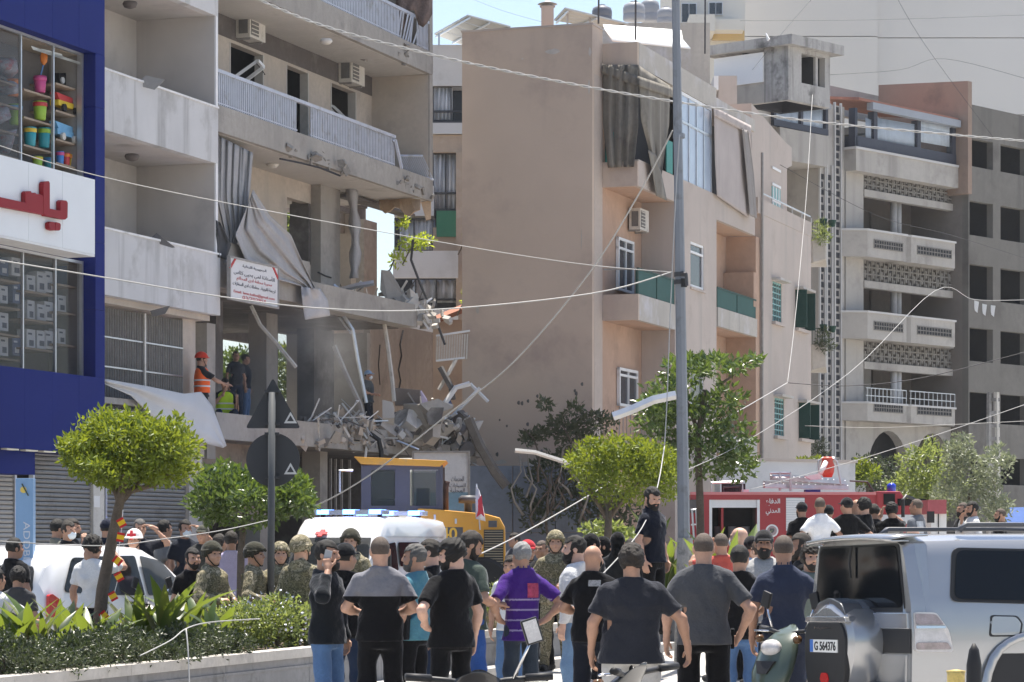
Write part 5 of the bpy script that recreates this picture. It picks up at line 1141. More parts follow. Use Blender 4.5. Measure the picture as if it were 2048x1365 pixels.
tb_('balcony', PL_C, 1379, 1430, 29, 62, 147.5, 2.4); tb_('balcony', PL_C, 1430, 1488, 38, 60, 148.5, 1.4); tb_('painted_band', mat('yellow_ochre_paint', (.60, .44, .22), .9, .05, .5), 1425, 1489, 62, 80, 149.7, .25)
# greenery and light seen behind the damaged block is added with the trees
# VEHICLES (local axes: x forwards, y left, z up)
M_tyre = mat('tyre_rubber', (.02, .02, .021), .85, .1, 8, obj=True); M_rim = mat('alloy_rim', (.5, .5, .52), .35, .04, 5, metal=.8, obj=True)
M_chrome = mat('chrome', (.7, .7, .72), .15, 0, metal=1.0); M_blackp = mat('black_trim_plastic', (.022, .022, .024), .5, .05, 6, obj=True)
G_car = glass_mat('tinted_car_glass', (.008, .01, .013), .88, .06, .25); G_car2 = glass_mat('light_car_glass', (.012, .016, .02), .7, .06, .25)
M_redl2 = mat('red_lamp_lens', (.45, .02, .02), .2, .05, 5, spec=.7, obj=True); M_clearl = mat('clear_lamp_lens', (.55, .53, .53), .18, .2, 14, spec=.8, obj=True)
M_platew = mat('plate_white', (.72, .72, .70), .5, .03, 3, obj=True); M_plateb = mat('plate_blue', (.05, .16, .5), .5, 0)
M_ink = mat('black_ink', (.015, .015, .018), .5, 0)
def body_loft(sections):
 rings = []
 for x, hp in sections:
  r = [(x, -y, z) for y, z in hp] + [(x, y, z) for y, z in reversed(hp)]
  rings.append([Vector(p) for p in r])
 return rings
def add_wheel(t, x, y, r, w=.24, rim=M_rim, name='wheel'):
 s = 1 if y > 0 else -1
 prof = [(r * .62, -w / 2), (r * .93, -w / 2), (r, -w * .34), (r, w * .34), (r * .93, w / 2), (r * .62, w / 2)]
 wo = MB().lathe((x, y, r), prof, 28, ax='y').build(name, M_tyre, t, smooth=False, local=True)
 rr = MB().lathe((x, y + s * w * .38, r), [(r * .63, -.03 * s), (r * .62, .035 * s), (r * .5, .0), (r * .15, .02 * s), (.01, .03 * s)], 20, ax='y').build('rim', rim, wo, local=True, smooth=True)
 for k in range(6):
  a = k * math.pi / 3; MB().obox((x + math.cos(a) * r * .36, y + s * (w * .38 + .02), r + math.sin(a) * r * .36), (r * .5, .035, r * .14), Matrix.Rotation(-a, 3, 'Y')).build('spoke', rim, wo, local=True)
 return wo
def smooth_by_angle(o, ang=.6):
 me = o.data; bm = bmesh.new(); bm.from_mesh(me)
 for e in bm.edges:
  if len(e.link_faces) == 2 and e.calc_face_angle(0) > ang: e.smooth = False
 for f in bm.faces: f.smooth = True
 bm.to_mesh(me); bm.free(); return o
def sidepanel(poly, ys, off, thick=.006, s=-1):
 pts = [Vector((x, s * (ys(x, z) + off), z)) for x, z in poly]
 return MB().prism(pts, (0, s * thick, 0))
def rounded(poly, r=.06, n=4):
 out = []
 m = len(poly)
 for i in range(m):
  p0, p1, p2 = Vector(poly[i - 1]), Vector(poly[i]), Vector(poly[(i + 1) % m])
  a = p1 + (p0 - p1).normalized() * min(r, (p0 - p1).length * .45); b = p1 + (p2 - p1).normalized() * min(r, (p2 - p1).length * .45)
  for k in range(n + 1):
   t = k / n; out.append(tuple(a * (1 - t) ** 2 + p1 * 2 * t * (1 - t) + b * t * t))
 return out
# silver off-roader, seen from its right rear
PJ = thing('silver_offroader', 'silver off-road car with spare wheel cover and plate G 564376', 'car', (0, 0, 0))
M_sil = mat('silver_car_paint', (.36, .365, .375), .26, .02, 2, metal=.6, spec=.5, coat=.8, obj=True)
def hw(x, z):            # half width of the body side
 k = 1.0 - .035 * max(0, (.35 - x) / .35) ** 1.5 - .05 * max(0, (x - 4.2) / .6) ** 2
 if z < .5: w = .90 - .05 * (.5 - z)
 elif z < 1.18: w = .905 + .022 * math.sin((z - .5) / .68 * math.pi)
 elif z < 1.72: w = .905 - (z - 1.18) * .25
 else: w = .77 - (z - 1.72) * .35
 return w * k
def sect(x, top, bot=.42, belt=1.18):
 zs = [bot, bot + .03, .55, .7, .85, 1.0, 1.1, 1.18, 1.26, 1.36, 1.48, 1.6, 1.7, 1.77, 1.82]
 hp = [(0, bot), (hw(x, bot) * .8, bot)]
 for z in zs[1:]:
  zz = min(z, top - .1 - (1.82 - z) * .02) if z > top - .1 else z
  hp.append((hw(x, zz) if zz < top - .12 else hw(x, zz) - .02, zz))
 hp += [(hw(x, top) - .09, top - .035), (hw(x, top) - .2, top - .008), (.3, top), (0, top + .008)]
 return hp
secs = []
for x, top in ((-.015, 1.80), (0.03, 1.83), (.12, 1.85), (.5, 1.865), (1.2, 1.87), (2.0, 1.865), (2.6, 1.84), (2.95, 1.76), (3.25, 1.52), (3.5, 1.24), (3.7, 1.16), (4.2, 1.12), (4.6, 1.04), (4.72, .92)):
 secs.append((x, sect(x, top)))
bd = smooth_by_angle(MB().loft(body_loft(secs)).build('body', M_sil, PJ, local=True), .5)
def sw(poly, off=.002, s=-1): return sidepanel(rounded(poly, .07), hw, off, .008, s)
for s in (-1, 1):
 seal = sw([(.30, 1.20), (1.28, 1.17), (1.30, 1.66), (.38, 1.68)], 0, s).build('window_seal', M_blackp, PJ, local=True)
 sw([(.33, 1.225), (1.26, 1.195), (1.275, 1.64), (.41, 1.655)], .008, s).build('quarter_window', G_car, PJ, local=True)
 sw([(1.36, 1.15), (2.14, 1.13), (2.10, 1.67), (1.40, 1.68)], .004, s).build('rear_door_window', G_car, PJ, local=True)
 sw([(2.22, 1.13), (3.2, 1.11), (2.78, 1.60), (2.2, 1.67)], .004, s).build('front_door_window', G_car, PJ, local=True)
 tl_ = sidepanel(rounded([(-.0, .72), (.30, .71), (.265, .90), (.17, 1.12), (-.0, 1.13)], .03), hw, -.008, .03, s).build('tail_lamp', M_clearl, PJ, local=True)
 sidepanel([(.005, .93), (.24, .93), (.235, .96), (.005, .965)], hw, .022, .004, s).build('lamp_divider', M_chrome, tl_, local=True)
 sidepanel(rounded([(.005, .975), (.225, .975), (.165, 1.1), (.005, 1.11)], .02), hw, .02, .005, s).build('lamp_lens', mat('dusky_lamp_lens', (.30, .25, .25), .2, .35, 20, spec=.8, obj=True), tl_, local=True)
 sidepanel(rounded([(.005, .735), (.285, .735), (.25, .80), (.005, .80)], .02), hw, .02, .005, s).build('lamp_lens', MATS['dusky_lamp_lens'], tl_, local=True)
 for wx in (1.02, 3.82):
  fl_ = []
  for rr, oo in ((.50, .03), (.44, .035), (.425, -.03)):
   fl_.append([Vector((wx + math.cos(a) * rr, s * (hw(wx, .55) + oo), .40 + math.sin(a) * rr)) for a in [math.pi * (-.06 + 1.12 * i / 18) for i in range(19)]])
  MB().grid([fl_[0], fl_[1], fl_[2]]).build('wheel_arch', M_sil, PJ, local=True, smooth=True, thick=.02)
  MB().cyl((wx, s * .5, .41), (wx, s * (hw(wx, .55) + .012), .41), .435, n=28).build('arch_liner', M_blackp, PJ, local=True)
  add_wheel(PJ, wx, s * .80, .385)
 MB().tube([(.5, s * .66, 1.88), (.56, s * .66, 1.95), (1.6, s * .665, 1.955), (2.6, s * .65, 1.93), (2.66, s * .65, 1.87)], [.03, .035, .03, .032, .025], 8).build('roof_rail', mat('dark_grey_rail', (.08, .085, .10), .5, .03, 4), PJ, local=True, smooth=True)
fd = sidepanel(rounded([(.62, .86), (.86, .86), (.88, .98), (.84, 1.06), (.64, 1.07)], .03), hw, .001, .005).build('fuel_flap', M_sil, PJ, local=True)
sidepanel(rounded([(.605, .845), (.875, .845), (.897, .98), (.855, 1.075), (.625, 1.085)], .03), hw, -.002, .004).build('flap_gap', M_blackp, PJ, local=True)
def rear(name, m, poly, x0, x1, bev=0, par=None):
 return MB().prism([Vector((x0, y, z)) for y, z in poly], (x1 - x0, 0, 0)).build(name, m, par or PJ, local=True, bevel=bev)
rw = rear('rear_window', G_car, rounded([(-.76, 1.16), (.76, 1.16), (.66, 1.70), (-.66, 1.70)], .06), -.03, -.022)
rear('rear_window_seal', M_blackp, rounded([(-.79, 1.13), (.79, 1.13), (.69, 1.73), (-.69, 1.73)], .06), -.022, -.01)
rear('rear_stripe', M_blackp, [(-.875, .70), (.875, .70), (.875, .92), (-.875, .92)], -.024, -.008)
rear('upper_band', M_sil, [(-.86, .925), (.86, .925), (.85, 1.12), (-.85, 1.12)], -.04, -.004, .012)
rear('lower_door', M_sil, [(-.80, .42), (.80, .42), (.82, .695), (-.82, .695)], -.035, -.004, .012)
MB().box(-.09, .05, -.86, .86, .36, .52).build('rear_bumper', M_sil, PJ, local=True, bevel=.04)
for s in (-1, 1): MB().hexa([Vector(p) for p in ((-.03, s * .77, 1.12), (.1, s * .90, 1.12), (.14, s * .90, 1.12), (.02, s * .78, 1.12), (.03, s * .69, 1.74), (.1, s * .78, 1.72), (.16, s * .78, 1.72), (.06, s * .68, 1.74))]).build('rear_pillar', M_sil, PJ, local=True)
sp = [(-.10, 1.80), (-.12, 1.815), (-.02, 1.86), (.2, 1.875)]
MB().grid([[Vector((x - .03 * (1 - abs(y) / .75) + (.03 if abs(y) > .7 else 0), y, z - .05 * (abs(y) / .78) ** 3)) for y in [-.76 + 1.52 * i / 14 for i in range(15)]] for x, z in ((.16, 1.872), (-.02, 1.86), (-.15, 1.825), (-.145, 1.80), (.0, 1.80))]).build('spoiler', M_sil, PJ, local=True, smooth=True, thick=.012)
CY = .02; cov = MB()
def cring(x, sc, dz=0): return [Vector((x, CY + math.cos(a) * .40 * sc * (1.12 if abs(math.cos(a)) > .6 else 1), .80 + dz + math.sin(a) * .43 * sc)) for a in [2 * math.pi * i / 28 for i in range(28)]]
cv = cov.loft([cring(-.02, 1.0), cring(-.17, 1.0), cring(-.25, .95), cring(-.285, .84), cring(-.29, .5)]).build('spare_wheel_cover', M_sil, PJ, local=True, smooth=True)
smooth_by_angle(cv, .5)
rear('cover_top', mat('smoked_cover', (.10, .105, .115), .18, .05, 3, spec=.7, coat=.6, obj=True), rounded([(CY - .30, 1.08), (CY + .30, 1.08), (CY + .22, 1.19), (CY, 1.245), (CY - .22, 1.19)], .05), -.262, -.1, .02, cv)
rear('cover_centre', M_blackp, rounded([(CY - .36, .62), (CY - .30, .45), (CY + .30, .45), (CY + .36, .62), (CY + .36, .86), (CY + .28, 1.0), (CY - .28, 1.0), (CY - .36, .86)], .04), -.305, -.26, .01, cv)
rear('cover_band', M_sil, rounded([(CY - .37, 1.005), (CY + .37, 1.005), (CY + .34, 1.075), (CY - .34, 1.075)], .02), -.30, -.2, .012, cv)
pt_ = rear('number_plate', M_platew, [(CY - .24, .70), (CY + .24, .70), (CY + .24, .82), (CY - .24, .82)], -.315, -.305, 0, cv)
rear('plate_country_band', M_plateb, [(CY + .185, .702), (CY + .238, .702), (CY + .238, .818), (CY + .185, .818)], -.318, -.315, 0, pt_)
text('plate_number', 'G 564376', M_ink, pt_, (-.3165, CY - .03, .76), (0, -1, 0), (0, 0, 1), height=.085, width=.38, local=True, bold=.02, depth=.003)
text('car_name', 'PAJERO', M_chrome, cv, (-.3065, CY + .02, .93), (0, -1, 0), (0, 0, 1), height=.035, width=.32, local=True, depth=.004)
for k, (yy, zz) in enumerate(((0, 1.175), (-.035, 1.115), (.035, 1.115))):
 rear('emblem_diamond', M_chrome, [(CY + yy, zz - .032), (CY + yy + .02, zz), (CY + yy, zz + .032), (CY + yy - .02, zz)], -.268, -.262, 0, cv)
rear('reflector', M_redl2, rounded([(CY - .08, .53), (CY, .475), (CY + .08, .53), (CY + .05, .57), (CY - .05, .57)], .015), -.312, -.305, 0, cv)
MB().tube([(-.05, .05, 1.72), (-.06, .07, 1.55), (-.055, .06, 1.42)], .01, 5).build('rear_wiper', M_blackp, PJ, local=True)
for yy in (-.4, .4):
 MB().box(1.75, 1.95, yy - .22, yy + .22, .75, 1.45).build('seat_back', M_blackp, PJ, local=True, bevel=.05); MB().box(.75, .92, yy - .25, yy + .25, .75, 1.38).build('seat_back', M_blackp, PJ, local=True, bevel=.05)
for o_ in [c for c in PJ.children if c.name.split('.')[0] != 'wheel'] + [g for c in PJ.children if c.name.split('.')[0] != 'wheel' for g in c.children] + [h for c in PJ.children for g in c.children for h in g.children]:
 n_ = len(o_.data.vertices); co_ = np.empty(n_ * 3); o_.data.vertices.foreach_get('co', co_); co_ = co_.reshape(-1, 3)
 co_[:, 2] = np.interp(co_[:, 2], [0, .42, .70, .92, 1.13, 1.20, 1.70, 1.87, 1.96], [0, .55, .89, 1.07, 1.20, 1.275, 1.70, 1.80, 1.875]); o_.data.vertices.foreach_set('co', co_.ravel()); o_.data.update()
ANG = math.radians(19)
fwd = Vector((math.cos(ANG), math.sin(ANG)))
corner = P(1832, 1200, 21.2); lat = Vector((fwd.y, -fwd.x)) * .9     # right rear corner
PJ.location = (corner.x - lat.x, corner.y - lat.y, 0); PJ.rotation_euler = (math.radians(-1.2), 0, ANG)
# white minivan
def simple_loft_car(t, prof, hwid, m, taper=.78, belt=1.0):
 secs = []
 for x, b, top, k in prof:
  w = hwid * k
  if top > belt + .15: hp = [(0, b), (w * .9, b), (w * .98, b + .12), (w, (b + belt) / 2), (w * .985, belt), (w * .93, belt + (top - belt) * .35), (w * (taper + .07), belt + (top - belt) * .8), (w * taper, top - .06), (w * (taper - .14), top - .012), (0, top)]
  else: hp = [(0, b), (w * .9, b), (w * .98, b + .1), (w, b + (top - b) * .45), (w * .985, b + (top - b) * .7), (w * .96, b + (top - b) * .85), (w * .9, top - .05), (w * .82, top - .025), (w * .6, top - .01), (0, top)]
  secs.append((x, hp))
 return smooth_by_angle(MB().loft(body_loft(secs)).build('body', m, t, local=True), .6)
MV = thing('white_minivan', 'white minivan with tinted side windows parked behind the planter', 'car', (0, 0, 0))
M_wcar = mat('white_car_paint', (.72, .72, .73), .25, .02, 2, spec=.5, coat=.7, obj=True)
simple_loft_car(MV, [(0, .45, 1.0, .92), (.05, .38, 1.25, .96), (.18, .32, 1.52, .985), (.45, .3, 1.68, 1), (1.0, .3, 1.735, 1), (2.0, .3, 1.745, 1), (2.8, .3, 1.70, 1), (3.3, .3, 1.54, 1), (3.8, .3, 1.22, .99), (4.1, .32, 1.05, .98), (4.7, .38, .92, .95), (4.9, .45, .75, .88)], .97, M_wcar)
def hv(x, z): return .972 if z < 1.0 else .97 - (z - 1.0) * .22
for s in (-1, 1):
 sidepanel(rounded([(.42, 1.08), (1.25, 1.03), (1.25, 1.55), (.78, 1.56)], .1), hv, .002, .008, s).build('quarter_window', G_car, MV, local=True)
 sidepanel(rounded([(1.29, 1.03), (2.5, 1.0), (2.42, 1.58), (1.29, 1.57)], .05), hv, .002, .008, s).build('sliding_door_window', G_car, MV, local=True)
 sidepanel(rounded([(2.6, 1.0), (3.75, .99), (3.1, 1.5), (2.55, 1.58)], .05), hv, .002, .008, s).build('front_window', G_car2, MV, local=True)
 sidepanel(rounded([(.02, .72), (.30, .78), (.28, .98), (.12, 1.06), (.03, 1.04)], .03), hv, -.03, .05, s).build('tail_lamp', M_redl2, MV, local=True)
 sidepanel([(2.52, .5), (2.53, .5), (2.53, 1.0), (2.52, 1.0)], hv, .001, .003, s).build('door_seam', M_blackp, MV, local=True)
 MB().box(3.4, 3.55, s * 1.0 - .07, s * 1.0 + .07, 1.02, 1.16).build('door_mirror', M_wcar, MV, local=True, bevel=.03)
 for wx in (.95, 3.95):
  MB().cyl((wx, s * .5, .33), (wx, s * .979, .33), .37, n=24).build('arch_liner', M_blackp, MV, local=True); add_wheel(MV, wx, s * .87, .33)
MB().prism([Vector((.02, y, z)) for y, z in rounded([(-.72, 1.08), (.72, 1.08), (.66, 1.45), (-.66, 1.45)], .06)], (.1, 0, 0)).build('rear_window', G_car, MV, local=True)
rr_ = P(20, 1160, 39.5); an = math.atan2(1, .46)
MV.location = (rr_.x - .30, 39.5, 0); MV.rotation_euler = (0, 0, an)
# ambulance van facing the camera
AM = thing('ambulance', 'white ambulance van with red cross and flashing blue light bar', 'ambulance', (0, 0, 0))
simple_loft_car(AM, [(0, .35, 2.2, .97), (.08, .3, 2.34, .99), (1.0, .3, 2.38, 1), (2.8, .3, 2.38, 1), (3.25, .3, 2.36, .995), (3.5, .3, 2.22, .98), (3.75, .3, 1.95, .97), (4.1, .3, 1.45, .96), (4.35, .32, 1.18, .95), (4.65, .38, 1.0, .9), (4.75, .45, .8, .86)], .98, M_wcar, taper=.88, belt=1.3)
def ha(x, z): return .985 - max(0, z - 1.3) * .09
for s in (-1, 1):
 for (xa, xb) in ((.25, 1.5), (1.62, 2.75)): sidepanel(rounded([(xa, 1.38), (xb, 1.38), (xb, 1.86), (xa, 1.86)], .06), ha, .002, .008, s).build('side_window', G_car, AM, local=True)
 sidepanel(rounded([(2.85, 1.3), (3.95, 1.28), (3.6, 1.8), (2.9, 1.86)], .05), ha, .002, .008, s).build('door_window', G_car, AM, local=True)
 sidepanel([(.2, 1.96), (3.3, 1.96), (3.3, 1.975), (.2, 1.975)], ha, .001, .004, s).build('side_seam', M_alu, AM, local=True)
 mat('ambulance_red', (.55, .03, .04), .5, .02, 3)
 MB().box(3.75, 3.85, s * 1.12 - .09, s * 1.12 + .09, 1.35, 1.62).build('door_mirror', M_blackp, AM, local=True, bevel=.02)
 for wx in (.95, 3.75):
  MB().cyl((wx, s * .5, .34), (wx, s * .985, .34), .39, n=24).build('arch_liner', M_blackp, AM, local=True); add_wheel(AM, wx, s * .88, .34)
MB().prism([Vector(p) for p in ((3.80, -.80, 1.93), (3.80, .80, 1.93), (4.18, .88, 1.42), (4.18, -.88, 1.42))], (.03, 0, .02)).build('windscreen', G_car2, AM, local=True)
MB().prism([Vector(p) for p in ((4.68, -.5, .62), (4.68, .5, .62), (4.66, .5, .85), (4.66, -.5, .85))], (.04, 0, 0)).build('grille', M_blackp, AM, local=True)
for s in (-1, 1): MB().prism([Vector((4.62, s * y, z)) for y, z in ((.55, .7), (.85, .72), (.82, .92), (.56, .9))], (.06, 0, 0)).build('headlight', M_clearl, AM, local=True)
cr = MB()
nx = Vector((.55, 0, .83)).normalized(); up_ = Vector((-.83, 0, .55)); cc = Vector((3.71, -.30, 2.03))
for (w, h) in ((.09, .24), (.24, .09)):
 cr.prism([cc + Vector((0, -w / 2, 0)) - up_ * h / 2, cc + Vector((0, w / 2, 0)) - up_ * h / 2, cc + Vector((0, w / 2, 0)) + up_ * h / 2, cc + Vector((0, -w / 2, 0)) + up_ * h / 2], nx * (.02 if w < .1 else .018))
cr.build('red_cross', MATS['ambulance_red'], AM, local=True)
M_blue_l = mat('blue_flash', (.1, .2, .9), .3, 0, emit=(.06, .17, 1.0, 7.0)); M_bar = mat('light_bar_shell', (.34, .38, .46), .2, .05, 4, spec=.7)
for bi, (bx_, y0, y1) in enumerate(((3.0, -.72, .80), (.8, -.80, .75))):
 lb = MB().box(bx_ - .14, bx_ + .14, y0, y1, 2.405, 2.50).build('light_bar', M_bar, AM, local=True, bevel=.02)
 for k in range(3):
  yy = y0 + .2 + k * (y1 - y0 - .4) / 2
  MB().box(bx_ - .145, bx_ + .145, yy - .13, yy + .13, 2.415, 2.507).build('flashing_lamp', M_blue_l, lb, local=True, bevel=.015)
 for yy in (y0 + .15, y1 - .15): MB().box(bx_ - .05, bx_ + .05, yy - .03, yy + .03, 2.36, 2.405).build('bar_foot', M_blackp, lb, local=True)
AM.rotation_euler = (0, 0, math.atan2(-1, -.36))
c0 = P(628, 0, 55.0); AM.location = (c0.x + 4.75 * .339, 55.0 + 4.75 * .94, -0.06)
# yellow wheel loader behind the ambulance
LD = thing('wheel_loader', 'yellow wheel loader with dark cab and rear grille numbered 40', 'loader', (0, 0, 0))
M_yel = mat('loader_yellow_paint', (.62, .30, .03), .42, .06, 1.5, spec=.45, obj=True, dirt=((.40, .24, .08), .28, 3)); M_cab = mat('loader_cab_grey', (.085, .085, .095), .55, .1, 3, obj=True)
G_cab = glass_mat('cab_glass', (.05, .07, .07), .35, .05, .6)
YL = 60.0; fx = lambda px: P(px, 0, YL).x; fz = lambda py: P(0, py, YL).z
LX = fx(890)
lx = lambda px: fx(px) - LX
def lbox(name, m, px0, px1, py0, py1, y0, y1, par=LD, bev=.03): return MB().box(lx(px0), lx(px1), y0, y1, fz(py1), fz(py0)).build(name, m, par, local=True, bevel=bev)
rf = MB().prism([Vector((lx(708), -.1, fz(914))), Vector((lx(893), -.1, fz(922))), Vector((lx(880), -.1, fz(934))), Vector((lx(722), -.1, fz(929)))], (0, 1.9, 0)).build('cab_roof', M_yel, LD, local=True, bevel=.02)
MB().box(lx(725), lx(885), .05, 1.7, fz(1022), fz(1015)).build('cab_floor', M_cab, LD, local=True)
for (a, b) in ((722, 742), (790, 820), (880, 886)): lbox('cab_pillar', M_cab, a, b, 931, 1016, 0, .12, bev=.01)
lbox('cab_header', M_cab, 722, 886, 931, 940, .002, .10, bev=0); lbox('cab_sill', M_cab, 722, 886, 1012, 1022, -.01, .1, bev=0)
for (a, b) in ((722, 736), (872, 886)): lbox('cab_pillar', M_cab, a, b, 931, 1016, 1.6, 1.72, bev=.01)
lbox('cab_side_left', M_cab, 722, 727, 931, 1016, .12, 1.6, bev=0)
for (a, b) in ((743, 789), (821, 872)): 
 w = lbox('cab_window', G_cab, a, b, 941, 1012, .04, .06, bev=0)
lbox('cab_rear_glass', G_cab, 727, 880, 941, 1012, 1.64, 1.66, bev=0)
lbox('cab_rear_panel', M_cab, 872, 880, 941, 1012, .02, .08, bev=0)
MB().box(lx(830), lx(858), .6, 1.1, fz(1016), fz(975)).build('driver_seat', M_blackp, LD, local=True, bevel=.05)
MB().lathe(Vector((lx(770), .8, fz(1000))), [(.17, 0), (.2, .02), (.17, .04), (.16, .02)], 16).build('steering_wheel', M_blackp, LD, local=True)
hd = MB()
prof = [(835, 1017), (860, 1018), (970, 1028), (1000, 1036), (1010, 1055), (1012, 1150), (840, 1150)]
hd.prism([Vector((lx(x), -.15, fz(y))) for x, y in prof], (0, 2.0, 0)); hd.build('engine_hood', M_yel, LD, local=True, bevel=.06)
lbox('counterweight', M_yel, 850, 1012, 1148, 1215, -.28, 1.95, bev=.06)
gl = lbox('radiator_grille', M_blackp, 968, 1007, 1060, 1146, -.18, -.14, bev=0)
for k in range(17): lbox('grille_louvre', mat('grille_grey', (.30, .25, .17), .6, .1, 5), 969, 1006, 1062 + k * 5, 1064 + k * 5, -.20, -.18, gl, 0)
lbox('grille_divider', M_yel, 960, 967, 1040, 1150, -.175, -.152, LD, 0); lbox('badge', M_cab, 977, 994, 1042, 1055, -.18, -.15, LD, .005)
dc = lbox('number_panel', M_cab, 868, 926, 1055, 1095, -.158, -.1505, LD, 0)
text('number', '40', mat('number_yellow', (.68, .42, .06), .5, 0), dc, (lx(898), -.164, fz(1068)), (1, 0, 0), (0, 0, 1), height=.26, local=True, bold=.02, depth=.004)
for (x, y) in ((868, 1030), (910, 1038)): lbox('hood_latch', M_alu, x, x + 4, y, y + 10, -.165, -.1502, LD, 0)
MB().tube([(lx(891), .3, fz(1022)), (lx(891), .3, fz(975)), (lx(894), .3, fz(962))], .06, 10).build('exhaust', mat('rusty_exhaust', (.10, .06, .05), .8, .3, 5), LD, local=True, smooth=True)
MB().lathe((lx(935), .8, fz(1030)), [(.08, 0), (.08, .25), (.2, .26), (.21, .36), (.15, .42)], 14).build('air_intake', M_cab, LD, local=True, smooth=True)
MB().tube([(lx(705), .0, fz(942)), (lx(680), -.1, fz(942)), (lx(680), -.1, fz(985))], .03, 6).build('mirror_arm', M_alu, LD, local=True)
for xw in (lx(760), lx(960)):
 for yw in (-.05, 1.75):
  w = MB().lathe((xw, yw, .75), [(.4, -.28), (.68, -.28), (.75, -.18), (.75, .18), (.68, .28), (.4, .28)], 26, ax='y').build('wheel', M_tyre, LD, local=True)
  MB().lathe((xw, yw - .2, .75), [(.42, .0), (.38, .04), (.1, .06), (.02, .05)], 18, ax='y').build('rim', M_yel, w, local=True)
MB().box(lx(640), lx(735), .2, 1.5, fz(1150), fz(1045)).build('front_frame', M_yel, LD, local=True, bevel=.05)
bk = MB().prism([Vector((lx(560), -.5, .1)), Vector((lx(640), -.5, .1)), Vector((lx(640), -.5, 1.2)), Vector((lx(625), -.5, 1.25))], (0, 2.7, 0)).build('bucket', mat('worn_steel_bucket', (.16, .12, .08), .6, .3, 2, metal=.4), LD, local=True)
for yw in (.3, 1.4): MB().tube([(lx(720), yw, fz(1050)), (lx(660), yw, fz(1060)), (lx(632), yw, .7)], .11, 6).build('lift_arm', M_yel, LD, local=True)
LD.location = (LX, YL, 0)
fg = thing('loader_flag', 'white flag with red emblem on a thin pole at the loader', 'flag', P(958, 1080, YL - .4))
MB().tube([P(953, 968, YL - .4), P(960, 1060, YL - .4)], .015, 5).build('pole', M_alu, fg)
rows = []
for i in range(9):
 t_ = i / 8; rows.append([P(953 + 4 * t_ + (-6 + 20 * s_) * (t_ ** .5) * (.9 + .1 * s_) , 968 + 70 * t_ + 5 * s_, YL - .4 + .08 * math.sin(s_ * 5 + t_ * 3)) for s_ in [j / 6 for j in range(7)]])
MB().grid(rows).build('cloth', mat('white_flag_cloth', (.70, .68, .70), .9, .03, 3), fg, smooth=True, thick=.006)
mb = MB(); mb.prism([P(956, 1000, YL - .55), P(963, 990, YL - .55), P(966, 1015, YL - .55), P(969, 1035, YL - .55), P(962, 1028, YL - .55), P(952, 1036, YL - .55), P(956, 1022, YL - .55)], (0, .01, 0)); mb.build('emblem', mat('flag_red', (.55, .05, .07), .9, .1, 4), fg)
# red fire truck
FT = thing('fire_truck', 'red fire truck with white Arabic lettering, roller lockers and roof ladders', 'fire truck', (0, 0, 0))
M_fred = mat('fire_engine_red', (.33, .018, .026), .4, .06, 1, spec=.5, coat=.4, obj=True)
YT = 62.0; tan_t = 40.0
fF = Fr(*P(1380, 0, YT).xy, tan_t)
uF = lambda px, d=0.0: fF.u(px, d); zF = lambda px, py, d=0.0: fF.z(px, py, d)
FT.location = fF.pt(uF(1600), -1.2, 0); WORG[FT.name] = Vector(FT.location)
def fp(name, m, px0, px1, py0, py1, d0, d1, par=None, bev=0):
 a, b = uF(px0, d1), uF(px1, d1); z1, z0 = zF(px0, py0, d1), zF(px0, py1, d1)
 return MB().fbox(fF, a, b, d0, d1, z0, z1).build(name, m, par or FT, recalc=False, bevel=bev)
zt_ = zF(1400, 990)
lk0, lk1 = uF(1424), uF(1514); lz0, lz1 = zF(1424, 1085), zF(1424, 1000); l2 = (uF(1572), uF(1609), zF(1424, 1062), zF(1424, 996))
walls(MB(), fF, uF(1381), uF(1752), -.3, 0, .55, zt_, [(lk0, lk1, lz0, lz1)]).build('body_side', M_fred, FT, recalc=False)
part('body_core', M_fred, FT, fF, uF(1381), uF(1752), -2.3, -1.0, .55, zt_); part('body_top', M_fred, FT, fF, uF(1381), uF(1752), -1.0, -.301, lz1, zt_); part('body_rear', M_fred, FT, fF, uF(1381), uF(1424), -1.0, -.301, .55, lz1)
part('roof_edge', mat('red_pale_edge', (.60, .22, .22), .5, .05, 2), FT, fF, uF(1381), uF(1752), -.1, .03, zt_, zt_ + .06)
part('locker_back', M_dark, FT, fF, lk0, lk1, -.99, -.9, lz0, lz1); part('locker_far_side', M_soot_shade, FT, fF, lk1, lk1 + .05, -.9, -.301, lz0, lz1)
for a, b in ((lk0 - .06, lk0), (lk1, lk1 + .06)): part('locker_frame', M_white, FT, fF, a, b, -.02, .015, lz0, lz1)
part('locker_roll', M_white, FT, fF, lk0, lk1, -.2, -.02, lz1 - .17, lz1); part('locker_divider', M_fred, FT, fF, lk0 + .22, lk0 + .27, -.9, -.2, lz0, lz1 - .17)
for i in range(3):
 c = fF.pt(lk0 + .2 + i * .3, -.6, lz0); MB().cyl(c, c + Vector((0, 0, .35)), .09, n=12).build('stowed_cylinder', M_grille, FT, smooth=True)
s2 = part('roller_locker', M_alu, FT, fF, l2[0], l2[1], .0, .012, l2[2], l2[3])
for k in range(14): part('roller_slat', M_white, s2, fF, l2[0], l2[1], .012, .022, l2[2] + k * (l2[3] - l2[2]) / 14, l2[2] + (k + .7) * (l2[3] - l2[2]) / 14)
M_wt = mat('white_truck_lettering', (.74, .74, .74), .5, 0)
ut = Vector((fF.t.x, fF.t.y, 0))
for s_, py in (('الدفاع', 1005), ('المدني', 1024)):
 text('lettering', arabic(s_), M_wt, FT, fF.pt(uF(1546, .02), .012, zF(1537, py, .01)), ut, (0, 0, 1), height=.16, width=.31, bold=.012, depth=.006)
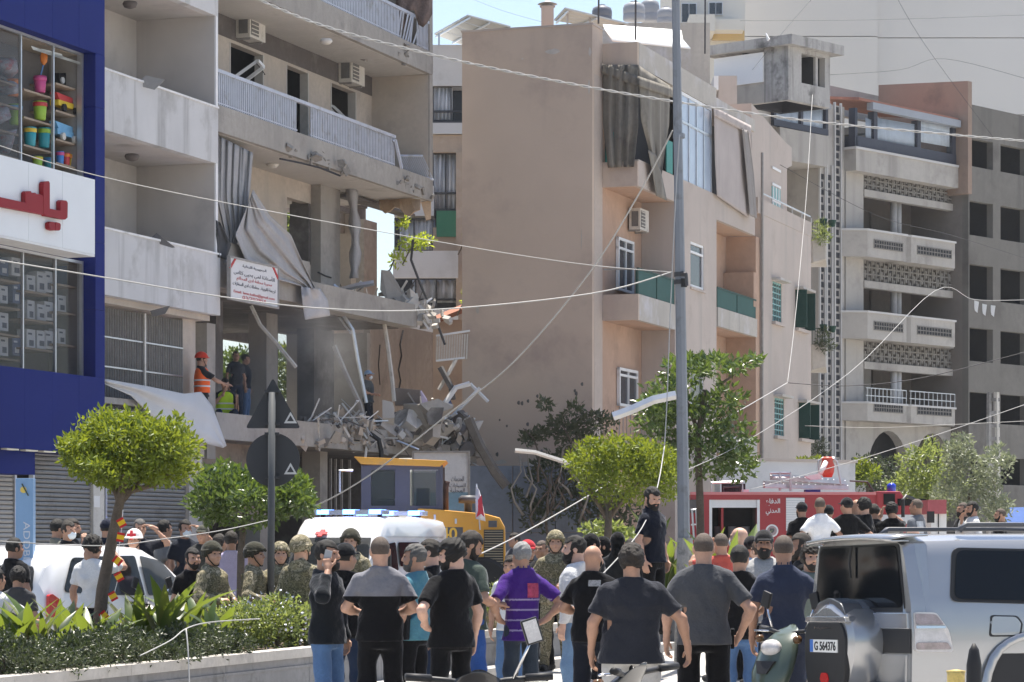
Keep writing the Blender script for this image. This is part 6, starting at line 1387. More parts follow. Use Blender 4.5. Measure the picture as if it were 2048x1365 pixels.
em = MB().lathe((0, 0, 0), [(.14, 0), (.14, .004)], 20, ax='y').build('emblem_disc', M_wt, FT, recalc=True, local=True); em.location = fF.pt(uF(1544), .006, zF(1544, 1062)) - Vector(FT.location); em.rotation_euler = (0, 0, math.atan2(fF.t.y, fF.t.x))
e2 = MB().lathe((0, -.006, 0), [(.105, 0), (.105, .003)], 20, ax='y').build('emblem_ring', mat('emblem_grey', (.40, .30, .30), .6, .3, 30), em, local=True)
e3 = MB().prism([(-.05, -.01, .05), (.05, -.01, .05), (.05, -.01, -.01), (0, -.01, -.06), (-.05, -.01, -.01)], (0, .003, 0)).build('emblem_shield', mat('emblem_dark', (.10, .10, .11), .6, .1, 10), em, local=True)
part('rear_box', M_soot_shade, FT, fF, uF(1378), uF(1402), .0, .05, zF(1381, 1026), zF(1381, 1000))
for px, y0, y1 in ((1392, 1018, 1080), (1384, 1018, 1080)): MB().tube([P(px, y0, YT - .2), P(px + 4, y1, YT - .2)], .025, 6).build('rear_ladder_stile', M_alu, FT)
for y in (1020, 1050): MB().tube([P(1382, y, YT - .2), P(1396, y - 1, YT - .2)], .02, 6).build('rear_ladder_rung', M_alu, FT)
for (x0, x1, y0, y1) in ((1423, 1485, 966, 990), (1447, 1480, 975, 988)):
 MB().tube([P(x0, y1, YT + .2), P(x0, y0, YT + .2), P(x1, y0 - 2, YT + .3), P(x1, y1 - 4, YT + .3)], .025, 6).build('roof_handrail', M_wired if y0 > 970 else M_alu, FT)
for i in range(4):
 c = P(1452 + i * 10, 986, YT + .8); MB().cyl(c, c + Vector((0, 0, .2)), .1, n=10).build('roof_hose_coil', M_black, FT)
MB().box(*[v for v in (P(1486, 0, YT).x, P(1500, 0, YT).x, YT + .3, YT + .5, zt_ + .02, zt_ + .12)]).build('roof_lamp', M_white, FT)
for i, (x0, y0, x1, y1, Y0) in enumerate(((1528, 972, 1695, 976, YT + .6), (1542, 956, 1690, 966, YT + .9))):
 ld = MB().tube([P(x0, y0, Y0), P(x1, y1, Y0 + 1)], .06, 4).build('roof_ladder', M_alu, FT)
 MB().tube([P(x0, y0 - 5, Y0 + .45), P(x1, y1 - 5, Y0 + 1.45)], .06, 4).build('ladder_stile', M_alu, ld)
 for k in range(14):
  t_ = k / 13; MB().tube([P(x0 + (x1 - x0) * t_, y0 + (y1 - y0) * t_, Y0 + t_), P(x0 + (x1 - x0) * t_, y0 - 5 + (y1 - y0) * t_, Y0 + .45 + t_)], .02, 4).build('ladder_rung', M_alu, ld)
for (x0, y0, x1, y1) in ((1540, 946, 1582, 946), (1545, 953, 1580, 953)): MB().tube([P(x0, y0, YT + .8), P(x1, y1, YT + .8)], .03, 5).build('ladder_rack', M_alu, FT)
for x in (1560, 1581): MB().tube([P(x, 944, YT + .8), P(x, 982, YT + .8)], .03, 5).build('ladder_rack', M_alu, FT)
mo = MB().lathe(P(1655, 955, YT + 1.0), [(.10, 0), (.14, .1), (.16, .25), (.12, .36), (.14, .40), (.1, .45)], 14).build('water_monitor', mat('monitor_red', (.55, .09, .06), .45, .1, 5), FT, smooth=True)
MB().tube([P(1652, 925, YT + .9), P(1640, 948, YT + .7)], [.06, .05], 10).build('monitor_nozzle', M_white, mo, smooth=True)
MB().tube([P(1635, 952, YT + 1), P(1637, 922, YT + 1), P(1645, 917, YT + 1), P(1668, 917, YT + 1), P(1674, 924, YT + 1), P(1682, 968, YT + 1)], .025, 6).build('monitor_guard', M_alu, mo)
MB().prism([P(1610, 953, YT + .7), P(1640, 947, YT + .7), P(1644, 958, YT + .7), P(1622, 960, YT + .7)], (0, .3, 0)).build('white_cover', M_white, FT)
MB().box(P(1618, 0, YT).x, P(1648, 0, YT).x, YT + .7, YT + 1.1, zt_ + .02, zt_ + .13).build('blue_crate', mat('blue_crate_plastic', (.03, .05, .25), .5, .05, 3), FT)
cb0, cb1 = uF(1752), uF(1860)
zc1 = zF(1760, 983)
cab = MB()
cab.prism([fF.pt(cb0, .05, .6), fF.pt(cb1, .05, .6), fF.pt(cb1, .05, 1.95), fF.pt(uF(1800), .05, zc1), fF.pt(cb0, .05, zc1)], fF.pt(0, -2.3, 0) - fF.pt(0, 0, 0)); cab.build('cab', M_fred, FT, bevel=.05)
for (x0, x1, y0, y1) in ((1767, 1790, 988, 1010), (1795, 1852, 998, 1012)): part('cab_window', G_car, FT, fF, uF(x0, .06), uF(x1, .06), .052, .065, zF(1760, y1), zF(1760, y0))
part('cab_stripe', M_alu, FT, fF, uF(1755, .06), uF(1858, .06), .052, .064, zF(1760, 1048), zF(1760, 1030))
c = P(1783, 982, YT + 1.5); MB().lathe((c.x, c.y, c.z - .05), [(.1, 0), (.1, .18), (.05, .22)], 12).build('blue_beacon', mat('blue_beacon_lens', (.02, .05, .5), .2, .1, 4, spec=.7), FT, smooth=True)
MB().tube([P(1830, 1000, YT), P(1812, 992, YT - .3), P(1806, 1000, YT - .4), P(1806, 1035, YT - .4)], .04, 6).build('cab_mirror', M_blackp, FT)
for (x0, x1) in ((1735, 1780),): MB().tube([P(1700, 962, YT + .8), P(1735, 964, YT + .9), P(1748, 985, YT + .9)], .02, 6).build('roof_handrail', M_wired, FT)
for px in (1450, 1700, 1800):
 c = fF.pt(uF(px), -.25, .5)
 w = MB().lathe((0, 0, 0), [(.3, -.15), (.46, -.15), (.5, -.08), (.5, .08), (.46, .15), (.3, .15)], 22, ax='y').build('wheel', M_tyre, FT, local=True); w.location = c - Vector(FT.location); w.rotation_euler = (0, 0, math.atan2(fF.t.y, fF.t.x))
 MB().lathe((0, -.1, 0), [(.3, .0), (.1, .05), (.02, .05)], 14, ax='y').build('rim', M_grille, w, local=True)
T2 = thing('red_truck_cab', 'red and white truck front end on behind the onlookers', 'truck', P(1875, 1200, 58))
rbox('cab_upper', mat('faded_red_paint', (.40, .10, .11), .5, .12, 3), 1856, 1893, 1000, 1028, 57.5, 2.2, T2); rbox('cab_lower', M_platew, 1862, 1893, 1028, 1120, 57.6, 2.2, T2); rbox('cab_seam', M_blackp, 1876, 1878, 1028, 1118, 57.58, .02, T2); rbox('cab_mirror', M_blackp, 1855, 1869, 1023, 1046, 57.0, .1, T2); rbox('cab_wheel_block', M_tyre, 1862, 1892, 1165, 1262, 57.7, .5, T2); rbox('cab_chassis', M_blackp, 1862, 1893, 1120, 1166, 57.65, 2.0, T2)
# PEOPLE: bodies and clothes grown from distance fields
class Field:
 def __init__(s, lo, hi, h):
  s.h = h; s.lo = np.array(lo, float) - 2.5 * h; n = np.ceil((np.array(hi, float) + 2.5 * h - s.lo) / h).astype(int) + 1
  s.ax = [s.lo[i] + h * np.arange(n[i]) for i in range(3)]; s.f = np.full(n, 1.0, np.float32)
 def sub(s, lo, hi, pad):
  sl = []
  for i in range(3):
   a = int(np.searchsorted(s.ax[i], lo[i] - pad)); b = int(np.searchsorted(s.ax[i], hi[i] + pad)); sl.append(slice(max(0, a - 1), min(len(s.ax[i]), b + 1)))
  return tuple(sl)
 def pts(s, sl): return s.ax[0][sl[0]][:, None, None], s.ax[1][sl[1]][None, :, None], s.ax[2][sl[2]][None, None, :]
 def put(s, sl, d, k, op='add'):
  a = s.f[sl]
  if op == 'cut': s.f[sl] = np.maximum(a, -d); return
  if k > 0:
   h = np.maximum(k - np.abs(a - d), 0) / k; s.f[sl] = np.minimum(a, d) - h * h * k * .25
  else: s.f[sl] = np.minimum(a, d)
 def cap(s, a, b, ra, rb, k=.03, op='add', flat=None):
  a, b = np.array(a, float), np.array(b, float); r = max(ra, rb)
  sl = s.sub(np.minimum(a, b) - r, np.maximum(a, b) + r, k + s.h * 2); X, Y, Z = s.pts(sl)
  ba = b - a; L = max(float(ba @ ba), 1e-9); x, y, z = X - a[0], Y - a[1], Z - a[2]
  t = np.clip((x * ba[0] + y * ba[1] + z * ba[2]) / L, 0, 1)
  d = np.sqrt((x - ba[0] * t) ** 2 + (y - ba[1] * t) ** 2 + (z - ba[2] * t) ** 2) - (ra + (rb - ra) * t)
  s.put(sl, d, k, op)
 def ell(s, c, r, k=.02, op='add'):
  c, r = np.array(c, float), np.array(r, float); sl = s.sub(c - r, c + r, k + s.h * 2); X, Y, Z = s.pts(sl)
  x, y, z = X - c[0], Y - c[1], Z - c[2]
  k0 = np.sqrt((x / r[0]) ** 2 + (y / r[1]) ** 2 + (z / r[2]) ** 2); k1 = np.sqrt((x / r[0] ** 2) ** 2 + (y / r[1] ** 2) ** 2 + (z / r[2] ** 2) ** 2)
  s.put(sl, k0 * (k0 - 1) / np.maximum(k1, 1e-6), k, op)
 def torso(s, tab, k=.03, infl=0.0):
  t = np.array(tab); z0, z1 = t[0, 0], t[-1, 0]; w = t[:, 1].max() + infl; dp = t[:, 2].max() + .06 + infl
  sl = s.sub((-w, -dp, z0), (w, dp, z1), k + s.h * 2); X, Y, Z = s.pts(sl); zz = np.clip(Z, z0, z1)
  W_ = np.interp(zz, t[:, 0], t[:, 1]) + infl; D_ = np.interp(zz, t[:, 0], t[:, 2]) + infl; C_ = np.interp(zz, t[:, 0], t[:, 3])
  q = ((np.abs(X) / W_) ** 2.4 + (np.abs(Y - C_) / D_) ** 2.4) ** (1 / 2.4)
  d = (q - 1) * np.minimum(W_, D_); oz = np.maximum(np.maximum(z0 - Z, Z - z1), 0)
  s.put(sl, np.where(oz > 0, np.sqrt(np.maximum(d, 0) ** 2 + oz ** 2) + np.minimum(d, 0) * 0, d), k)
 def plane(s, n, o):
  X, Y, Z = s.pts((slice(None),) * 3); s.f = np.maximum(s.f, (X * n[0] + Y * n[1] + Z * n[2] - o).astype(np.float32))
 def wrinkle(s, amp, seed, fx=16., fz=9.):
  r = np.random.RandomState(seed); X, Y, Z = s.pts((slice(None),) * 3); w = 0
  for i in range(5):
   a = r.uniform(-1, 1, 2); w = w + np.sin(X * fx * a[0] * 1.8 + Y * fx * a[1] * 1.8 + Z * fz * r.uniform(.4, 2.2) * r.choice([-1, 1]) + r.uniform(0, 6)) / (1 + .4 * i)
  s.f = s.f + (amp * w * .5).astype(np.float32)
 def mesh(s):
  f = s.f; n = f.shape; ins = f < 0; cnt = np.zeros([m - 1 for m in n], np.float32); acc = np.zeros([3] + [m - 1 for m in n], np.float32)
  B = np.indices([m - 1 for m in n]).astype(np.float32)
  cs = [(i, j, k) for i in (0, 1) for j in (0, 1) for k in (0, 1)]
  v = lambda c: tuple(slice(c[i], n[i] - 1 + c[i]) for i in range(3))
  for c in cs:
   for ax in range(3):
    if c[ax]: continue
    e = list(c); e[ax] = 1; a, b = f[v(c)], f[v(tuple(e))]; m = (a < 0) != (b < 0)
    t = np.where(m, a / np.where(m, a - b, 1), 0); cnt += m
    for q in range(3): acc[q] += np.where(m, c[q] + (t if q == ax else 0), 0)
  act = cnt > 0; idx = np.full(act.shape, -1, np.int64); nv = int(act.sum()); idx[act] = np.arange(nv)
  V = np.stack([(B[q][act] + acc[q][act] / cnt[act]) * s.h + s.lo[q] for q in range(3)], 1)
  Q = []
  for ax in range(3):
   u, w = [q for q in range(3) if q != ax]
   sl0 = [slice(1, n[q] - 1) for q in range(3)]; sl0[ax] = slice(0, n[ax] - 1); sl1 = list(sl0); sl1[ax] = slice(1, n[ax])
   a, b = ins[tuple(sl0)], ins[tuple(sl1)]; m = a != b
   if not m.any(): continue
   p = np.argwhere(m); p[:, u] += 1; p[:, w] += 1
   du = np.zeros(3, int); du[u] = 1; dw = np.zeros(3, int); dw[w] = 1
   g = lambda q: idx[q[:, 0], q[:, 1], q[:, 2]]
   q4 = np.stack([g(p - du - dw), g(p - dw), g(p), g(p - du)], 1); fl = a[m]
   if ax == 1: fl = ~fl
   q4[~fl] = q4[~fl][:, ::-1]; Q.append(q4)
  Q = np.concatenate(Q) if Q else np.zeros((0, 4), int)
  return V, Q[(Q >= 0).all(1)]
def np_obj(name, parts_, mats, parent, xf=None):
 Vs, Qs, Ms, b = [], [], [], 0
 for V, Q, mi in parts_:
  Vs.append(V); Qs.append(Q + b); Ms.append(np.full(len(Q), mi)); b += len(V)
 V, Q, Mi = np.concatenate(Vs), np.concatenate(Qs), np.concatenate(Ms)
 if xf is not None: V = xf(V)
 me = bpy.data.meshes.new(name); me.vertices.add(len(V)); me.vertices.foreach_set('co', V.astype(np.float32).ravel())
 me.loops.add(len(Q) * 4); me.loops.foreach_set('vertex_index', Q.astype(np.int32).ravel())
 me.polygons.add(len(Q)); me.polygons.foreach_set('loop_start', np.arange(0, len(Q) * 4, 4, dtype=np.int32)); me.polygons.foreach_set('material_index', Mi.astype(np.int32))
 me.polygons.foreach_set('use_smooth', np.ones(len(Q), bool)); me.update(calc_edges=True)
 for m in (mats if isinstance(mats, (list, tuple)) else [mats]): me.materials.append(m)
 return link(name, me, parent)
def cloth(col, bump=.12):
 col = tuple(c * (.55 if max(col) < .16 else 1) for c in col); nm = 'cloth_%02x%02x%02x' % tuple(int(max(0, min(1, c)) ** .45 * 255) for c in col)
 m = mat(nm, col, .92, .14, 6, bump=.55, bscale=17, spec=.1); b = m.node_tree.nodes['Principled BSDF']; b.inputs['Sheen Weight'].default_value = .18; b.inputs['Sheen Roughness'].default_value = .4; b.inputs['Sheen Tint'].default_value = (.8, .82, .9, 1); return m
SK = {'a': (.46, .27, .19), 'b': (.38, .215, .145), 'c': (.30, .165, .11), 'd': (.52, .32, .24)}
def skin(k): return mat('skin_' + k, SK[k], .55, .07, 30, spec=.35)
def hairm(k): return mat('hair_' + k, {'black': (.014, .012, .011), 'dark': (.03, .024, .02), 'grey': (.26, .255, .25), 'salt': (.11, .105, .10), 'buzz': (.10, .075, .06), 'brown': (.07, .045, .03)}[k], .65, .3, 60, bump=.5, bscale=180, spec=.3)
M_eye = mat('eye_dark', (.03, .02, .015), .2, 0, spec=.6); M_lip = mat('lip_skin', (.36, .15, .12), .5, .05, 20)
def arm(pose, s):
 S = np.array([.19 * s, -.005, 1.415])
 T = {'hang': ((.222, -.035, 1.13), (.222, .04, .885), (-.05, .2, -1)), 'hang2': ((.235, -.06, 1.14), (.24, -.02, .89), (0, .15, -1)), 'wide': ((.31, -.03, 1.16), (.36, .03, .92), (.1, .2, -1)),
         'hip': ((.36, -.13, 1.15), (.20, .03, 1.00), (-.75, .35, -.35)), 'hipback': ((.34, -.16, 1.16), (.17, -.12, 1.00), (-.8, .1, -.4)), 'front': ((.26, .0, 1.14), (.14, .20, 1.09), (-.45, .8, .15)),
         'cross': ((.26, .08, 1.15), (-.02, .22, 1.17), (-1, .1, .1)), 'phone': ((.30, .15, 1.27), (.13, .085, 1.50), (-.18, -.22, .95)), 'up': ((.25, .24, 1.40), (.09, .30, 1.60), (-.3, .2, .8)),
         'head': ((.36, .10, 1.42), (.16, .12, 1.64), (-.7, -.1, .3)), 'pocket': ((.28, -.07, 1.14), (.21, .05, .93), (-.4, .1, -.8)), 'gun': ((.33, -.10, 1.14), (.235, .02, .93), (-.4, .2, -.8)), 'reach': ((.24, .22, 1.20), (.18, .44, 1.12), (0, 1, 0)),
         'chin': ((.24, .12, 1.18), (.06, .17, 1.42), (-.2, .0, 1)), 'down': ((.24, .10, 1.14), (.22, .24, .93), (0, .5, -.8))}[pose]
 f = lambda v: np.array([v[0] * s, v[1], v[2]])
 E, Wp, d = f(T[0]), f(T[1]), f(T[2]); return S, E, Wp, d / np.linalg.norm(d)
def hand_mesh(Wp, d, s, h, curl=.35):
 fwd = np.array([-.3 * s, 1, .1]); side = np.cross(d, fwd); 
 side = fwd - d * (fwd @ d); side /= np.linalg.norm(side)          # towards the thumb
 nrm = np.cross(d, side) * s; nrm /= np.linalg.norm(nrm)           # palm faces the body
 if nrm[0] * s > 0: nrm = -nrm
 lo, hi = Wp - .13, Wp + .13; lo = np.minimum(lo, Wp + d * .2 - .06); hi = np.maximum(hi, Wp + d * .2 + .06)
 F_ = Field(lo, hi, h)
 F_.cap(Wp - d * .05, Wp, .029, .026, .01); F_.cap(Wp, Wp + d * .03, .026, .026, .02)
 for o in (-.026, -.008, .010, .027): F_.cap(Wp + d * .025 + side * o * .8, Wp + d * .085 + side * o, .015, .013, .015)
 for o, L in ((-.031, .058), (-.011, .074), (.010, .08), (.030, .072)):
  a = Wp + d * .088 + side * o; c1 = d * math.cos(curl) + nrm * math.sin(curl); c2 = d * math.cos(curl * 2.4) + nrm * math.sin(curl * 2.4)
  b = a + c1 * L * .5; F_.cap(a, b, .0105, .0095, .004); F_.cap(b, b + c2 * L * .5, .0095, .008, .004)
 a = Wp + d * .025 + side * .03; t1 = (d * .6 + side * .75 + nrm * .2); t1 /= np.linalg.norm(t1); b = a + t1 * .045; t2 = d * .9 + side * .25 + nrm * .3; t2 /= np.linalg.norm(t2)
 F_.cap(a, b, .014, .0115, .012); F_.cap(b, b + t2 * .035, .0115, .009, .006)
 return F_.mesh()
def head_fields(h, beard=None, fat=1.0):
 F_ = Field((-.1, -.12, -.2), (.1, .15, .13), h)
 F_.ell((0, -.012, .028), (.076, .097, .092), .02); F_.ell((0, .028, -.045), (.060 * fat, .066, .075), .04); F_.ell((0, .060, -.085), (.034 * fat, .032, .030), .03)
 F_.cap((0, -.030, -.06), (0, -.034, -.175), .057 * fat, .062 * fat, .03)
 for s in (-1, 1):
  F_.ell((s * .034, .090, .012), (.022, .016, .013), .012, 'cut'); F_.ell((s * .042, .062, -.03), (.025, .025, .022), .03); F_.ell((s * .077, -.012, -.005), (.011, .022, .033), .008); F_.cap((s * .014, .089, .030), (s * .05, .078, .032), .009, .008, .012)
 F_.cap((0, .088, .016), (0, .107, -.018), .010, .0145, .012)
 for s in (-1, 1): F_.ell((s * .012, .100, -.024), (.010, .011, .009), .008)
 F_.cap((-.020, .088, -.053), (.020, .088, -.053), .008, .008, .008); F_.cap((-.016, .087, -.066), (.016, .087, -.066), .009, .009, .008)
 return F_
def blob(c, r, n=6):
 t = np.linspace(0, math.pi, n + 1); p = np.linspace(0, 2 * math.pi, 2 * n, endpoint=False); V = []
 for a in t:
  for b in p: V.append((c[0] + r[0] * math.sin(a) * math.cos(b), c[1] + r[1] * math.sin(a) * math.sin(b), c[2] + r[2] * math.cos(a)))
 m = 2 * n; Q = [(i * m + j, i * m + (j + 1) % m, (i + 1) * m + (j + 1) % m, (i + 1) * m + j) for i in range(n) for j in range(m)]
 return np.array(V), np.array(Q)
PEOPLE = []
def person(label, px, Y, top, face=0., zf=0., shirt=(.02, .02, .022), sleeve='short', hem=.86, trousers=(.02, .02, .022), hair='short', hc='black', beard=None, sk='b', L='hang', R='hang', fat=1.0, belly=0., head=0., nod=0., lean=0., q=1.0, seed=None, collar=False, extra=None, legs='stand', group=None, cap=None, twist=0., camo=False, long_hair=False, hgt=None, shoes=(.03, .03, .03), drop=0.):
 seed = seed if seed is not None else int(px) % 997
 X = (px - CX) / F * Y; Zt = CH - (top - HY) / F * Y; hat = {'helmet': .035, 'cap': .015, 'hardhat': .04, 'balaclava': .012, 'curly': .025, 'short': .012}.get(hair, 0)
 H = hgt or max(1.5, min(2.0, (Zt - zf) / (1.0 + hat / 1.75))); S = H / 1.75
 t = thing('person', label, 'person', (X, Y, zf if not hgt else Zt - hgt * 1.01 + drop), math.radians(face), group); WORG[t.name] = Vector((0, 0, 0))
 def xf(V):
  V = V.copy(); dz = np.maximum(0, V[:, 2] - .95)
  if lean: V[:, 1] += lean * dz
  if drop: V[:, 2] = np.where(V[:, 2] > .9, V[:, 2] - drop, V[:, 2])
  return V * S
 fw = fat; sd = {'hang': .0}
 tab = [(.84, .150 * fw, .108 * fw, -.008), (.95, .162 * fw, .118 * fw + belly * .5, -.01 + belly * .3), (1.05, .152 * fw + belly * .3, .112 * fw + belly, belly * .7), (1.16, .154 * fw + belly * .2, .112 * fw + belly * .8, .003 + belly * .6), (1.27, .170 * fw, .124 * fw + belly * .2, .002), (1.35, .170 * fw, .112 * fw, .0), (1.41, .145 * fw, .090 * fw, -.01), (1.46, .098, .076, -.026), (1.525, .064, .064, -.042)]
 sw_ = .168 * (.5 + .5 * fw)
 arms = []
 for pose, s in ((R, 1), (L, -1)):
  A, E, Wp, d = arm(pose, s); A[0] = sw_ * s; E[0] += (.022 + .17 * (fw - 1) + belly * .25) * s; 
  if pose not in ('cross', 'front', 'chin', 'phone', 'up', 'head'): Wp[0] += (.022 + .19 * (fw - 1) + belly * .3) * s
  arms.append((A, E, Wp, d, s, pose))
 vb, vs, vt = .020 * q, .0165 * q, .021 * q
 B = Field((-.62, -.4, 0), (.62, .62, 1.56), vb)
 B.torso(tab, .03, -.024)
 hipx = .09 * fw
 lj = []
 for s in (-1, 1):
  if legs == 'stand': hp, kn, an_ = (s * hipx, 0, .9), (s * (hipx + .02), .02, .49), (s * (hipx + .045), -.02, .085)
  elif legs == 'walk': hp, kn, an_ = (s * hipx, 0, .9), (s * (hipx + .01), .10 * s + .03, .49), (s * (hipx + .02), .20 * s - .05, .10)
  else: hp, kn, an_ = (s * hipx, -.05, .42), (s * (hipx + .09), .33, .50), (s * (hipx + .06), .08, .085)
  lj.append((hp, kn, an_)); B.cap(hp, kn, .082 * fw, .054 * fw, .04); B.cap(kn, an_, .054 * fw, .036, .03); B.cap((an_[0], an_[1] - .03, .045), (an_[0] * 1.05, an_[1] + .15, .035), .035, .03, .02)
 for A, E, Wp, d, s, pose in arms:
  B.cap((A[0] * .9, A[1], A[2] - .05), E, .044 * (.5 + .5 * fw), .042 * (.6 + .4 * fw), .008); B.cap(E, Wp, .042 * (.6 + .4 * fw), .028, .012); B.ell(E * .7 + Wp * .3, (.043, .043, .043), .03)
 parts_ = [(*B.mesh(), 0)]
 for A, E, Wp, d, s, pose in arms: parts_.append((*hand_mesh(Wp, d, s, .0075 * max(1, q * .8), .9 if pose in ('phone', 'up', 'gun', 'front') else .35), 0))
 hh = .0085 * max(1, q * .85); Hd = head_fields(hh, fat=.75 + .25 * fw); hv_, hq = Hd.mesh()
 hz = np.array([0, -.002, 1.626]); ch, sh, cn, sn = math.cos(math.radians(head)), math.sin(math.radians(head)), math.cos(math.radians(nod)), math.sin(math.radians(nod))
 Rn = np.array([[1, 0, 0], [0, cn, sn], [0, -sn, cn]]); Rh = np.array([[ch, -sh, 0], [sh, ch, 0], [0, 0, 1]]); RR_ = Rh @ Rn
 def hx(V):
  w = np.clip((V[:, 2] + .19) / .10, 0, 1)[:, None]; return (V * (1 - w) + (V @ RR_.T) * w) * 1.05 + hz
 hxr = lambda V: (V @ RR_.T) * 1.05 + hz
 parts_.append((hx(hv_), hq, 0))
 for s in (-1, 1): v_, q_ = blob((s * .033, .080, .012), (.013, .008, .007), 4); parts_.append((hxr(v_), q_, 1))
 v_, q_ = blob((0, .0935, -.059), (.022, .006, .006), 4); parts_.append((hxr(v_), q_, 2))
 body = np_obj('body', parts_, [skin(sk), M_eye, M_lip], t, xf)
 lo_z = hem; Sh = Field((-.62, -.4, lo_z - .02), (.62, .62, 1.54), vs)
 tb2 = [(max(lo_z, .80), .188 * fw + belly * .3, .146 * fw + belly * .8, belly * .4)] + [(z, max(w, .158 * fw) + .012, dp + .012, c) for z, w, dp, c in tab if z > max(lo_z, .80) + .04 and z < 1.46] + [(1.505, .080, .076, -.040)]
 Sh.torso(tb2, .05, .004)
 for A, E, Wp, d, s, pose in arms:
  if sleeve == 'none': Sh.cap((A[0] * .7, A[1], A[2]), A * .95 + E * .05, .06 * fw, .06 * fw, .05); continue
  k_ = .78 if sleeve == 'short' else 1.0; e2 = A + (E - A) * k_
  Sh.cap((A[0] * .3, -.025, 1.435), (A[0] * .95, A[1], A[2] - .035), .058, .062 * (.4 + .6 * fw), .03); Sh.cap((A[0] * .98, A[1], A[2] - .04), e2, .065 * (.4 + .6 * fw), .063 * (.4 + .6 * fw), .02)
  if sleeve == 'long': Sh.cap(E, E + (Wp - E) * .95, .068, .048, .03)
 Sh.wrinkle(.009, seed, 14, 11); Sh.wrinkle(.004, seed + 2, 38, 26)
 Sh.plane((0, 0, -1), -lo_z); Sh.plane((0, .22, 1), 1.487 if not collar else 1.50)
 for A, E, Wp, d, s, pose in arms:
  if sleeve == 'short':
   k_ = .78; e2 = A + (E - A) * k_; u_ = (E - A) / np.linalg.norm(E - A); X_, Y_, Z_ = Sh.pts((slice(None),) * 3)
   pd = (X_ - e2[0]) * u_[0] + (Y_ - e2[1]) * u_[1] + (Z_ - e2[2]) * u_[2]; far = np.sqrt((X_ - e2[0]) ** 2 + (Y_ - e2[1]) ** 2 + (Z_ - e2[2]) ** 2)
   Sh.f = np.where(far < .16, np.maximum(Sh.f, pd.astype(np.float32)), Sh.f)
 sm = shirt if isinstance(shirt, bpy.types.Material) else cloth(shirt)
 shv, shq = Sh.mesh()
 so = np_obj('shirt', [(shv, shq, 0)], sm, t, xf)
 if collar:
  C_ = Field((-.1, -.12, 1.42), (.1, .1, 1.56), .011); C_.cap((0, -.018, 1.44), (0, -.03, 1.515), .078, .070, .0); C_.cap((0, -.03, 1.42), (0, -.04, 1.6), .058, .058, 0, 'cut'); C_.plane((0, .5, 1), 1.51)
  np_obj('collar', [(*C_.mesh(), 0)], sm, so, xf)
 Tr = Field((-.45, -.4, .04), (.45, .5, 1.05), vt)
 hz0 = 1.0 if legs != 'crouch' else 1.0
 if legs != 'crouch': Tr.torso([(.80, .150 * fw, .112 * fw, -.008), (.90, .160 * fw, .116 * fw, -.008), (.97, .150 * fw + belly * .2, .108 * fw + belly * .4, belly * .3)], .03, .0)
 for hp, kn, an_ in lj: Tr.cap(hp, kn, .088 * fw, .074 * fw, .035); Tr.cap(kn, an_, .074 * fw, .060, .03)
 Tr.wrinkle(.008, seed + 1, 14, 16); Tr.plane((0, 0, -1), -.065)
 tm = trousers if isinstance(trousers, bpy.types.Material) else cloth(trousers)
 np_obj('trousers', [(*Tr.mesh(), 0)], tm, t, (lambda V: V * S))
 for hp, kn, an_ in lj:
  Sf = Field((an_[0] - .1, an_[1] - .12, 0), (an_[0] + .1, an_[1] + .24, .14), .018); Sf.cap((an_[0], an_[1] - .035, .05), (an_[0] * 1.05, an_[1] + .15, .04), .048, .042, .02); Sf.cap((an_[0], an_[1], .06), (an_[0], an_[1], .11), .045, .045, .03); Sf.plane((0, 0, -1), 0)
  np_obj('shoe', [(*Sf.mesh(), 0)], cloth(shoes), t, (lambda V: V * S))
 hxf = lambda V: xf(hxr(V))
 hr = .0095 * max(1, q * .8)
 def hairpiece(name, infl, m, keep, wr=.004, fr=70):
  G = Field((-.13, -.15, -.14), (.13, .14, .16), hr); G.ell((0, -.012, .030), (.076 + infl, .097 + infl, .092 + infl * 1.15), .02); keep(G)
  if wr: G.wrinkle(wr, seed + 5, fr, fr)
  v_, q_ = G.mesh()
  if len(q_): return np_obj(name, [(v_, q_, 0)], m, t, hxf)
 def hairline(G, front=.062, side=-.02, nape=-.07):
  X_, Y_, Z_ = G.pts((slice(None),) * 3)
  face_cut = np.minimum(Y_ - .028 + .25 * (Z_ - .03), -(Z_ - front) - .35 * (Y_ - .05)); G.f = np.maximum(G.f, np.maximum(face_cut, 0 * X_ - 1).astype(np.float32))
  G.f = np.maximum(G.f, (nape - Z_ - .55 * (Y_ + .02)).astype(np.float32) + 0 * G.f)
 hm = hairm(hc)
 if hair == 'short': hairpiece('hair', .011, hm, hairline)
 elif hair == 'curly': hairpiece('hair', .024, hm, lambda G: hairline(G, .055, nape=-.075), .009, 95)
 elif hair == 'buzz': hairpiece('hair', .003, hairm('buzz' if hc != 'grey' else 'grey'), hairline, 0)
 elif hair == 'cap':
  hairpiece('hair', .006, hm, lambda G: hairline(G, .0), .002)
  cm = cap if isinstance(cap, bpy.types.Material) else cloth(cap or (.03, .03, .033))
  def ck(G):
   G.plane((0, .12, -1), -.028); G.cap((-.03, .095, .036), (.03, .095, .036), .012, .012, .01)
   for o in (.115, .14): G.ell((0, o, .030), (.066, .042, .009), .012)
  Gc = Field((-.13, -.15, -.05), (.13, .21, .17), hr); Gc.ell((0, -.012, .035), (.090, .111, .100), .02); Gc.plane((0, .10, -1), -.018); Gc.ell((0, .100, .036), (.074, .078, .010), .008)
  np_obj('cap', [(*Gc.mesh(), 0)], cm, t, hxf)
 elif hair == 'balaclava':
  def bk(G):
   G.ell((0, .026, -.045), (.074, .078, .088), .04); G.cap((0, -.03, -.06), (0, -.045, -.13), .07, .075, .03); G.ell((0, .105, .012), (.05, .03, .018), 0, 'cut')
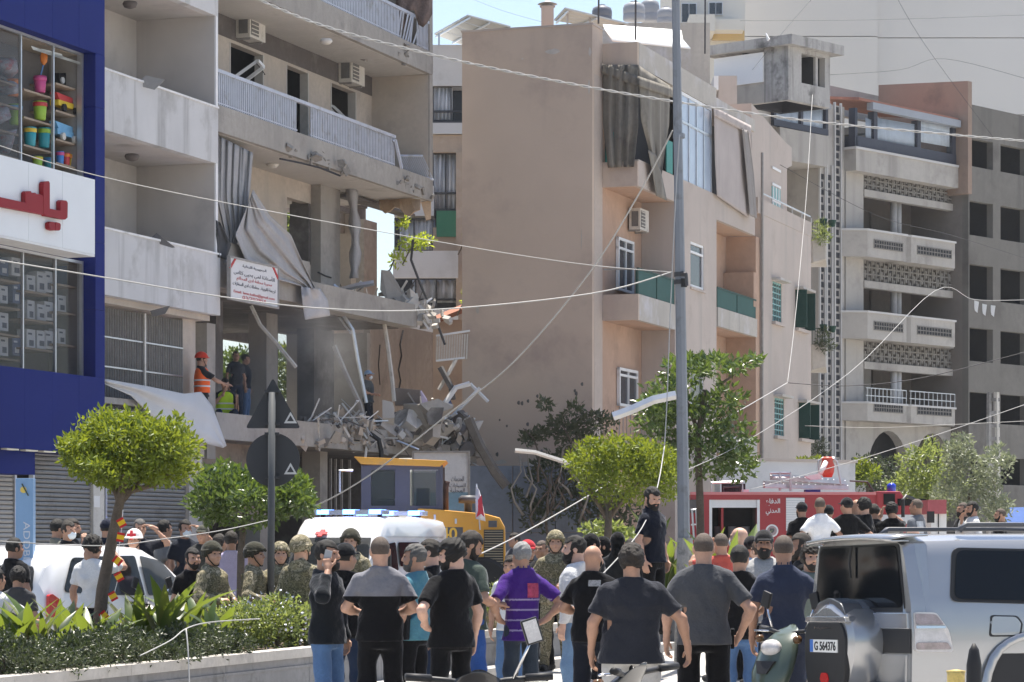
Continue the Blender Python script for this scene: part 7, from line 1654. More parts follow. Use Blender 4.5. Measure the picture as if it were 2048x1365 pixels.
  G = Field((-.13, -.15, -.16), (.13, .14, .16), hr); G.ell((0, -.012, .030), (.086, .107, .102), .02); bk(G); np_obj('balaclava', [(*G.mesh(), 0)], cloth((.012, .012, .013)), t, hxf)
 elif hair in ('helmet', 'hardhat'):
  Gc = Field((-.16, -.18, -.1), (.16, .2, .18), hr); Gc.ell((0, -.012, .035), (.112, .134, .128), .02)
  X_, Y_, Z_ = Gc.pts((slice(None),) * 3)
  cut_ = (.012 - Z_ + .05 * np.clip(Y_ * 8, -1, 1)) if hair == 'helmet' else (.035 - Z_ + 0 * Y_)
  Gc.f = np.maximum(Gc.f, cut_.astype(np.float32) + 0 * Gc.f)
  if hair == 'hardhat': Gc.ell((0, .02, .040), (.125, .165, .010), .01)
  else:
   for s in (-1, 1): Gc.cap((s * .112, -.06, .045), (s * .108, .05, .05), .010, .010, .004); Gc.cap((s * .1, .0, -.01), (s * .1, .0, .02), .02, .02, .02)
   Gc.cap((0, .115, .075), (0, .124, .055), .016, .016, .004)
  cm = cap if isinstance(cap, bpy.types.Material) else cloth(cap or (.2, .2, .15)); np_obj('helmet', [(*Gc.mesh(), 0)], cm, t, hxf)
  mb = MB()
  for s in (-1, 1): mb.tube([Vector(xf(hxr(np.array([p])))[0]) for p in ((s * .085, .0, .02), (s * .078, .03, -.05), (s * .03, .075, -.118), (0, .08, -.122))], .007 * S, 5)
  mb.build('chin_strap', cloth((.05, .05, .04)), t, local=True)
  hairpiece('hair', .004, hm, lambda G: hairline(G, .0), 0)
 if beard:
  G = Field((-.1, -.06, -.15), (.1, .14, .05), hr); I = .010 if beard == 'full' else .004; G.ell((0, .028, -.045), (.060 + I, .066 + I, .075 + I), .04); G.ell((0, .060, -.088), (.036 + I, .034 + I, .032 + I), .03)
  if beard == 'full': G.ell((0, .07, -.105), (.035, .03, .03), .03)
  for s in (-1, 1): G.cap((s * .07, .005, .0), (s * .064, .02, -.05), .014, .016, .02)
  G.ell((0, .105, -.013), (.042, .05, .026), 0, 'cut'); G.ell((0, .105, -.059), (.02, .02, .0075), 0, 'cut')
  X_, Y_, Z_ = G.pts((slice(None),) * 3); G.f = np.maximum(G.f, np.maximum(Z_ + .005 - 0 * X_, -.008 - Y_ + .3 * np.abs(Z_ + .0)).astype(np.float32) + 0 * G.f)
  G.wrinkle(.003, seed + 9, 90, 90); v_, q_ = G.mesh()
  if len(q_): np_obj('beard', [(v_, q_, 0)], hairm('salt' if hc in ('grey', 'salt') else hc), t, hxf)
 if extra: extra(t, xf, hxf, S, arms, so)
 PEOPLE.append((label, round(H, 2)))
 return t
loc = lambda xf, p: Vector(xf(np.array([p], float))[0])
def vest_extra(col, refl=(.6, .6, .6), z0=.95, hi=True):
 def f(t, xf, hxf, S, arms, so):
  m = mat('hivis_%d_%d' % (col[0] * 99, col[1] * 99), col, .7, .06, 6, spec=.2); G = Field((-.3, -.25, z0 - .02), (.3, .25, 1.5), .019)
  G.torso([(z0, .20, .155, 0), (1.28, .208, .155, .0), (1.40, .19, .13, -.005), (1.46, .11, .1, -.01)], .03, .0); G.plane((0, 0, -1), -z0); G.plane((0, 1.3, 1), 1.56)
  np_obj('vest', [(*G.mesh(), 0)], m, t, xf)
  for z in (1.08, 1.2):
   B_ = Field((-.25, -.2, z - .03), (.25, .2, z + .03), .017); B_.torso([(z - .03, .212, .165, 0), (z + .03, .214, .165, 0)], 0, 0); B_.plane((0, 0, -1), -(z - .02)); B_.plane((0, 0, 1), z + .02); np_obj('reflective_band', [(*B_.mesh(), 0)], mat('reflective_tape', refl, .4, .05, 8), t, xf)
 return f
def soldier_extra(t, xf, hxf, S, arms, so):
 m = camo_mat('camo_vest', [(.10, .09, .055), (.16, .14, .085), (.07, .065, .04), (.20, .175, .12)], 22)
 G = Field((-.3, -.25, .98), (.3, .28, 1.5), .02); G.torso([(1.0, .205, .165, 0), (1.28, .21, .17, .0), (1.38, .17, .15, -.0)], .03, .0)
 for s in (-1, 1):
  G.cap((s * .11, -.1, 1.38), (s * .11, .09, 1.38), .045, .045, .03)
 for x_ in (-.12, -.0, .12): G.ell((x_, .17, 1.10), (.05, .045, .075), .015)
 G.plane((0, 0, -1), -1.0); np_obj('armour_vest', [(*G.mesh(), 0)], m, t, xf)
def strap_extra(p0, p1, m, name='bag_strap', bag=None):
 def f(t, xf, hxf, S, arms, so):
  pts = [loc(xf, p) for p in (p0, tuple((np.array(p0) + np.array(p1)) / 2 + np.array([0, .02 * np.sign(p0[1] + p1[1] + 1e-6), 0])), p1)]
  MB().tube(pts, .022 * S, 6).build(name, m, t, local=True, smooth=True)
  if bag: MB().obox(loc(xf, bag), (.10, .22, .26), (0, 0, 0)).build('bag', m, t, local=True, bevel=.02)
 return f
def phone_extra(side):
 def f(t, xf, hxf, S, arms, so):
  for A, E, Wp, d, s, pose in arms:
   if s == side:
    c = Wp + d * .10; MB().obox(loc(xf, c + np.array([-.022 * s, -.01, .0])), (.012, .072, .15), (-.25, 0, 0)).build('phone', mat('phone_grey', (.30, .31, .33), .3, .05, 4), t, local=True, bevel=.004)
 return f
def mask_extra(t, xf, hxf, S, arms, so):
 G = Field((-.09, .0, -.13), (.09, .14, .02), .011); G.ell((0, .045, -.055), (.064, .072, .066), .02); G.plane((0, -1, 0), -.045); G.plane((0, 0, 1), -.012); np_obj('face_mask', [(*G.mesh(), 0)], mat('mask_paper', (.62, .68, .72), .8, .05, 6), t, hxf)
def back_patch(m, w=.24, z0=1.2, z1=1.42, name='shirt_print', yb=None, xo=0.):
 def f(t, xf, hxf, S, arms, so):
  me = so.data; n = len(me.vertices); co = np.empty(n * 3); me.vertices.foreach_get('co', co); co = co.reshape(-1, 3) / S
  rows = []
  for i in range(6):
   z = z0 + (z1 - z0) * i / 5; row = []
   for j in range(7):
    x = xo - w / 2 + w * j / 6; k = np.argsort((co[:, 0] - x) ** 2 + (co[:, 2] - z) ** 2 + np.where(co[:, 1] > 0, 9, 0))[:5]; row.append(Vector((x * S, (co[k, 1].min() - .006) * S, z * S)))
   rows.append(row)
  MB().grid(rows).build(name, m, so, local=True, smooth=True)
 return f
def multi(*fs):
 def f(*a):
  for g in fs: g(*a)
 return f
# THE CROWD
BLK, CHAR, NAVY = (.012, .012, .014), (.045, .046, .052), (.018, .022, .035)
JEAN, JEANL, JEAND = (.075, .14, .27), (.16, .26, .40), (.03, .05, .10)
GREY = (.085, .087, .095)
CAMO = camo_mat('camo_uniform', [(.17, .15, .095), (.26, .23, .155), (.11, .10, .065), (.33, .29, .21)], 15)
M_bagb = cloth((.015, .015, .017))
def two_tone(lo_c, hi_c, z):
 def f(t, xf, hxf, S, arms, so):
  so.data.materials.append(cloth(hi_c)); me = so.data; bm = bmesh.new(); bm.from_mesh(me); bmesh.ops.bisect_plane(bm, geom=bm.verts[:] + bm.edges[:] + bm.faces[:], plane_co=(0, 0, z * S), plane_no=(0, 0, 1)); bm.to_mesh(me); bm.free()
  for p in me.polygons:
   if p.center[2] / S > z: p.material_index = 1
 return f
def stripes(c, zs, w=.006, thick=.01):
 def f(t, xf, hxf, S, arms, so):
  so.data.materials.append(cloth(c))
  for p in so.data.polygons:
   zz = p.center[2] / S
   if any(abs(zz - z) < thick for z in zs) and abs(p.center[0]) < .26 * S: p.material_index = 1
 return f
def belt_extra(t, xf, hxf, S, arms, so):
 G = Field((-.3, -.25, .90), (.3, .25, 1.02), .018); G.torso([(.92, .19, .15, 0), (1.0, .188, .148, 0)], 0, 0); G.plane((0, 0, -1), -.935); G.plane((0, 0, 1), .985); np_obj('belt', [(*G.mesh(), 0)], M_bagb, t, xf)
 MB().obox(loc(xf, (.215, .0, .90)), (.06, .09, .2), (0, 0, 0)).build('holster', M_bagb, t, local=True, bevel=.015); MB().obox(loc(xf, (-.2, .02, .95)), (.05, .08, .1), (0, 0, 0)).build('pouch', M_bagb, t, local=True, bevel=.012)
def pistol_extra(t, xf, hxf, S, arms, so):
 MB().obox(loc(xf, (.235, -.02, .90)), (.03, .05, .17), (.2, 0, 0)).build('radio', M_bagb, t, local=True, bevel=.008)
def glasses_extra(t, xf, hxf, S, arms, so):
 for sx in (-1, 1): MB().tube([Vector(hxf(np.array([[sx * .033 + .022 * math.cos(a), .096, .012 + .016 * math.sin(a)]]))[0]) for a in [k * math.pi / 5 for k in range(11)]], .0025, 4).build('glasses_rim', M_black, t, local=True)
person('man in dark jacket and jeans holding a phone to his ear', 655, 25.3, 1080, face=-118, head=8, shirt=(.016, .02, .026), sleeve='long', trousers=JEAN, beard='full', hc='black', R='phone', L='hang', extra=phone_extra(1), hem=.84)
person('man in black cap and black shirt beside the man on the phone', 692, 26.6, 1086, face=-20, head=-15, shirt=BLK, trousers=JEAND, hair='cap', cap=(.02, .021, .024), R='front', L='front', q=1.1)
person('man in black T-shirt with grey yoke seen from behind', 760, 25.0, 1075, face=3, head=4, shirt=BLK, trousers=BLK, hair='buzz', hc='buzz', sk='a', L='front', R='front', fat=1.08, extra=two_tone(BLK, (.17, .17, .19), 1.245))
person('grey haired man in teal T-shirt with a black shoulder strap', 828, 26.8, 1088, face=62, head=22, shirt=(.075, .20, .255), trousers=BLK, hc='salt', beard='short', L='hang', R='hang2', fat=1.05, belly=.02, q=1.1, hem=.84, extra=strap_extra((.17, .05, 1.43), (.05, .165, 1.1), M_bagb, bag=(-.20, .05, .98)))
person('bearded man in black T-shirt with a hand on his hip', 903, 24.9, 1076, face=35, head=42, nod=10, shirt=BLK, trousers=BLK, hair='curly', hc='black', beard='full', sk='d', L='hip', R='hang', fat=1.1, hem=.82)
person('man in grey top and blue trousers looking down at his phone', 942, 27.4, 1062, face=-62, head=-10, nod=28, shirt=(.10, .13, .11), trousers=(.03, .08, .26), hc='dark', beard='full', R='front', L='front', q=1.1)
person('dark haired man half hidden between the teal and black shirts', 858, 28.6, 1078, face=80, shirt=BLK, trousers=JEAND, hc='dark', sk='d', q=1.3)
person('grey haired man in purple striped polo with hands on hips', 1043, 27.6, 1084, face=28, head=-8, shirt=(.055, .018, .17), trousers=(.06, .08, .11), hc='grey', sk='b', L='hip', R='hipback', collar=True, hem=.80, extra=multi(stripes((.30, .25, .42), (.90, 1.0, 1.1, 1.2), thick=.008), back_patch(mat('polo_print_red', (.40, .06, .12), .9, .5, 30), .13, 1.22, 1.36, xo=.06)))
person('man in pale shirt partly hidden behind the purple polo', 1022, 31.5, 1110, face=160, shirt=(.55, .56, .58), trousers=JEAN, hc='dark', q=1.3, hgt=1.62)
person('dark bearded man in white shirt and light jeans in profile', 1148, 28.8, 1071, face=72, head=15, shirt=(.55, .55, .555), sleeve='long', trousers=JEANL, hc='black', beard='full', sk='d', L='hang', R='hang2', q=1.15, hem=.9)
person('bald man in black T-shirt with small white back print', 1187, 27.0, 1092, face=-18, head=-12, shirt=BLK, trousers=NAVY, hair='bald', beard='short', sk='b', L='front', R='hang', fat=1.15, q=1.1, hem=.82, extra=back_patch(mat('white_print_lines', (.35, .35, .36), .9, .6, 70), .12, 1.36, 1.42, xo=.05))
person('broad man in charcoal T-shirt seen from behind', 1263, 22.6, 1087, face=2, head=-4, shirt=(.044, .047, .060), trousers=(.42, .41, .40), hair='curly', hc='dark', sk='b', L='hang', R='wide', fat=1.38, belly=.03, hem=.80)
person('shaven headed man in grey T-shirt with a hand at his right hip', 1407, 24.0, 1068, face=-4, head=3, shirt=(.135, .138, .15), trousers=BLK, hair='buzz', hc='buzz', sk='a', L='hang2', R='gun', fat=1.2, extra=pistol_extra, hem=.85)
person('dark haired man in black T-shirt and jeans behind the grey shirt', 1480, 27.2, 1090, face=-8, head=-10, shirt=BLK, trousers=JEAN, hc='black', L='hang', R='front', q=1.15, hem=.84)
person('police officer in blue grey uniform with a black belt', 1567, 24.6, 1072, face=0, head=-3, shirt=(.07, .085, .14), trousers=(.065, .078, .12), hair='buzz', hc='buzz', sk='b', L='hang', R='wide', fat=1.08, collar=True, extra=belt_extra, hem=.95)
person('bearded man in dark cap and pale grey T-shirt gesturing', 1528, 29.5, 1060, face=172, head=5, shirt=(.32, .315, .31), trousers=JEAND, hair='cap', cap=(.045, .043, .045), beard='full', hc='black', sk='c', L='cross', R='front', q=1.1, fat=1.08)
person('smiling young man in sage green T-shirt facing the camera', 1622, 28.2, 1087, face=188, head=6, shirt=(.15, .175, .15), trousers=JEAND, hc='dark', beard='short', sk='a', hair='curly', L='hang', R='hang', q=1.1)
person('grey haired man with glasses in pale blue shirt beside the silver car', 1656, 29.5, 1083, face=170, shirt=(.50, .56, .66), trousers=NAVY, hc='salt', beard='short', sk='b', q=1.2, extra=glasses_extra)
person('bearded man in black looking left behind the police officer', 1600, 30.6, 1066, face=95, shirt=BLK, trousers=BLK, hc='dark', beard='full', sk='c', q=1.3)
person('man raising a phone before the fire truck locker', 1441, 36.0, 1068, face=20, shirt=(.45, .09, .07), trousers=BLK, hc='dark', hair='buzz', L='up', R='up', q=1.6)
person('balding man with a face mask near the fire truck', 1477, 38.0, 1056, face=70, shirt=(.02, .022, .03), trousers=BLK, hair='bald', sk='d', q=1.6, extra=mask_extra)
person('dark haired person in pale blue behind the crowd', 1502, 36.5, 1072, face=10, shirt=(.28, .38, .52), trousers=BLK, hair='cap', hc='black', q=1.6)
person('fair haired person in grey vest behind the crowd', 1517, 35.0, 1080, face=30, shirt=(.24, .24, .23), trousers=BLK, hc='brown', sk='d', q=1.6)
person('bearded man in navy polo standing on the planter beside the pole', 1305, 37.0, 974, face=-125, head=-20, nod=18, zf=.56, shirt=(.012, .016, .03), trousers=BLK, hc='black', beard='full', sk='a', L='hang', R='hang', collar=True, q=1.15, fat=1.05)
SG = 'soldiers in camouflage behind the planter'
for lb, px, Y, top, fc, hd, L_, R_ in (('moustached soldier in plain olive helmet facing right', 425, 33.2, 1083, -120, -15, 'front', 'front'), ('soldier in olive helmet looking right past the sign post', 511, 33.8, 1085, -105, 0, 'front', 'front'), ('soldier in mottled helmet facing the camera right of the sign post', 561, 35.4, 1084, -170, 0, 'front', 'hang'), ('soldier in mottled helmet seen from behind beside the man on the phone', 603, 32.6, 1071, -25, -10, 'hang', 'front'), ('tall soldier in dark helmet before the ambulance', 701, 37.0, 1058, 165, 5, 'front', 'front'), ('soldier in mottled helmet beyond the brown shrub', 1111, 39.0, 1061, 170, 10, 'front', 'front')):
 person(lb, px, Y, top, face=fc, head=hd, shirt=CAMO, sleeve='long', trousers=CAMO, hair='helmet', cap=(.085, .082, .06) if 'olive' in lb or 'dark' in lb else CAMO, sk='a', L=L_, R=R_, q=1.25, extra=soldier_extra, fat=1.08, collar=True, group=SG)
person('dark haired man in black shirt left of the soldiers', 386, 33.6, 1096, face=-150, shirt=BLK, trousers=JEAND, hc='black', beard='short', sk='a', q=1.4)
person('masked man in black balaclava at the middle of the crowd', 1184, 36.5, 1067, face=-60, shirt=(.03, .03, .032), trousers=BLK, hair='balaclava', sleeve='long', q=1.5)
person('masked man in black balaclava facing away near the leafy bush', 1236, 37.5, 1064, face=-15, shirt=(.03, .032, .035), trousers=BLK, hair='balaclava', sleeve='long', q=1.5)
person('masked man in black balaclava half hidden behind another', 1208, 39.0, 1073, face=-80, shirt=BLK, trousers=BLK, hair='balaclava', sleeve='long', q=1.7)
person('dark haired man low behind the broad man', 1262, 38.0, 1078, face=10, shirt=BLK, trousers=BLK, hc='black', q=1.7)
person('rescue worker in red helmet and yellow vest', 1056, 40.0, 1080, face=-150, shirt=(.05, .05, .06), trousers=BLK, hair='hardhat', cap=(.40, .03, .04), q=1.6, extra=vest_extra((.45, .55, .03)))
person('dark haired man behind the red helmet', 1083, 39.4, 1082, face=150, shirt=BLK, trousers=BLK, hc='black', q=1.7, hair='buzz')
person('man with reddish face beside the dark haired man', 1098, 42.0, 1094, face=160, shirt=(.2, .2, .2), trousers=BLK, hc='dark', sk='d', q=1.8)
person('man standing by the blue grey wall beside the loader', 1028, 58.0, 1066, face=120, shirt=(.10, .10, .12), trousers=BLK, hc='dark', q=2.0)
OG = 'onlookers standing on the raised planter by the fire truck'
for (lb, px, Y, top, kw) in (('man in black T-shirt and black cap before the white roller locker', 1603, 48.2, 1004, dict(face=15, shirt=BLK, hair='cap', hc='black', beard='full')), ('man in white T-shirt standing high before the fire truck', 1640, 46.4, 996, dict(face=15, head=-25, shirt=(.72, .73, .76), hair='buzz', sk='c', L='wide', R='wide')), ('man in black cap behind the white T-shirt', 1657, 48.8, 1010, dict(face=-5, shirt=BLK, hair='cap', hc='black')), ('man in black T-shirt with both hands on his hips', 1693, 46.6, 995, dict(face=10, head=20, shirt=BLK, hair='cap', hc='black', L='hip', R='hip', fat=1.05)), ('dark haired man in black T-shirt in profile to the left', 1727, 47.4, 995, dict(face=50, shirt=BLK, hair='curly', hc='black', sk='d')), ('balding man in front of the red cab', 1712, 49.6, 1000, dict(face=30, shirt=CHAR, hair='bald')), ('person in black shirt with an orange sleeve at right', 1748, 47.8, 1008, dict(face=0, shirt=(.05, .05, .055), hc='dark', fat=1.05)), ('person in orange shirt behind the black shirts', 1756, 49.5, 1016, dict(face=-10, shirt=(.65, .14, .02), hc='dark')), ('man in black printed T-shirt raising both arms to take a picture', 1783, 47.6, 1004, dict(face=8, shirt=BLK, hc='black', hair='curly', L='up', R='up', extra=back_patch(mat('faded_skull_print', (.32, .30, .26), .9, .5, 25), .2, 1.1, 1.35))), ('dark skinned man in grey checked shirt with pale bag strap', 1832, 46.8, 999, dict(face=55, shirt=(.13, .14, .16), hair='buzz', sk='c', sleeve='long', extra=back_patch(mat('pale_patch', (.5, .52, .55), .9, .3, 20), .16, 1.2, 1.4, xo=-.08)))):
 person(lb, px, Y, top, zf=.69, trousers=BLK if 'checked' not in lb else JEAN, q=1.55, group=OG, **{**dict(hgt=None), **kw})
for (lb, px, Y, top, kw) in (('bearded man in black T-shirt right of the red truck', 1925, 52.0, 1006, dict(face=110, shirt=BLK, hc='black', beard='full', sk='b', hair='buzz')), ('man in white shirt resting his chin on his hand', 1944, 51.2, 1003, dict(face=105, shirt=(.66, .66, .66), hc='black', beard='short', R='chin', sleeve='long')), ('balding man in black before the blue awning', 2000, 51.0, 1018, dict(face=85, shirt=BLK, hair='buzz', beard='short'))):
 person(lb, px, Y, top, zf=.75, trousers=BLK, q=1.6, **kw)
person('bald man whose head shows above the silver car roof', 1826, 40.0, 1055, face=0, shirt=(.1, .1, .1), trousers=BLK, hair='bald', sk='d', q=1.7)
person('man in white T-shirt and black trousers leaning to the tree trunk', 186, 34.4, 1070, face=-20, head=-30, nod=15, shirt=(.66, .66, .66), trousers=(.02, .02, .028), hc='black', hair='curly', L='hang', R='up', q=1.15, hem=.93)
person('man in black T-shirt beside the pale blue column', 30, 37.0, 1076, face=-35, head=-20, shirt=BLK, trousers=BLK, hc='black', sk='c', q=1.4)
person('man in grey shirt low at the left behind the plants', 37, 33.5, 1134, face=-10, shirt=(.10, .10, .105), trousers=BLK, hc='black', q=1.3, hgt=1.6, hair='curly')
person('man in white shirt cut off by the left edge', -6, 31.5, 1136, face=-40, shirt=(.6, .6, .61), trousers=BLK, hc='black', q=1.4, hgt=1.62, R='reach')
LG = 'people by the shutters'
for (lb, px, Y, top, kw) in (('man in grey green T-shirt by the left shutter', 117, 46.0, 985, dict(face=-60, shirt=(.17, .17, .14), hc='black', L='hipback', R='hang')), ('man in yellow vest behind the grey green shirt', 137, 46.8, 1000, dict(face=-60, shirt=(.05, .06, .05), hc='black', beard='full', extra=vest_extra((.45, .6, .03)))), ('man with a white face mask crouching low by the shutter', 138, 44.0, 1042, dict(face=-130, shirt=BLK, hc='dark', extra=mask_extra)), ('man with a cigarette hand beside the masked man', 146, 44.8, 1028, dict(face=-100, shirt=BLK, hc='dark', beard='short', R='chin')), ('man in navy shirt and cap facing the shutter', 214, 46.0, 999, dict(face=-10, shirt=(.02, .028, .05), hc='black', hair='cap', cap=(.02, .025, .05))), ('grey haired man in printed navy T-shirt scratching his head', 280, 45.5, 986, dict(face=-160, shirt=(.02, .022, .035), hc='salt', L='head', R='hang', sk='a')), ('young man in grey and black T-shirt turning away', 330, 47.0, 1017, dict(face=-50, shirt=(.20, .205, .21), hc='black', fat=.9)), ('masked man in navy shirt touching his face', 371, 46.5, 1008, dict(face=-150, shirt=(.02, .025, .04), hc='black', L='head', extra=mask_extra)), ('man in a military cap under the shrub tree', 405, 45.0, 1050, dict(face=170, shirt=(.06, .06, .055), hair='cap', cap=(.13, .13, .10))), ('person in pale lilac shirt behind the soldiers', 462, 42.0, 1062, dict(face=10, shirt=(.48, .42, .58), hc='dark')), ('dark haired person under the shrub tree beside the lilac shirt', 440, 43.5, 1068, dict(face=-30, shirt=BLK, hc='dark'))):
 person(lb, px, Y, top, zf=(.14 if Y > 43.9 else 0.0), trousers=BLK if px != 280 else JEAN, q=1.75, **kw)
def cross_extra(t, xf, hxf, S, arms, so):
 mb = MB()
 for w, h in ((.018, .06), (.06, .018)):
  a = [(-w, .128, .075 - h), (w, .128, .075 - h), (w, .118, .075 + h), (-w, .118, .075 + h)]; mb.prism([Vector(hxf(np.array([p]))[0]) for p in a], (0, .012 * S, 0))
 mb.build('red_cross_mark', MATS['ambulance_red'], t, local=True)
person('medic in white helmet with a red cross behind the minivan', 268, 43.4, 1058, face=172, shirt=(.6, .6, .6), trousers=BLK, hair='hardhat', cap=(.66, .65, .64), q=1.6, extra=cross_extra)
zfl1 = zDD + TH
person('rescuer in orange vest and red helmet in the stair recess', 404, 58.3, 706, face=-70, zf=zDD + .05, shirt=(.05, .05, .055), trousers=(.02, .02, .02), hair='hardhat', cap=(.50, .05, .03), q=1.7, hgt=1.76, extra=vest_extra((.80, .13, .03)), R='reach')
person('man in yellow green vest bending at the broken floor edge', 449, 61.0, 758, face=-165, zf=zfl1, shirt=(.02, .022, .03), trousers=(.04, .06, .10), hc='black', q=1.6, hgt=1.7, legs='crouch', drop=.5, lean=.12, nod=15, L='down', R='chin', extra=vest_extra((.42, .60, .03)))
person('man in dark grey shirt standing inside the smoky first floor', 472, 62.5, 717, face=-150, zf=zfl1, shirt=(.06, .065, .075), trousers=JEAND, hair='buzz', q=1.8)
person('man in dark shirt behind the grey shirt inside the first floor', 492, 63.6, 716, face=-100, zf=zfl1, shirt=NAVY, trousers=JEAN, hc='black', q=1.8)
person('masked man in pale blue cap working in the ruined first floor room', 737, 67.8, 747, face=-110, zf=zfl1 - .1, shirt=(.09, .11, .12), trousers=(.03, .035, .05), hair='cap', cap=(.25, .36, .52), q=1.7, extra=mask_extra, R='front', L='front')
# PLANTS
LF = leaf_mat('ficus_leaf', (.035, .07, .01), (.15, .20, .022), (.40, .46, .03), .26, .5, .3)
LF2 = leaf_mat('shrub_leaf', (.03, .06, .015), (.09, .13, .03), (.22, .32, .04), .22, .28)
LF3 = leaf_mat('dark_hedge_leaf', (.008, .015, .006), (.07, .085, .035), (.07, .11, .02), .15, .45)
LF4 = leaf_mat('olive_grey_leaf', (.13, .15, .10), (.22, .24, .17), (.24, .28, .14), .3, .5)
LF5 = leaf_mat('plumbago_leaf', (.07, .11, .025), (.14, .18, .05), (.36, .42, .10), .36, .45)
LF6 = leaf_mat('fresh_twig_leaf', (.16, .26, .02), (.24, .34, .03), (.55, .62, .06), .45, .4)
LF7 = leaf_mat('brown_shrub_leaf', (.06, .045, .03), (.11, .085, .05), (.2, .16, .08), .25, .6)
LFD = leaf_mat('dusty_vine_leaf', (.04, .05, .025), (.08, .09, .05), (.14, .18, .06), .25, .6)
BARK = mat('tree_bark', (.14, .11, .085), .95, .3, 8, bump=.7, bscale=35)
def leaves(name, parent, m, blobs, n, size, seed, shell=.25, up=.35, asp=.42, kind=None, clump=None, sprout=5):
 r = np.random.RandomState(seed); ex = []
 for c, R_ in blobs if sprout else ():
  for k in range(sprout):
   d = r.normal(size=3); d[2] = abs(d[2]) * .9; d /= np.linalg.norm(d); ex.append((tuple(np.array(c) + d * np.array(R_) * r.uniform(.8, 1.12)), tuple(np.array(R_) * r.uniform(.14, .3))))
 blobs = list(blobs) + ex; vol = np.array([b[1][0] * b[1][1] * b[1][2] for b in blobs]) ** .67; pick = r.choice(len(blobs), n, p=vol / vol.sum())
 d = r.normal(size=(n, 3)); d /= np.linalg.norm(d, axis=1)[:, None]; rad = shell + (1 - shell) * r.rand(n) ** .6
 wob = 1 + .16 * np.sin(d[:, 0] * 7 + seed) * np.cos(d[:, 2] * 6 + d[:, 1] * 5)
 C = np.array([b[0] for b in blobs])[pick]; Rd = np.array([b[1] for b in blobs])[pick]; p = C + d * Rd * (rad * wob)[:, None]
 if clump: p = p + (r.normal(size=(clump, 3)) * size * 1.2)[r.randint(clump, size=n)]
 ax = d * .6 + r.normal(size=(n, 3)) * .7 + np.array([0, 0, up]); ax /= np.linalg.norm(ax, axis=1)[:, None]
 sd = np.cross(ax, r.normal(size=(n, 3))); sd /= np.linalg.norm(sd, axis=1)[:, None]; nr = np.cross(ax, sd)
 L = (size * r.uniform(.65, 1.25, n))[:, None]; w = L * asp
 V = np.stack([p, p + ax * L * .5 + sd * w * .5 + nr * w * .18, p + ax * L, p + ax * L * .5 - sd * w * .5 + nr * w * .18], 1).reshape(-1, 3)
 o = np.array(org(parent)[:]); Q = np.arange(4 * n).reshape(n, 4); ob = np_obj(name, [(V - o, Q, 0)], m, parent); ob.data.polygons.foreach_set('use_smooth', np.zeros(n, bool))
 if kind: tag(ob, kind=kind)
 return ob
def blobs_px(lst, Y, dy=None):
 out = []
 for x, y, rx, ry, *dz in lst:
  c = P(x, y, Y + (dz[0] if dz else 0)); out.append((c[:], (rx / F * Y, (dy or rx / F * Y), ry / F * Y)))
 return out
def tree(name, label, Y, trunk, crown_, n, size, m, seed, limbs=(), dy=None, r=.07, cat='tree', **kw):
 base = P(*trunk[0], Y); t = thing(name, label, cat, base)
 tr = MB().tube([P(x, y, Y) for x, y in trunk], [r * (1 - .5 * i / (len(trunk) - 1)) for i in range(len(trunk))], 8).build('trunk', BARK, t, smooth=True)
 for l in limbs: MB().tube([P(x, y, Y + (.2 if i else 0)) for i, (x, y) in enumerate(l)], [r * .5, r * .35, r * .2][:len(l)] if len(l) < 4 else r * .35, 6).build('limb', BARK, tr, smooth=True)
 leaves('crown', t, m, blobs_px(crown_, Y, dy), n, size, seed, **kw)
 return t
gy = lambda Y, z=0.: HY + (CH - z) * F / Y
tree('ficus_tree', 'clipped bright green ficus tree with a leaning trunk at left', 29.5, [(192, gy(29.5, .54)), (205, 1180), (228, 1060), (244, 985), (250, 950)], [(258, 872, 108, 52), (178, 908, 62, 40, .2), (345, 890, 56, 48, -.2), (225, 858, 66, 36, .3), (310, 915, 80, 44), (195, 935, 62, 34), (330, 945, 52, 30), (240, 955, 60, 26), (160, 890, 34, 24)], 10500, .075, LF, 1, [((246, 1000), (205, 955), (165, 915)), ((246, 1000), (290, 950), (345, 915)), ((247, 985), (262, 920), (270, 870)), ((240, 1010), (225, 960), (215, 900)), ((250, 985), (310, 970), (360, 930))], dy=.62, r=.075)
tree('shrub_tree', 'glossy leaved shrub tree behind the traffic sign', 41.0, [(480, gy(41, .0)), (482, 1100), (490, 1020)], [(455, 975, 62, 45), (560, 985, 60, 48), (500, 1005, 92, 52, -.3), (420, 1010, 42, 34), (600, 1005, 34, 28)], 5200, .12, LF2, 2, dy=.75, r=.07, shell=.6)
tree('ficus_tree', 'dense wide ficus crown left of the utility pole', 43.0, [(1222, gy(43)), (1215, 1100), (1218, 1000)], [(1185, 925, 55, 42), (1240, 915, 62, 44), (1305, 925, 55, 45), (1245, 965, 98, 48), (1330, 960, 36, 46)], 8500, .08, LF, 3, [((1216, 1040), (1180, 980), (1165, 940)), ((1216, 1040), (1260, 980), (1300, 940))], dy=.7, r=.09)
tree('leafy_tree', 'tall loose large leaved tree right of the utility pole', 50.0, [(1405, gy(50)), (1400, 1000), (1395, 880), (1410, 780)], [(1330, 800, 42, 42), (1310, 850, 45, 40), (1400, 850, 60, 60), (1385, 745, 32, 34), (1430, 730, 36, 22), (1475, 735, 26, 14), (1510, 722, 14, 9), (1450, 800, 34, 30), (1470, 870, 42, 40), (1345, 740, 22, 24), (1400, 920, 80, 45), (1480, 930, 38, 30), (1300, 810, 24, 20)], 3900, .15, LF2, 4, [((1400, 900), (1340, 830), (1320, 780)), ((1398, 850), (1440, 770), (1500, 725)), ((1395, 860), (1360, 770), (1350, 730))], dy=.8, r=.08, shell=.25)
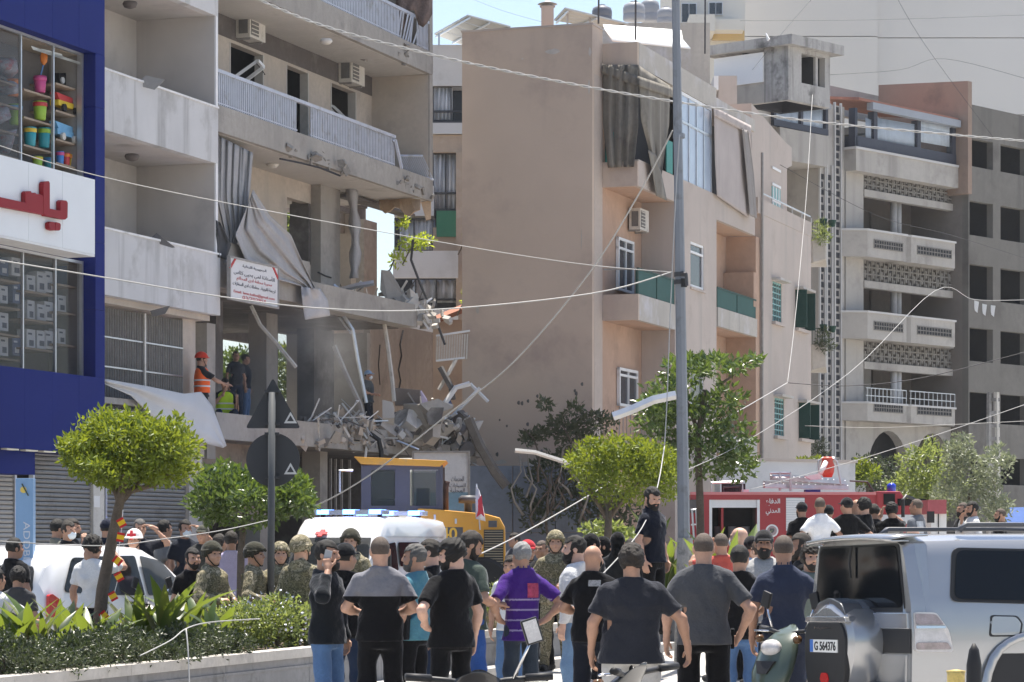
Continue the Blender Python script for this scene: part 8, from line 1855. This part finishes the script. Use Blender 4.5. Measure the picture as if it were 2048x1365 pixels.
tree('bushy_tree', 'green bushy tree right of the fire truck', 71.0, [(1850, gy(71)), (1852, 1040), (1855, 980)], [(1850, 930, 55, 42), (1820, 975, 40, 45), (1880, 980, 50, 48), (1845, 1010, 50, 40)], 3000, .14, LF5, 5, dy=1.0, r=.1)
tree('olive_tree', 'silvery grey green tree at the right edge', 69.0, [(1940, gy(69)), (1940, 1040), (1938, 980)], [(1915, 915, 30, 36), (1935, 960, 52, 48), (1985, 935, 36, 42), (1900, 1000, 40, 42), (1975, 1010, 45, 42), (1925, 890, 18, 22), (2000, 1020, 24, 30)], 4200, .13, LF4, 6, dy=1.0, r=.1)
for i, (lb, c, Y, n) in enumerate((('bright bush showing over the fire truck left of its monitor', [(1625, 940, 26, 22), (1608, 930, 16, 14)], 84., 700), ('bright bush showing over the fire truck right of its monitor', [(1690, 955, 40, 22), (1735, 950, 26, 20), (1720, 935, 20, 14)], 84., 1300), ('dark bush in front of the arcade', [(1735, 950, 60, 42), (1780, 975, 50, 40), (1690, 985, 30, 30)], 98., 1500))):
 t = thing('background_bush', lb, 'bush', P(c[0][0], gy(Y), Y)); MB().tube([P(c[0][0], gy(Y), Y), P(c[0][0], c[0][1] + 10, Y)], .06, 6).build('stem', BARK, t); leaves('foliage', t, LF if i < 2 else LF3, blobs_px(c, Y), n, .15, 20 + i)
for i, (lb, c, Y) in enumerate((('sunlit tree seen through the left gap of the gutted first floor', [(470, 740, 42, 46), (500, 760, 30, 50), (450, 780, 40, 40)], 82.), ('sunlit tree seen through the middle gap of the gutted first floor', [(585, 740, 45, 56), (610, 700, 30, 40), (575, 800, 40, 40)], 86.), ('pale tree seen through the ruined second floor room', [(672, 535, 26, 40), (560, 470, 30, 40)], 90.))):
 t = thing('background_tree', lb, 'tree', P(c[0][0], gy(Y), Y)); MB().tube([P(c[0][0], gy(Y), Y), P(c[0][0], c[0][1], Y)], .15, 6).build('trunk', BARK, t); leaves('crown', t, (LF2, LF, LF5)[i], blobs_px(c, Y), 2600, .17, 30 + i, shell=.2)
for i, (lb, c, n) in enumerate((('bright green twigs in the gap above the rear balcony', [(825, 490, 34, 14), (845, 480, 22, 10), (805, 450, 14, 16), (795, 520, 14, 16)], 480), ('small yellow green sprig high on the beige wall edge', [(936, 470, 6, 16), (938, 500, 5, 8)], 70), ('small yellow green sprig low on the beige wall edge', [(934, 592, 9, 16)], 70))):
 Y = 72.5; t = thing('leafy_twigs', lb, 'plant', P(*c[0][:2], Y)); x, y = c[0][:2]
 MB().tube([P(x - 20, y + 40, Y), P(x - 5, y + 10, Y), P(x + 8, y - 8, Y)], .02, 5).build('twig', BARK, t); leaves('foliage', t, LF6, blobs_px(c, Y, .3), n, .13, 40 + i, shell=.2)
vt = thing('climbing_vine', 'dusty climbing vine and fallen branches over the foot of the beige wall', 'plant', P(1100, 1000, 69.3))
YV = 69.2
leaves('foliage', vt, LFD, blobs_px([(1060, 880, 22, 14), (1085, 868, 20, 12), (1125, 850, 34, 22), (1090, 812, 14, 14), (1150, 820, 14, 16), (1150, 880, 45, 26), (1195, 850, 40, 26), (1120, 930, 60, 30), (1160, 1000, 70, 55), (1070, 960, 16, 14), (1030, 990, 14, 14), (1075, 1030, 36, 40), (1240, 1030, 60, 50)], YV, .35), 3600, .16, 51, shell=.1)
rr = random.Random(5)
for i in range(26):
 x0, y0 = rr.uniform(1040, 1230), rr.uniform(960, 1075); pts = [(x0, y0)]
 for k in range(4): pts.append((pts[-1][0] + rr.uniform(-22, 22), pts[-1][1] - rr.uniform(12, 38)))
 MB().tube([P(x, y, YV - .3 + rr.uniform(-.3, .2)) for x, y in pts], [.035, .03, .025, .018, .01], 5).build('branch', BARK if i % 3 else mat('pale_dead_branch', (.30, .27, .23), .9, .2, 6), vt, smooth=True)
stick('fallen_pole', 'pale pole lying across the vine left of the ficus crown', [(1030, 901), (1070, 905), (1142, 928)], .05, 60, M_ac, cat='pole')
stick('street_lamp_arm', 'broken grey street lamp arm stuck in the tree beside the pole', [(1226, 833), (1262, 820), (1306, 800), (1352, 790)], .075, 46, M_alu, cat='lamp arm')
# planter planting
def pl(px, f, z=.54): d = -PW * f; return fP.pt(fP.u(px, d), d, z)
def zpx(py, Y): return CH - (py - HY) / F * Y
def hedge(label, px, f, w, h, m, n, size, seed, name='hedge_bush', flowers=0):
 c = pl(px, f); t = thing(name, label, 'shrub', c); Rr = w / 2
 MB().tube([c, c + Vector((0, 0, h * .4))], .03, 5).build('stem', BARK, t)
 bl = [((c.x + Rr * a, c.y + Rr * b * .8, c.z + h * e), (Rr * .62, Rr * .62, h * .45)) for a, b, e in ((0, 0, .5), (-.5, .1, .42), (.5, -.1, .42), (.1, .45, .45), (0, -.45, .4))]
 leaves('foliage', t, m, bl, n, size, seed, shell=.3)
 if flowers: leaves('flowers', t, mat('pale_blue_flowers', (.62, .62, .72), .7, .08, 9), [(b[0], (b[1][0] * 1.06, b[1][1] * 1.06, b[1][2] * 1.08)) for b in bl], flowers, .035, seed + 1, shell=.9, asp=.9, clump=26)
 return t
HW = ('leftmost', 'second', 'third', 'fourth', 'fifth', 'sixth', 'seventh')
for i, px in enumerate((5, 75, 150, 225, 300, 375, 440)): hedge('dark low hedge bush on the planter edge, %s from the left' % HW[i], px, .14, .9 if i < 6 else .7, (.46, .30, .42, .48, .26, .40, .32)[i], LF3, 2200, .05, 60 + i)
for i, (px, f, w, h, lb) in enumerate(((480, .45, 1.1, .62, 'pale flowering plumbago bush left of the sign post'), (555, .28, 1.2, .66, 'large flowering plumbago bush right of the sign post'), (625, .4, 1.2, .72, 'flowering plumbago bush behind the man on the phone'), (720, .5, 1.2, .55, 'flowering plumbago bush hidden behind the grey yoke shirt'), (975, .45, 1.5, .62, 'flowering plumbago bush left of the purple polo'), (1085, .45, 1.4, .60, 'flowering plumbago bush right of the purple polo'))): hedge(lb, px, f, w, h, LF5, 2100, .065, 70 + i, 'plumbago_bush', 170)
hedge('reddish brown dry shrub behind the purple polo', 1095, .75, 1.5, 1.0, LF7, 2600, .06, 80, 'dry_shrub'); hedge('low reddish ground plant at the planter edge behind the black shirt', 968, .15, .8, .3, LF7, 700, .055, 81, 'dry_shrub')
tt = thing('leafy_bush', 'pale leafy bush behind the balaclavas', 'bush', P(1215, gy(46), 46)); MB().tube([P(1215, gy(46), 46), P(1215, 1090, 46)], .04, 6).build('stem', BARK, tt); leaves('foliage', tt, LF5, blobs_px([(1205, 1062, 40, 20), (1240, 1075, 34, 18)], 46), 700, .1, 82)
M_strap = [mat('strap_leaf_%d' % i, c, .4, .15, 3, spec=.45) for i, c in enumerate(((.022, .045, .010), (.035, .07, .013), (.06, .095, .017), (.11, .105, .03)))]
for m_ in M_strap:
 nt = m_.node_tree; t_ = nt.nodes.new('ShaderNodeBsdfTranslucent'); t_.inputs[0].default_value = (.35, .45, .05, 1); x_ = nt.nodes.new('ShaderNodeMixShader'); x_.inputs[0].default_value = .22
 o_ = nt.nodes['Material Output']; nt.links.new(nt.nodes['Principled BSDF'].outputs[0], x_.inputs[1]); nt.links.new(t_.outputs[0], x_.inputs[2]); nt.links.new(x_.outputs[0], o_.inputs[0])
SLM = []
for v in range(8):
 r_ = random.Random(v); L = .8; bend = r_.uniform(.3, 1.1); wd = r_.uniform(.05, .08); rows = []
 for i in range(9):
  t_ = i / 8; a = .25 + bend * t_ * t_; x = L * (t_ * .25 + .75 * t_ * t_ * math.sin(a) * .9); z = L * (t_ * 1.05 - .35 * bend * t_ ** 2.5 * .6); w = wd * (math.sin(math.pi * min(1, t_ * .93 + .07)) ** .6) * (1 if t_ < .98 else .2)
  rows.append([(x, -w, z + w * .25), (x, 0, z - w * .12), (x, w, z + w * .25)])
 o = MB().grid(rows).build('leaf', M_strap[v % 4], None, smooth=True, recalc=False); SLM.append(o.data); bpy.data.objects.remove(o)
def strap(label, px, f, s, n, seed, base=None, tall=1.0):
 r_ = random.Random(seed); c = base or pl(px, f); t = thing('strap_leaved_plant', label, 'plant', c, group='strap leaved plants in the planter')
 for i in range(n):
  o = bpy.data.objects.new('leaf', SLM[r_.randrange(8)]); COL.objects.link(o); o.parent = t; k = s * r_.uniform(.75, 1.15)
  o.scale = (k, k * 1.05, k * tall); o.rotation_euler = (r_.uniform(-.25, .25), r_.uniform(-.5, -.05), i * 2 * math.pi / n + r_.uniform(-.3, .3)); o.location = (r_.uniform(-.1, .1), r_.uniform(-.1, .1), 0)
for i, (px, f, s, n, tl, lb) in enumerate(((20, .45, .92, 15, .8, 'strap leaved plant at the far left of the planter'), (75, .4, .92, 15, .8, 'strap leaved plant under the pale blue column'), (130, .55, .85, 14, .75, 'strap leaved plant left of the white shirted man'), (178, .3, .8, 12, .8, 'low strap leaved plant at the foot of the leaning trunk'), (275, .5, .9, 15, .8, 'strap leaved plant right of the leaning trunk'), (330, .35, 1.0, 16, .85, 'large strap leaved plant before the minivan'), (385, .55, .85, 14, .8, 'strap leaved plant left of the soldiers'), (430, .3, .7, 10, .9, 'small strap leaved plant before the moustached soldier'), (1268, .5, 1.3, 14, 1.25, 'tall yellow green strap plant behind the broad man'), (1300, .35, 1.45, 13, 1.3, 'tallest yellow green strap plant beside the pole'), (1345, .6, 1.3, 12, 1.2, 'strap plant between the pole and the grey shirt'), (1385, .4, 1.2, 11, 1.2, 'strap plant hidden behind the shaven head'))): strap(lb, px, f, s, n, 90 + i, tall=tl)
strap('strap leaved plant before the fire truck at right of the grey shirt', 1445, 0, 1.5, 13, 110, P(1445, gy(38, .0), 38.) + Vector((0, 0, .35)), 1.2)
for i, (x, y, lb) in enumerate(((1640, 470, 'spiky potted plant on the upper corner balcony'), (1648, 688, 'trailing potted plant on the lower corner balcony'), (1635, 900, 'trailing green plants at the lowest corner balcony'))):
 Y = 96.2; t = thing('potted_plant', lb, 'plant', P(x, y + 14, Y)); leaves('foliage', t, LF5 if i == 0 else LF3, blobs_px([(x, y - 8, 16, 24), (x + 6, y + 6, 16, 14)], Y, .35), 340, .2, 120 + i, shell=.1, asp=.16)
# POLES, SIGNS, CABLES, SCOOTERS
M_pole = mat('grey_painted_pole', (.20, .215, .24), .55, .08, 2, metal=.2, dirt=((.14, .145, .155), .35, 4))
YPL = 40.0
up_ = thing('utility_pole', 'tall grey steel utility pole with cable clamps', 'utility pole', P(1369, gy(YPL), YPL))
MB().tube([P(1371, gy(YPL, .0), YPL), P(1368, 1090, YPL), P(1361, 600, YPL), P(1351, -30, YPL)], [.092, .088, .072, .055], 8).build('shaft', M_pole, up_)
MB().tube([P(1371, gy(YPL), YPL), P(1370, 1076, YPL)], [.17, .11], 9).build('concrete_collar', mat('rough_concrete_collar', (.36, .35, .34), .95, .2, 6, bump=.8, dirt=((.16, .16, .16), .5, 6)), up_)
for y, r_ in ((268, .085), (545, .085), (560, .09)): MB().tube([P(1356 + y * .008, y, YPL), P(1356 + (y + 9) * .008, y + 9, YPL)], r_, 8).build('clamp', M_wired if y > 300 else M_pole, up_)
MB().tube([P(1362, 545, YPL), P(1372, 548, YPL - .2), P(1374, 572, YPL - .2)], .025, 5).build('cable_hook', M_wired, up_)
MB().obox(P(1368, 566, YPL - .15), (.08, .06, .12), (0, 0, 0)).build('junction_box', M_black, up_)
cp = thing('lattice_pole', 'weathered concrete lattice pole before the right building', 'utility pole', P(1988, gy(72), 72))
for dx in (-.14, .14): MB().tube([P(1988, gy(72), 72) + Vector((dx, 0, 0)), P(1986, 785, 72) + Vector((dx * .7, 0, 0))], .065, 5).build('leg', M_ac if dx > 0 else PL_st, cp)
for k in range(16): MB().obox(P(1987, 800 + k * 26, 72), (.3, .09, .09), (0, 0, 0)).build('rung', PL_st, cp)
ts = thing('traffic_sign', 'dark backs of a triangular and a round traffic sign on one post', 'traffic sign', pl(541, .55)); YS = pl(541, .55).y
M_sb = mat('sign_back_grey', (.035, .037, .042), .6, .06, 3); M_st2 = mat('sticker_white', (.5, .5, .5), .6, .05, 5)
MB().tube([pl(541, .55), P(544, 785, YS)], .042, 10).build('post', mat('sign_post_grey', (.075, .08, .085), .6, .1, 4), ts, smooth=True)
tri = rounded([(546, 756), (491, 857), (601, 857)], 7, 4)
MB().prism([P(x, y, YS + .06) for x, y in tri], (0, .012, 0)).build('triangular_plate', M_sb, ts)
MB().lathe(P(546, 920, YS + .06), [(.0, -.001), (.318, 0), (.318, .012), (0, .013)], 40, ax='y').build('round_plate', M_sb, ts)
for x, y in ((581, 837), (581, 939)):
 st = MB().prism([P(x, y - 13, YS + .054), P(x - 13, y + 10, YS + .054), P(x + 13, y + 10, YS + .054)], (0, .003, 0)).build('sticker', M_st2, ts)
 MB().prism([P(x, y - 6, YS + .051), P(x - 7, y + 6, YS + .051), P(x + 7, y + 6, YS + .051)], (0, .002, 0)).build('sticker_mark', M_sb, st)
for y in (783, 848, 868, 955): MB().obox(P(544, y, YS + .02), (.17, .07, .03), (0, 0, 0)).build('bracket', M_sb, ts)
bb = thing('billboard', 'torn white and blue advertising billboard with Arabic writing behind the loader', 'billboard', P(885, 1060, 66))
rbox('panel', mat('billboard_skin', (.60, .60, .60), .6, .12, 1.5, dirt=((.40, .39, .38), .35, 2)), 828, 936, 906, 985, 66, .1, bb); rbox('lower_panel', mat('billboard_blue', (.20, .33, .42), .6, .2, 1.5), 828, 936, 985, 1042, 66, .1, bb)
for a in ((826, 939, 902, 906), (826, 939, 1042, 1046)): rbox('frame_bar', M_grille, *a, 65.95, .2, bb)
for a in ((824, 828), (936, 940)): rbox('frame_post', M_grille, *a, 902, 1130, 65.96, .18, bb)
for s_, y, w in (('الخدمات', 958, .3), ('للسيارات', 972, .38), ('المحلية', 982, .34)): text('lettering', arabic(s_.replace('خ', 'ح')), M_tb, bb, P(915, y, 65.98), (1, 0, 0), (0, 0, 1), height=.12, width=w)
def smoothpts(pts, k=6):
 out = []
 for i in range(len(pts) - 1):
  p0, p1, p2, p3 = pts[max(i - 1, 0)], pts[i], pts[i + 1], pts[min(i + 2, len(pts) - 1)]
  for j in range(k):
   t = j / k; out.append(tuple(.5 * ((2 * p1[q]) + (-p0[q] + p2[q]) * t + (2 * p0[q] - 5 * p1[q] + 4 * p2[q] - p3[q]) * t * t + (-p0[q] + 3 * p1[q] - 3 * p2[q] + p3[q]) * t ** 3) for q in (0, 1)))
 return out + [pts[-1]]
def cable(label, pts, Y0, Y1, r, m=M_wirew, name='overhead_cable', twist=False):
 r *= .5 if not twist else .7
 sp_ = smoothpts(pts, 6 if not twist else 26); n = len(sp_); mb = MB()
 W_ = [P(x, y, Y0 + (Y1 - Y0) * i / (n - 1)) for i, (x, y) in enumerate(sp_)]
 if twist:
  for ph in (0, math.pi): mb.tube([w + Vector((0, r * math.sin(i * 1.1 + ph), r * math.cos(i * 1.1 + ph))) for i, w in enumerate(W_)], r * .8, 5)
 else: mb.tube(W_, r, 5)
 o = mb.build(name, m, None, smooth=True)
 return tag(o, label, 'cable', 'overhead cables across the street')
cable('thick twisted white cable crossing the whole street at the top', [(470, -22), (640, 50), (865, 110), (1100, 160), (1345, 203), (1600, 240), (1850, 265), (2070, 284)], 42, 60, .022, twist=True)
for a in (('thin white cable from the shop to the utility pole', [(-20, 285), (160, 343), (430, 402), (865, 482), (1150, 527), (1345, 545)], 38, 40, .012), ('white cable sagging under the notice board to the pole', [(-20, 518), (212, 556), (430, 592), (640, 617), (865, 620), (1180, 588), (1345, 544)], 36, 40, .018), ('thick white cable rising diagonally from the loader to the pole', [(560, 1040), (660, 998), (760, 936), (900, 826), (1030, 722), (1180, 545), (1280, 385), (1345, 262)], 48, 40, .024), ('white cable hanging down beside the utility pole', [(1359, 270), (1350, 420), (1340, 640), (1334, 800), (1329, 893)], 39.8, 39, .016), ('white cable slanting from the pole over the balaclavas', [(1329, 893), (1312, 985), (1275, 1070), (1180, 1175)], 39, 35, .016), ('long white cable slanting past the loader grille to the beige facade', [(930, 1122), (1030, 1075), (1180, 990), (1330, 896), (1460, 832), (1575, 766)], 34, 62, .02), ('thin white cable dropping from the stair wing to the junction', [(1625, 190), (1612, 400), (1590, 640), (1575, 766)], 80, 62, .016), ('dark cable from the junction to the right edge', [(1575, 766), (1700, 772), (1850, 755), (2060, 702)], 62, 60, .018, M_wired), ('thin pale cable rising over the grey balconies', [(1320, 962), (1480, 890), (1700, 745), (1870, 582), (1950, 600), (2060, 600)], 45, 70, .013), ('white cable along the left crowd above the minivan', [(-20, 1082), (200, 1092), (330, 1078), (450, 1060), (540, 1040)], 31, 40, .013), ('thin pale cable low across the arcade', [(1610, 852), (1750, 856), (1900, 850), (2060, 842)], 70, 70, .016), ('thin pale cable from the yard wall to the right edge', [(1500, 980), (1700, 925), (1880, 868), (2060, 806)], 60, 66, .015), ('white hose lying over the hedge and planter edge', [(280, 1312), (340, 1282), (372, 1258), (420, 1245), (520, 1238)], 25.6, 28, .012), ('white hose end hanging over the planter wall', [(372, 1258), (376, 1300), (379, 1372), (380, 1400)], 25.6, 25.2, .014)): cable(*a)
for a in (('thin dark wire slanting down before the tower at right', [(1785, -20), (1850, 90), (1990, 280)], 110, 110, .015), ('thin dark wire before the tower in the middle', [(1640, -20), (1570, 60), (1505, 140)], 110, 100, .015), ('level thin wire before the tower', [(1480, 42), (1750, 40), (2060, 30)], 110, 110, .012), ('slack wires before the tower above the brown gable', [(1660, 150), (1800, 140), (1890, 118), (2060, 160)], 100, 100, .014), ('thin dark wire crossing the sky above the chimney', [(900, -20), (1000, 20), (1090, 46)], 90, 74, .008), ('drooping wire over the grey balconies', [(1560, 330), (1750, 430), (1900, 470), (2060, 520)], 80, 90, .014)): cable(*a, M_wired)
M_fr, M_fy = mat('flag_cloth_red', (.50, .02, .02), .85, .05, 5), mat('flag_cloth_yellow', (.75, .46, .02), .85, .05, 5)
for i, (x, y, a) in enumerate(((243, 1046, .5), (241, 1075, -.2), (235, 1122, .9), (238, 1154, .5), (226, 1193, .5), (208, 1232, .7))):
 t = thing('small_flag', 'small red and yellow flag on the string at the tree, number %s from the top' % ('one', 'two', 'three', 'four', 'five', 'six')[i], 'flag', P(x, y, 28.6))
 R_ = Matrix.Rotation(-a, 3, 'Y'); c = P(x, y, 28.6)
 for k, (m, dz, h) in enumerate(((M_fr, .034, .03), (M_fy, 0, .058), (M_fr, -.034, .03))): MB().obox(c + R_ @ Vector((0, 0, dz)), (.075, .006, h * .75), R_).build('stripe', m, t)
tag(MB().tube([P(x, y, 28.65) for x, y in ((246, 1020), (243, 1060), (236, 1110), (238, 1150), (228, 1190), (208, 1235), (200, 1260))], .005, 4).build('flag_string', M_white), 'white string carrying the small flags beside the leaning trunk', 'string')
def scooter(label, loc_, ang, col, col2=None, mirrors=(-1, 1)):
 t = thing('scooter', label, 'scooter', loc_, ang); pm = mat('scooter_paint_%d' % (col[0] * 999 + col[1] * 99), col, .3, .04, 4, spec=.5, coat=.5, obj=True); B_ = lambda mb, n_, m_, sm=True, **k: mb.build(n_, m_, t, local=True, smooth=sm, **k)
 for x in (.62, -.62):
  w = B_(MB().lathe((x, 0, .26), [(.15, -.06), (.24, -.05), (.26, 0), (.24, .05), (.15, .06)], 22, ax='y'), 'wheel', M_tyre); MB().lathe((x, 0, .26), [(.15, -.04), (.03, -.05), (.03, .05), (.15, .04)], 14, ax='y').build('rim', M_rim, w, local=True)
 nose = []
 for z, x, w, dp in ((.42, .50, .10, .09), (.58, .50, .17, .10), (.72, .46, .21, .11), (.86, .40, .20, .11), (.96, .36, .17, .10), (1.03, .30, .12, .08), (1.06, .26, .05, .05)): nose.append([Vector((x + math.cos(a) * dp * (1.2 if math.cos(a) > 0 else .5), math.sin(a) * w, z - .03 * math.cos(a))) for a in [2 * math.pi * k / 18 for k in range(18)]])
 B_(MB().loft(nose), 'front_fairing', pm)
 hl = MB().lathe((.49, 0, .90), [(.001, .055), (.05, .05), (.085, .02), (.09, -.02)], 16, ax='x', sc=(1.15, .8)); B_(hl, 'headlight', M_clearl)
 B_(MB().prism([Vector(p) for p in ((.56, -.1, .80), (.56, .1, .80), (.60, .05, .70), (.60, -.05, .70))], (-.05, 0, 0)), 'nose_panel', M_blackp, False)
 B_(MB().loft([[Vector((.62 + math.cos(a) * .29, s_ * .075, .27 + math.sin(a) * .29)) for a in (.3, .8, 1.3, 1.8, 2.4)] + [Vector((.62 + math.cos(a) * .27, s_ * .075, .27 + math.sin(a) * .27)) for a in (2.4, 1.8, 1.3, .8, .3)] for s_ in (-1, 0, 1)]), 'front_mudguard', pm)
 B_(MB().tube([(.62, -.07, .27), (.52, -.07, .62), (.42, -.04, .8)], .025, 6), 'fork_leg', M_chrome); B_(MB().tube([(.62, .07, .27), (.52, .07, .62), (.42, .04, .8)], .025, 6), 'fork_leg', M_chrome)
 B_(MB().tube([(.26, -.33, 1.05), (.31, -.14, 1.03), (.33, 0, 1.0), (.31, .14, 1.03), (.26, .33, 1.05)], .016, 8), 'handlebar', M_blackp)
 for s_ in (-1, 1):
  B_(MB().tube([(.27, s_ * .24, 1.045), (.23, s_ * .37, 1.055)], .02, 8), 'grip', M_black); B_(MB().tube([(.31, s_ * .2, 1.03), (.32, s_ * .36, 1.03)], .008, 6), 'brake_lever', M_chrome)
  B_(MB().lathe((.40, s_ * .21, .97), [(.001, .04), (.03, .03), (.035, -.01)], 10, ax='x'), 'indicator', mat('amber_lens', (.10, .05, .02), .25, .05, 6))
  if s_ in mirrors:
   B_(MB().tube([(.29, s_ * .18, 1.04), (.28, s_ * .24, 1.17), (.27, s_ * .26, 1.22)], .008, 6), 'mirror_stalk', M_chrome); ms_ = MB().obox((.27, s_ * .27, 1.28), (.03, .09, .13), (s_ * .3, 0, 0)).build('mirror', M_blackp, t, local=True, bevel=.03); MB().obox((.252, s_ * .27, 1.28), (.004, .07, .11), (s_ * .3, 0, 0)).build('mirror_glass', M_clearl, ms_, local=True)
 B_(MB().box(-.1, .42, -.17, .17, .28, .34), 'footboard', M_blackp, False, bevel=.02)
 B_(MB().loft([[Vector((x, math.sin(a) * w, z + math.cos(a) * h)) for a in [2 * math.pi * k / 14 for k in range(14)]] for x, w, z, h in ((-.08, .13, .52, .20), (-.3, .17, .56, .22), (-.6, .16, .62, .19), (-.85, .08, .68, .1))]), 'rear_body', mat('scooter_silver', (.45, .46, .48), .3, .03, 4, metal=.4, obj=True) if col2 is None else pm)
 B_(MB().loft([[Vector((x, math.sin(a) * w, z + math.cos(a) * h)) for a in [2 * math.pi * k / 12 for k in range(12)]] for x, w, z, h in ((-.05, .11, .74, .035), (-.3, .15, .77, .05), (-.6, .14, .80, .05), (-.8, .09, .83, .03))]), 'seat', M_black)
 B_(MB().tube([(-.3, 0, .45), (-.62, 0, .27)], .07, 8), 'swing_arm', M_blackp)
 return t
p_ = P(1535, 1300, 22.4); scooter('olive green scooter facing the camera beside the silver car', (p_.x + .42, 22.9, 0), math.radians(-140), (.055, .075, .055))
scooter('black scooter handlebar poking in at the bottom beside the broad man', (.914, 15.07, 0), math.radians(150), (.02, .021, .023), 1, mirrors=())
p_ = P(972, 1350, 14.3); scooter('dark scooter with a round mirror at the bottom before the purple polo', (p_.x, 14.0, 0), math.radians(98), (.025, .025, .028), 1, mirrors=(-1,))
p_ = P(262, 1180, 33.4); scooter('dark scooter parked behind the planter beside the minivan', (p_.x, 33.9, 0), math.radians(-40), (.02, .02, .024), 1)
bl_ = thing('bollard', 'weathered yellow bollard top at the bottom before the silver car', 'bollard', P(1912, gy(17.5), 17.5))
MB().lathe(P(1912, gy(17.5), 17.5), [(.055, 0), (.055, P(0, 1342, 17.5).z - .02), (.06, P(0, 1342, 17.5).z), (.0, P(0, 1341, 17.5).z + .006)], 16).build('tube', mat('weathered_yellow', (.55, .42, .14), .6, .2, 9, dirt=((.18, .12, .06), .4, 14)), bl_, smooth=True)
bk_ = thing('black_marker_post', 'black pointed marker post before the silver car', 'post', P(1948, gy(17.2), 17.2))
MB().lathe(P(1948, gy(17.2), 17.2), [(.06, 0), (.048, .7), (.046, P(0, 1330, 17.2).z), (.03, P(0, 1300, 17.2).z), (.008, P(0, 1287, 17.2).z)], 14).build('post_body', M_black, bk_, smooth=True)
aw = thing('blue_awning', 'blue awning strip at the right edge behind the onlookers', 'awning', P(2035, 1040, 75)); MB().prism([P(2010, 1018, 75), P(2090, 1016, 75), P(2090, 1045, 74), P(2010, 1046, 74)], (0, .05, .03)).build('awning_cloth', mat('blue_awning_cloth', (.03, .08, .25), .8, .1, 2), aw)
for x in (2012, 2088): MB().tube([P(x, 1020, 75), P(x, gy(75), 75)], .03, 5).build('awning_post', M_grille, aw)
# AIR
def volume(name, density, col, obj):
 m = bpy.data.materials.new(name); m.use_nodes = True; nt = m.node_tree; nt.nodes.remove(nt.nodes['Principled BSDF'])
 v = nt.nodes.new('ShaderNodeVolumePrincipled'); v.inputs['Color'].default_value = (*col, 1); v.inputs['Density'].default_value = density; v.inputs['Anisotropy'].default_value = .35
 nt.links.new(v.outputs[0], nt.nodes['Material Output'].inputs['Volume'])
 if obj:
  tc = nt.nodes.new('ShaderNodeTexCoord'); ln = nt.nodes.new('ShaderNodeVectorMath'); ln.operation = 'LENGTH'; nt.links.new(tc.outputs['Object'], ln.inputs[0])
  mr = nt.nodes.new('ShaderNodeMapRange'); mr.inputs[1].default_value = 1.0; mr.inputs[2].default_value = .1; mr.inputs[3].default_value = 0; mr.inputs[4].default_value = density; nt.links.new(ln.outputs['Value'], mr.inputs[0])
  nz = nt.nodes.new('ShaderNodeTexNoise'); nz.inputs['Scale'].default_value = 2.2; nz.inputs['Detail'].default_value = 3; nt.links.new(tc.outputs['Object'], nz.inputs['Vector']); m2 = nt.nodes.new('ShaderNodeMapRange'); m2.inputs[1].default_value = .35; m2.inputs[2].default_value = .65; nt.links.new(nz.outputs['Fac'], m2.inputs[0])
  mu = nt.nodes.new('ShaderNodeMath'); mu.operation = 'MULTIPLY'; nt.links.new(mr.outputs[0], mu.inputs[0]); nt.links.new(m2.outputs[0], mu.inputs[1]); nt.links.new(mu.outputs[0], v.inputs['Density'])
 return m
tag(MB().box(-905, 905, -205, 1605, -1.05, 62.5).build('haze', volume('haze_air', .0002, (.84, .87, .92), False), recalc=False), kind='stuff')
sk_ = MB().lathe((0, 0, 0), [(.02, -1), (.5, -.87), (.87, -.5), (1, 0), (.87, .5), (.5, .87), (.02, 1)], 16).build('smoke', volume('grey_smoke', .30, (.75, .76, .80), True), None)
sk_.location = P(560, 715, 62.0); sk_.scale = (2.2, 1.9, 2.0); tag(sk_, 'thin grey smoke drifting through the gutted first floor', None, None, 'stuff')
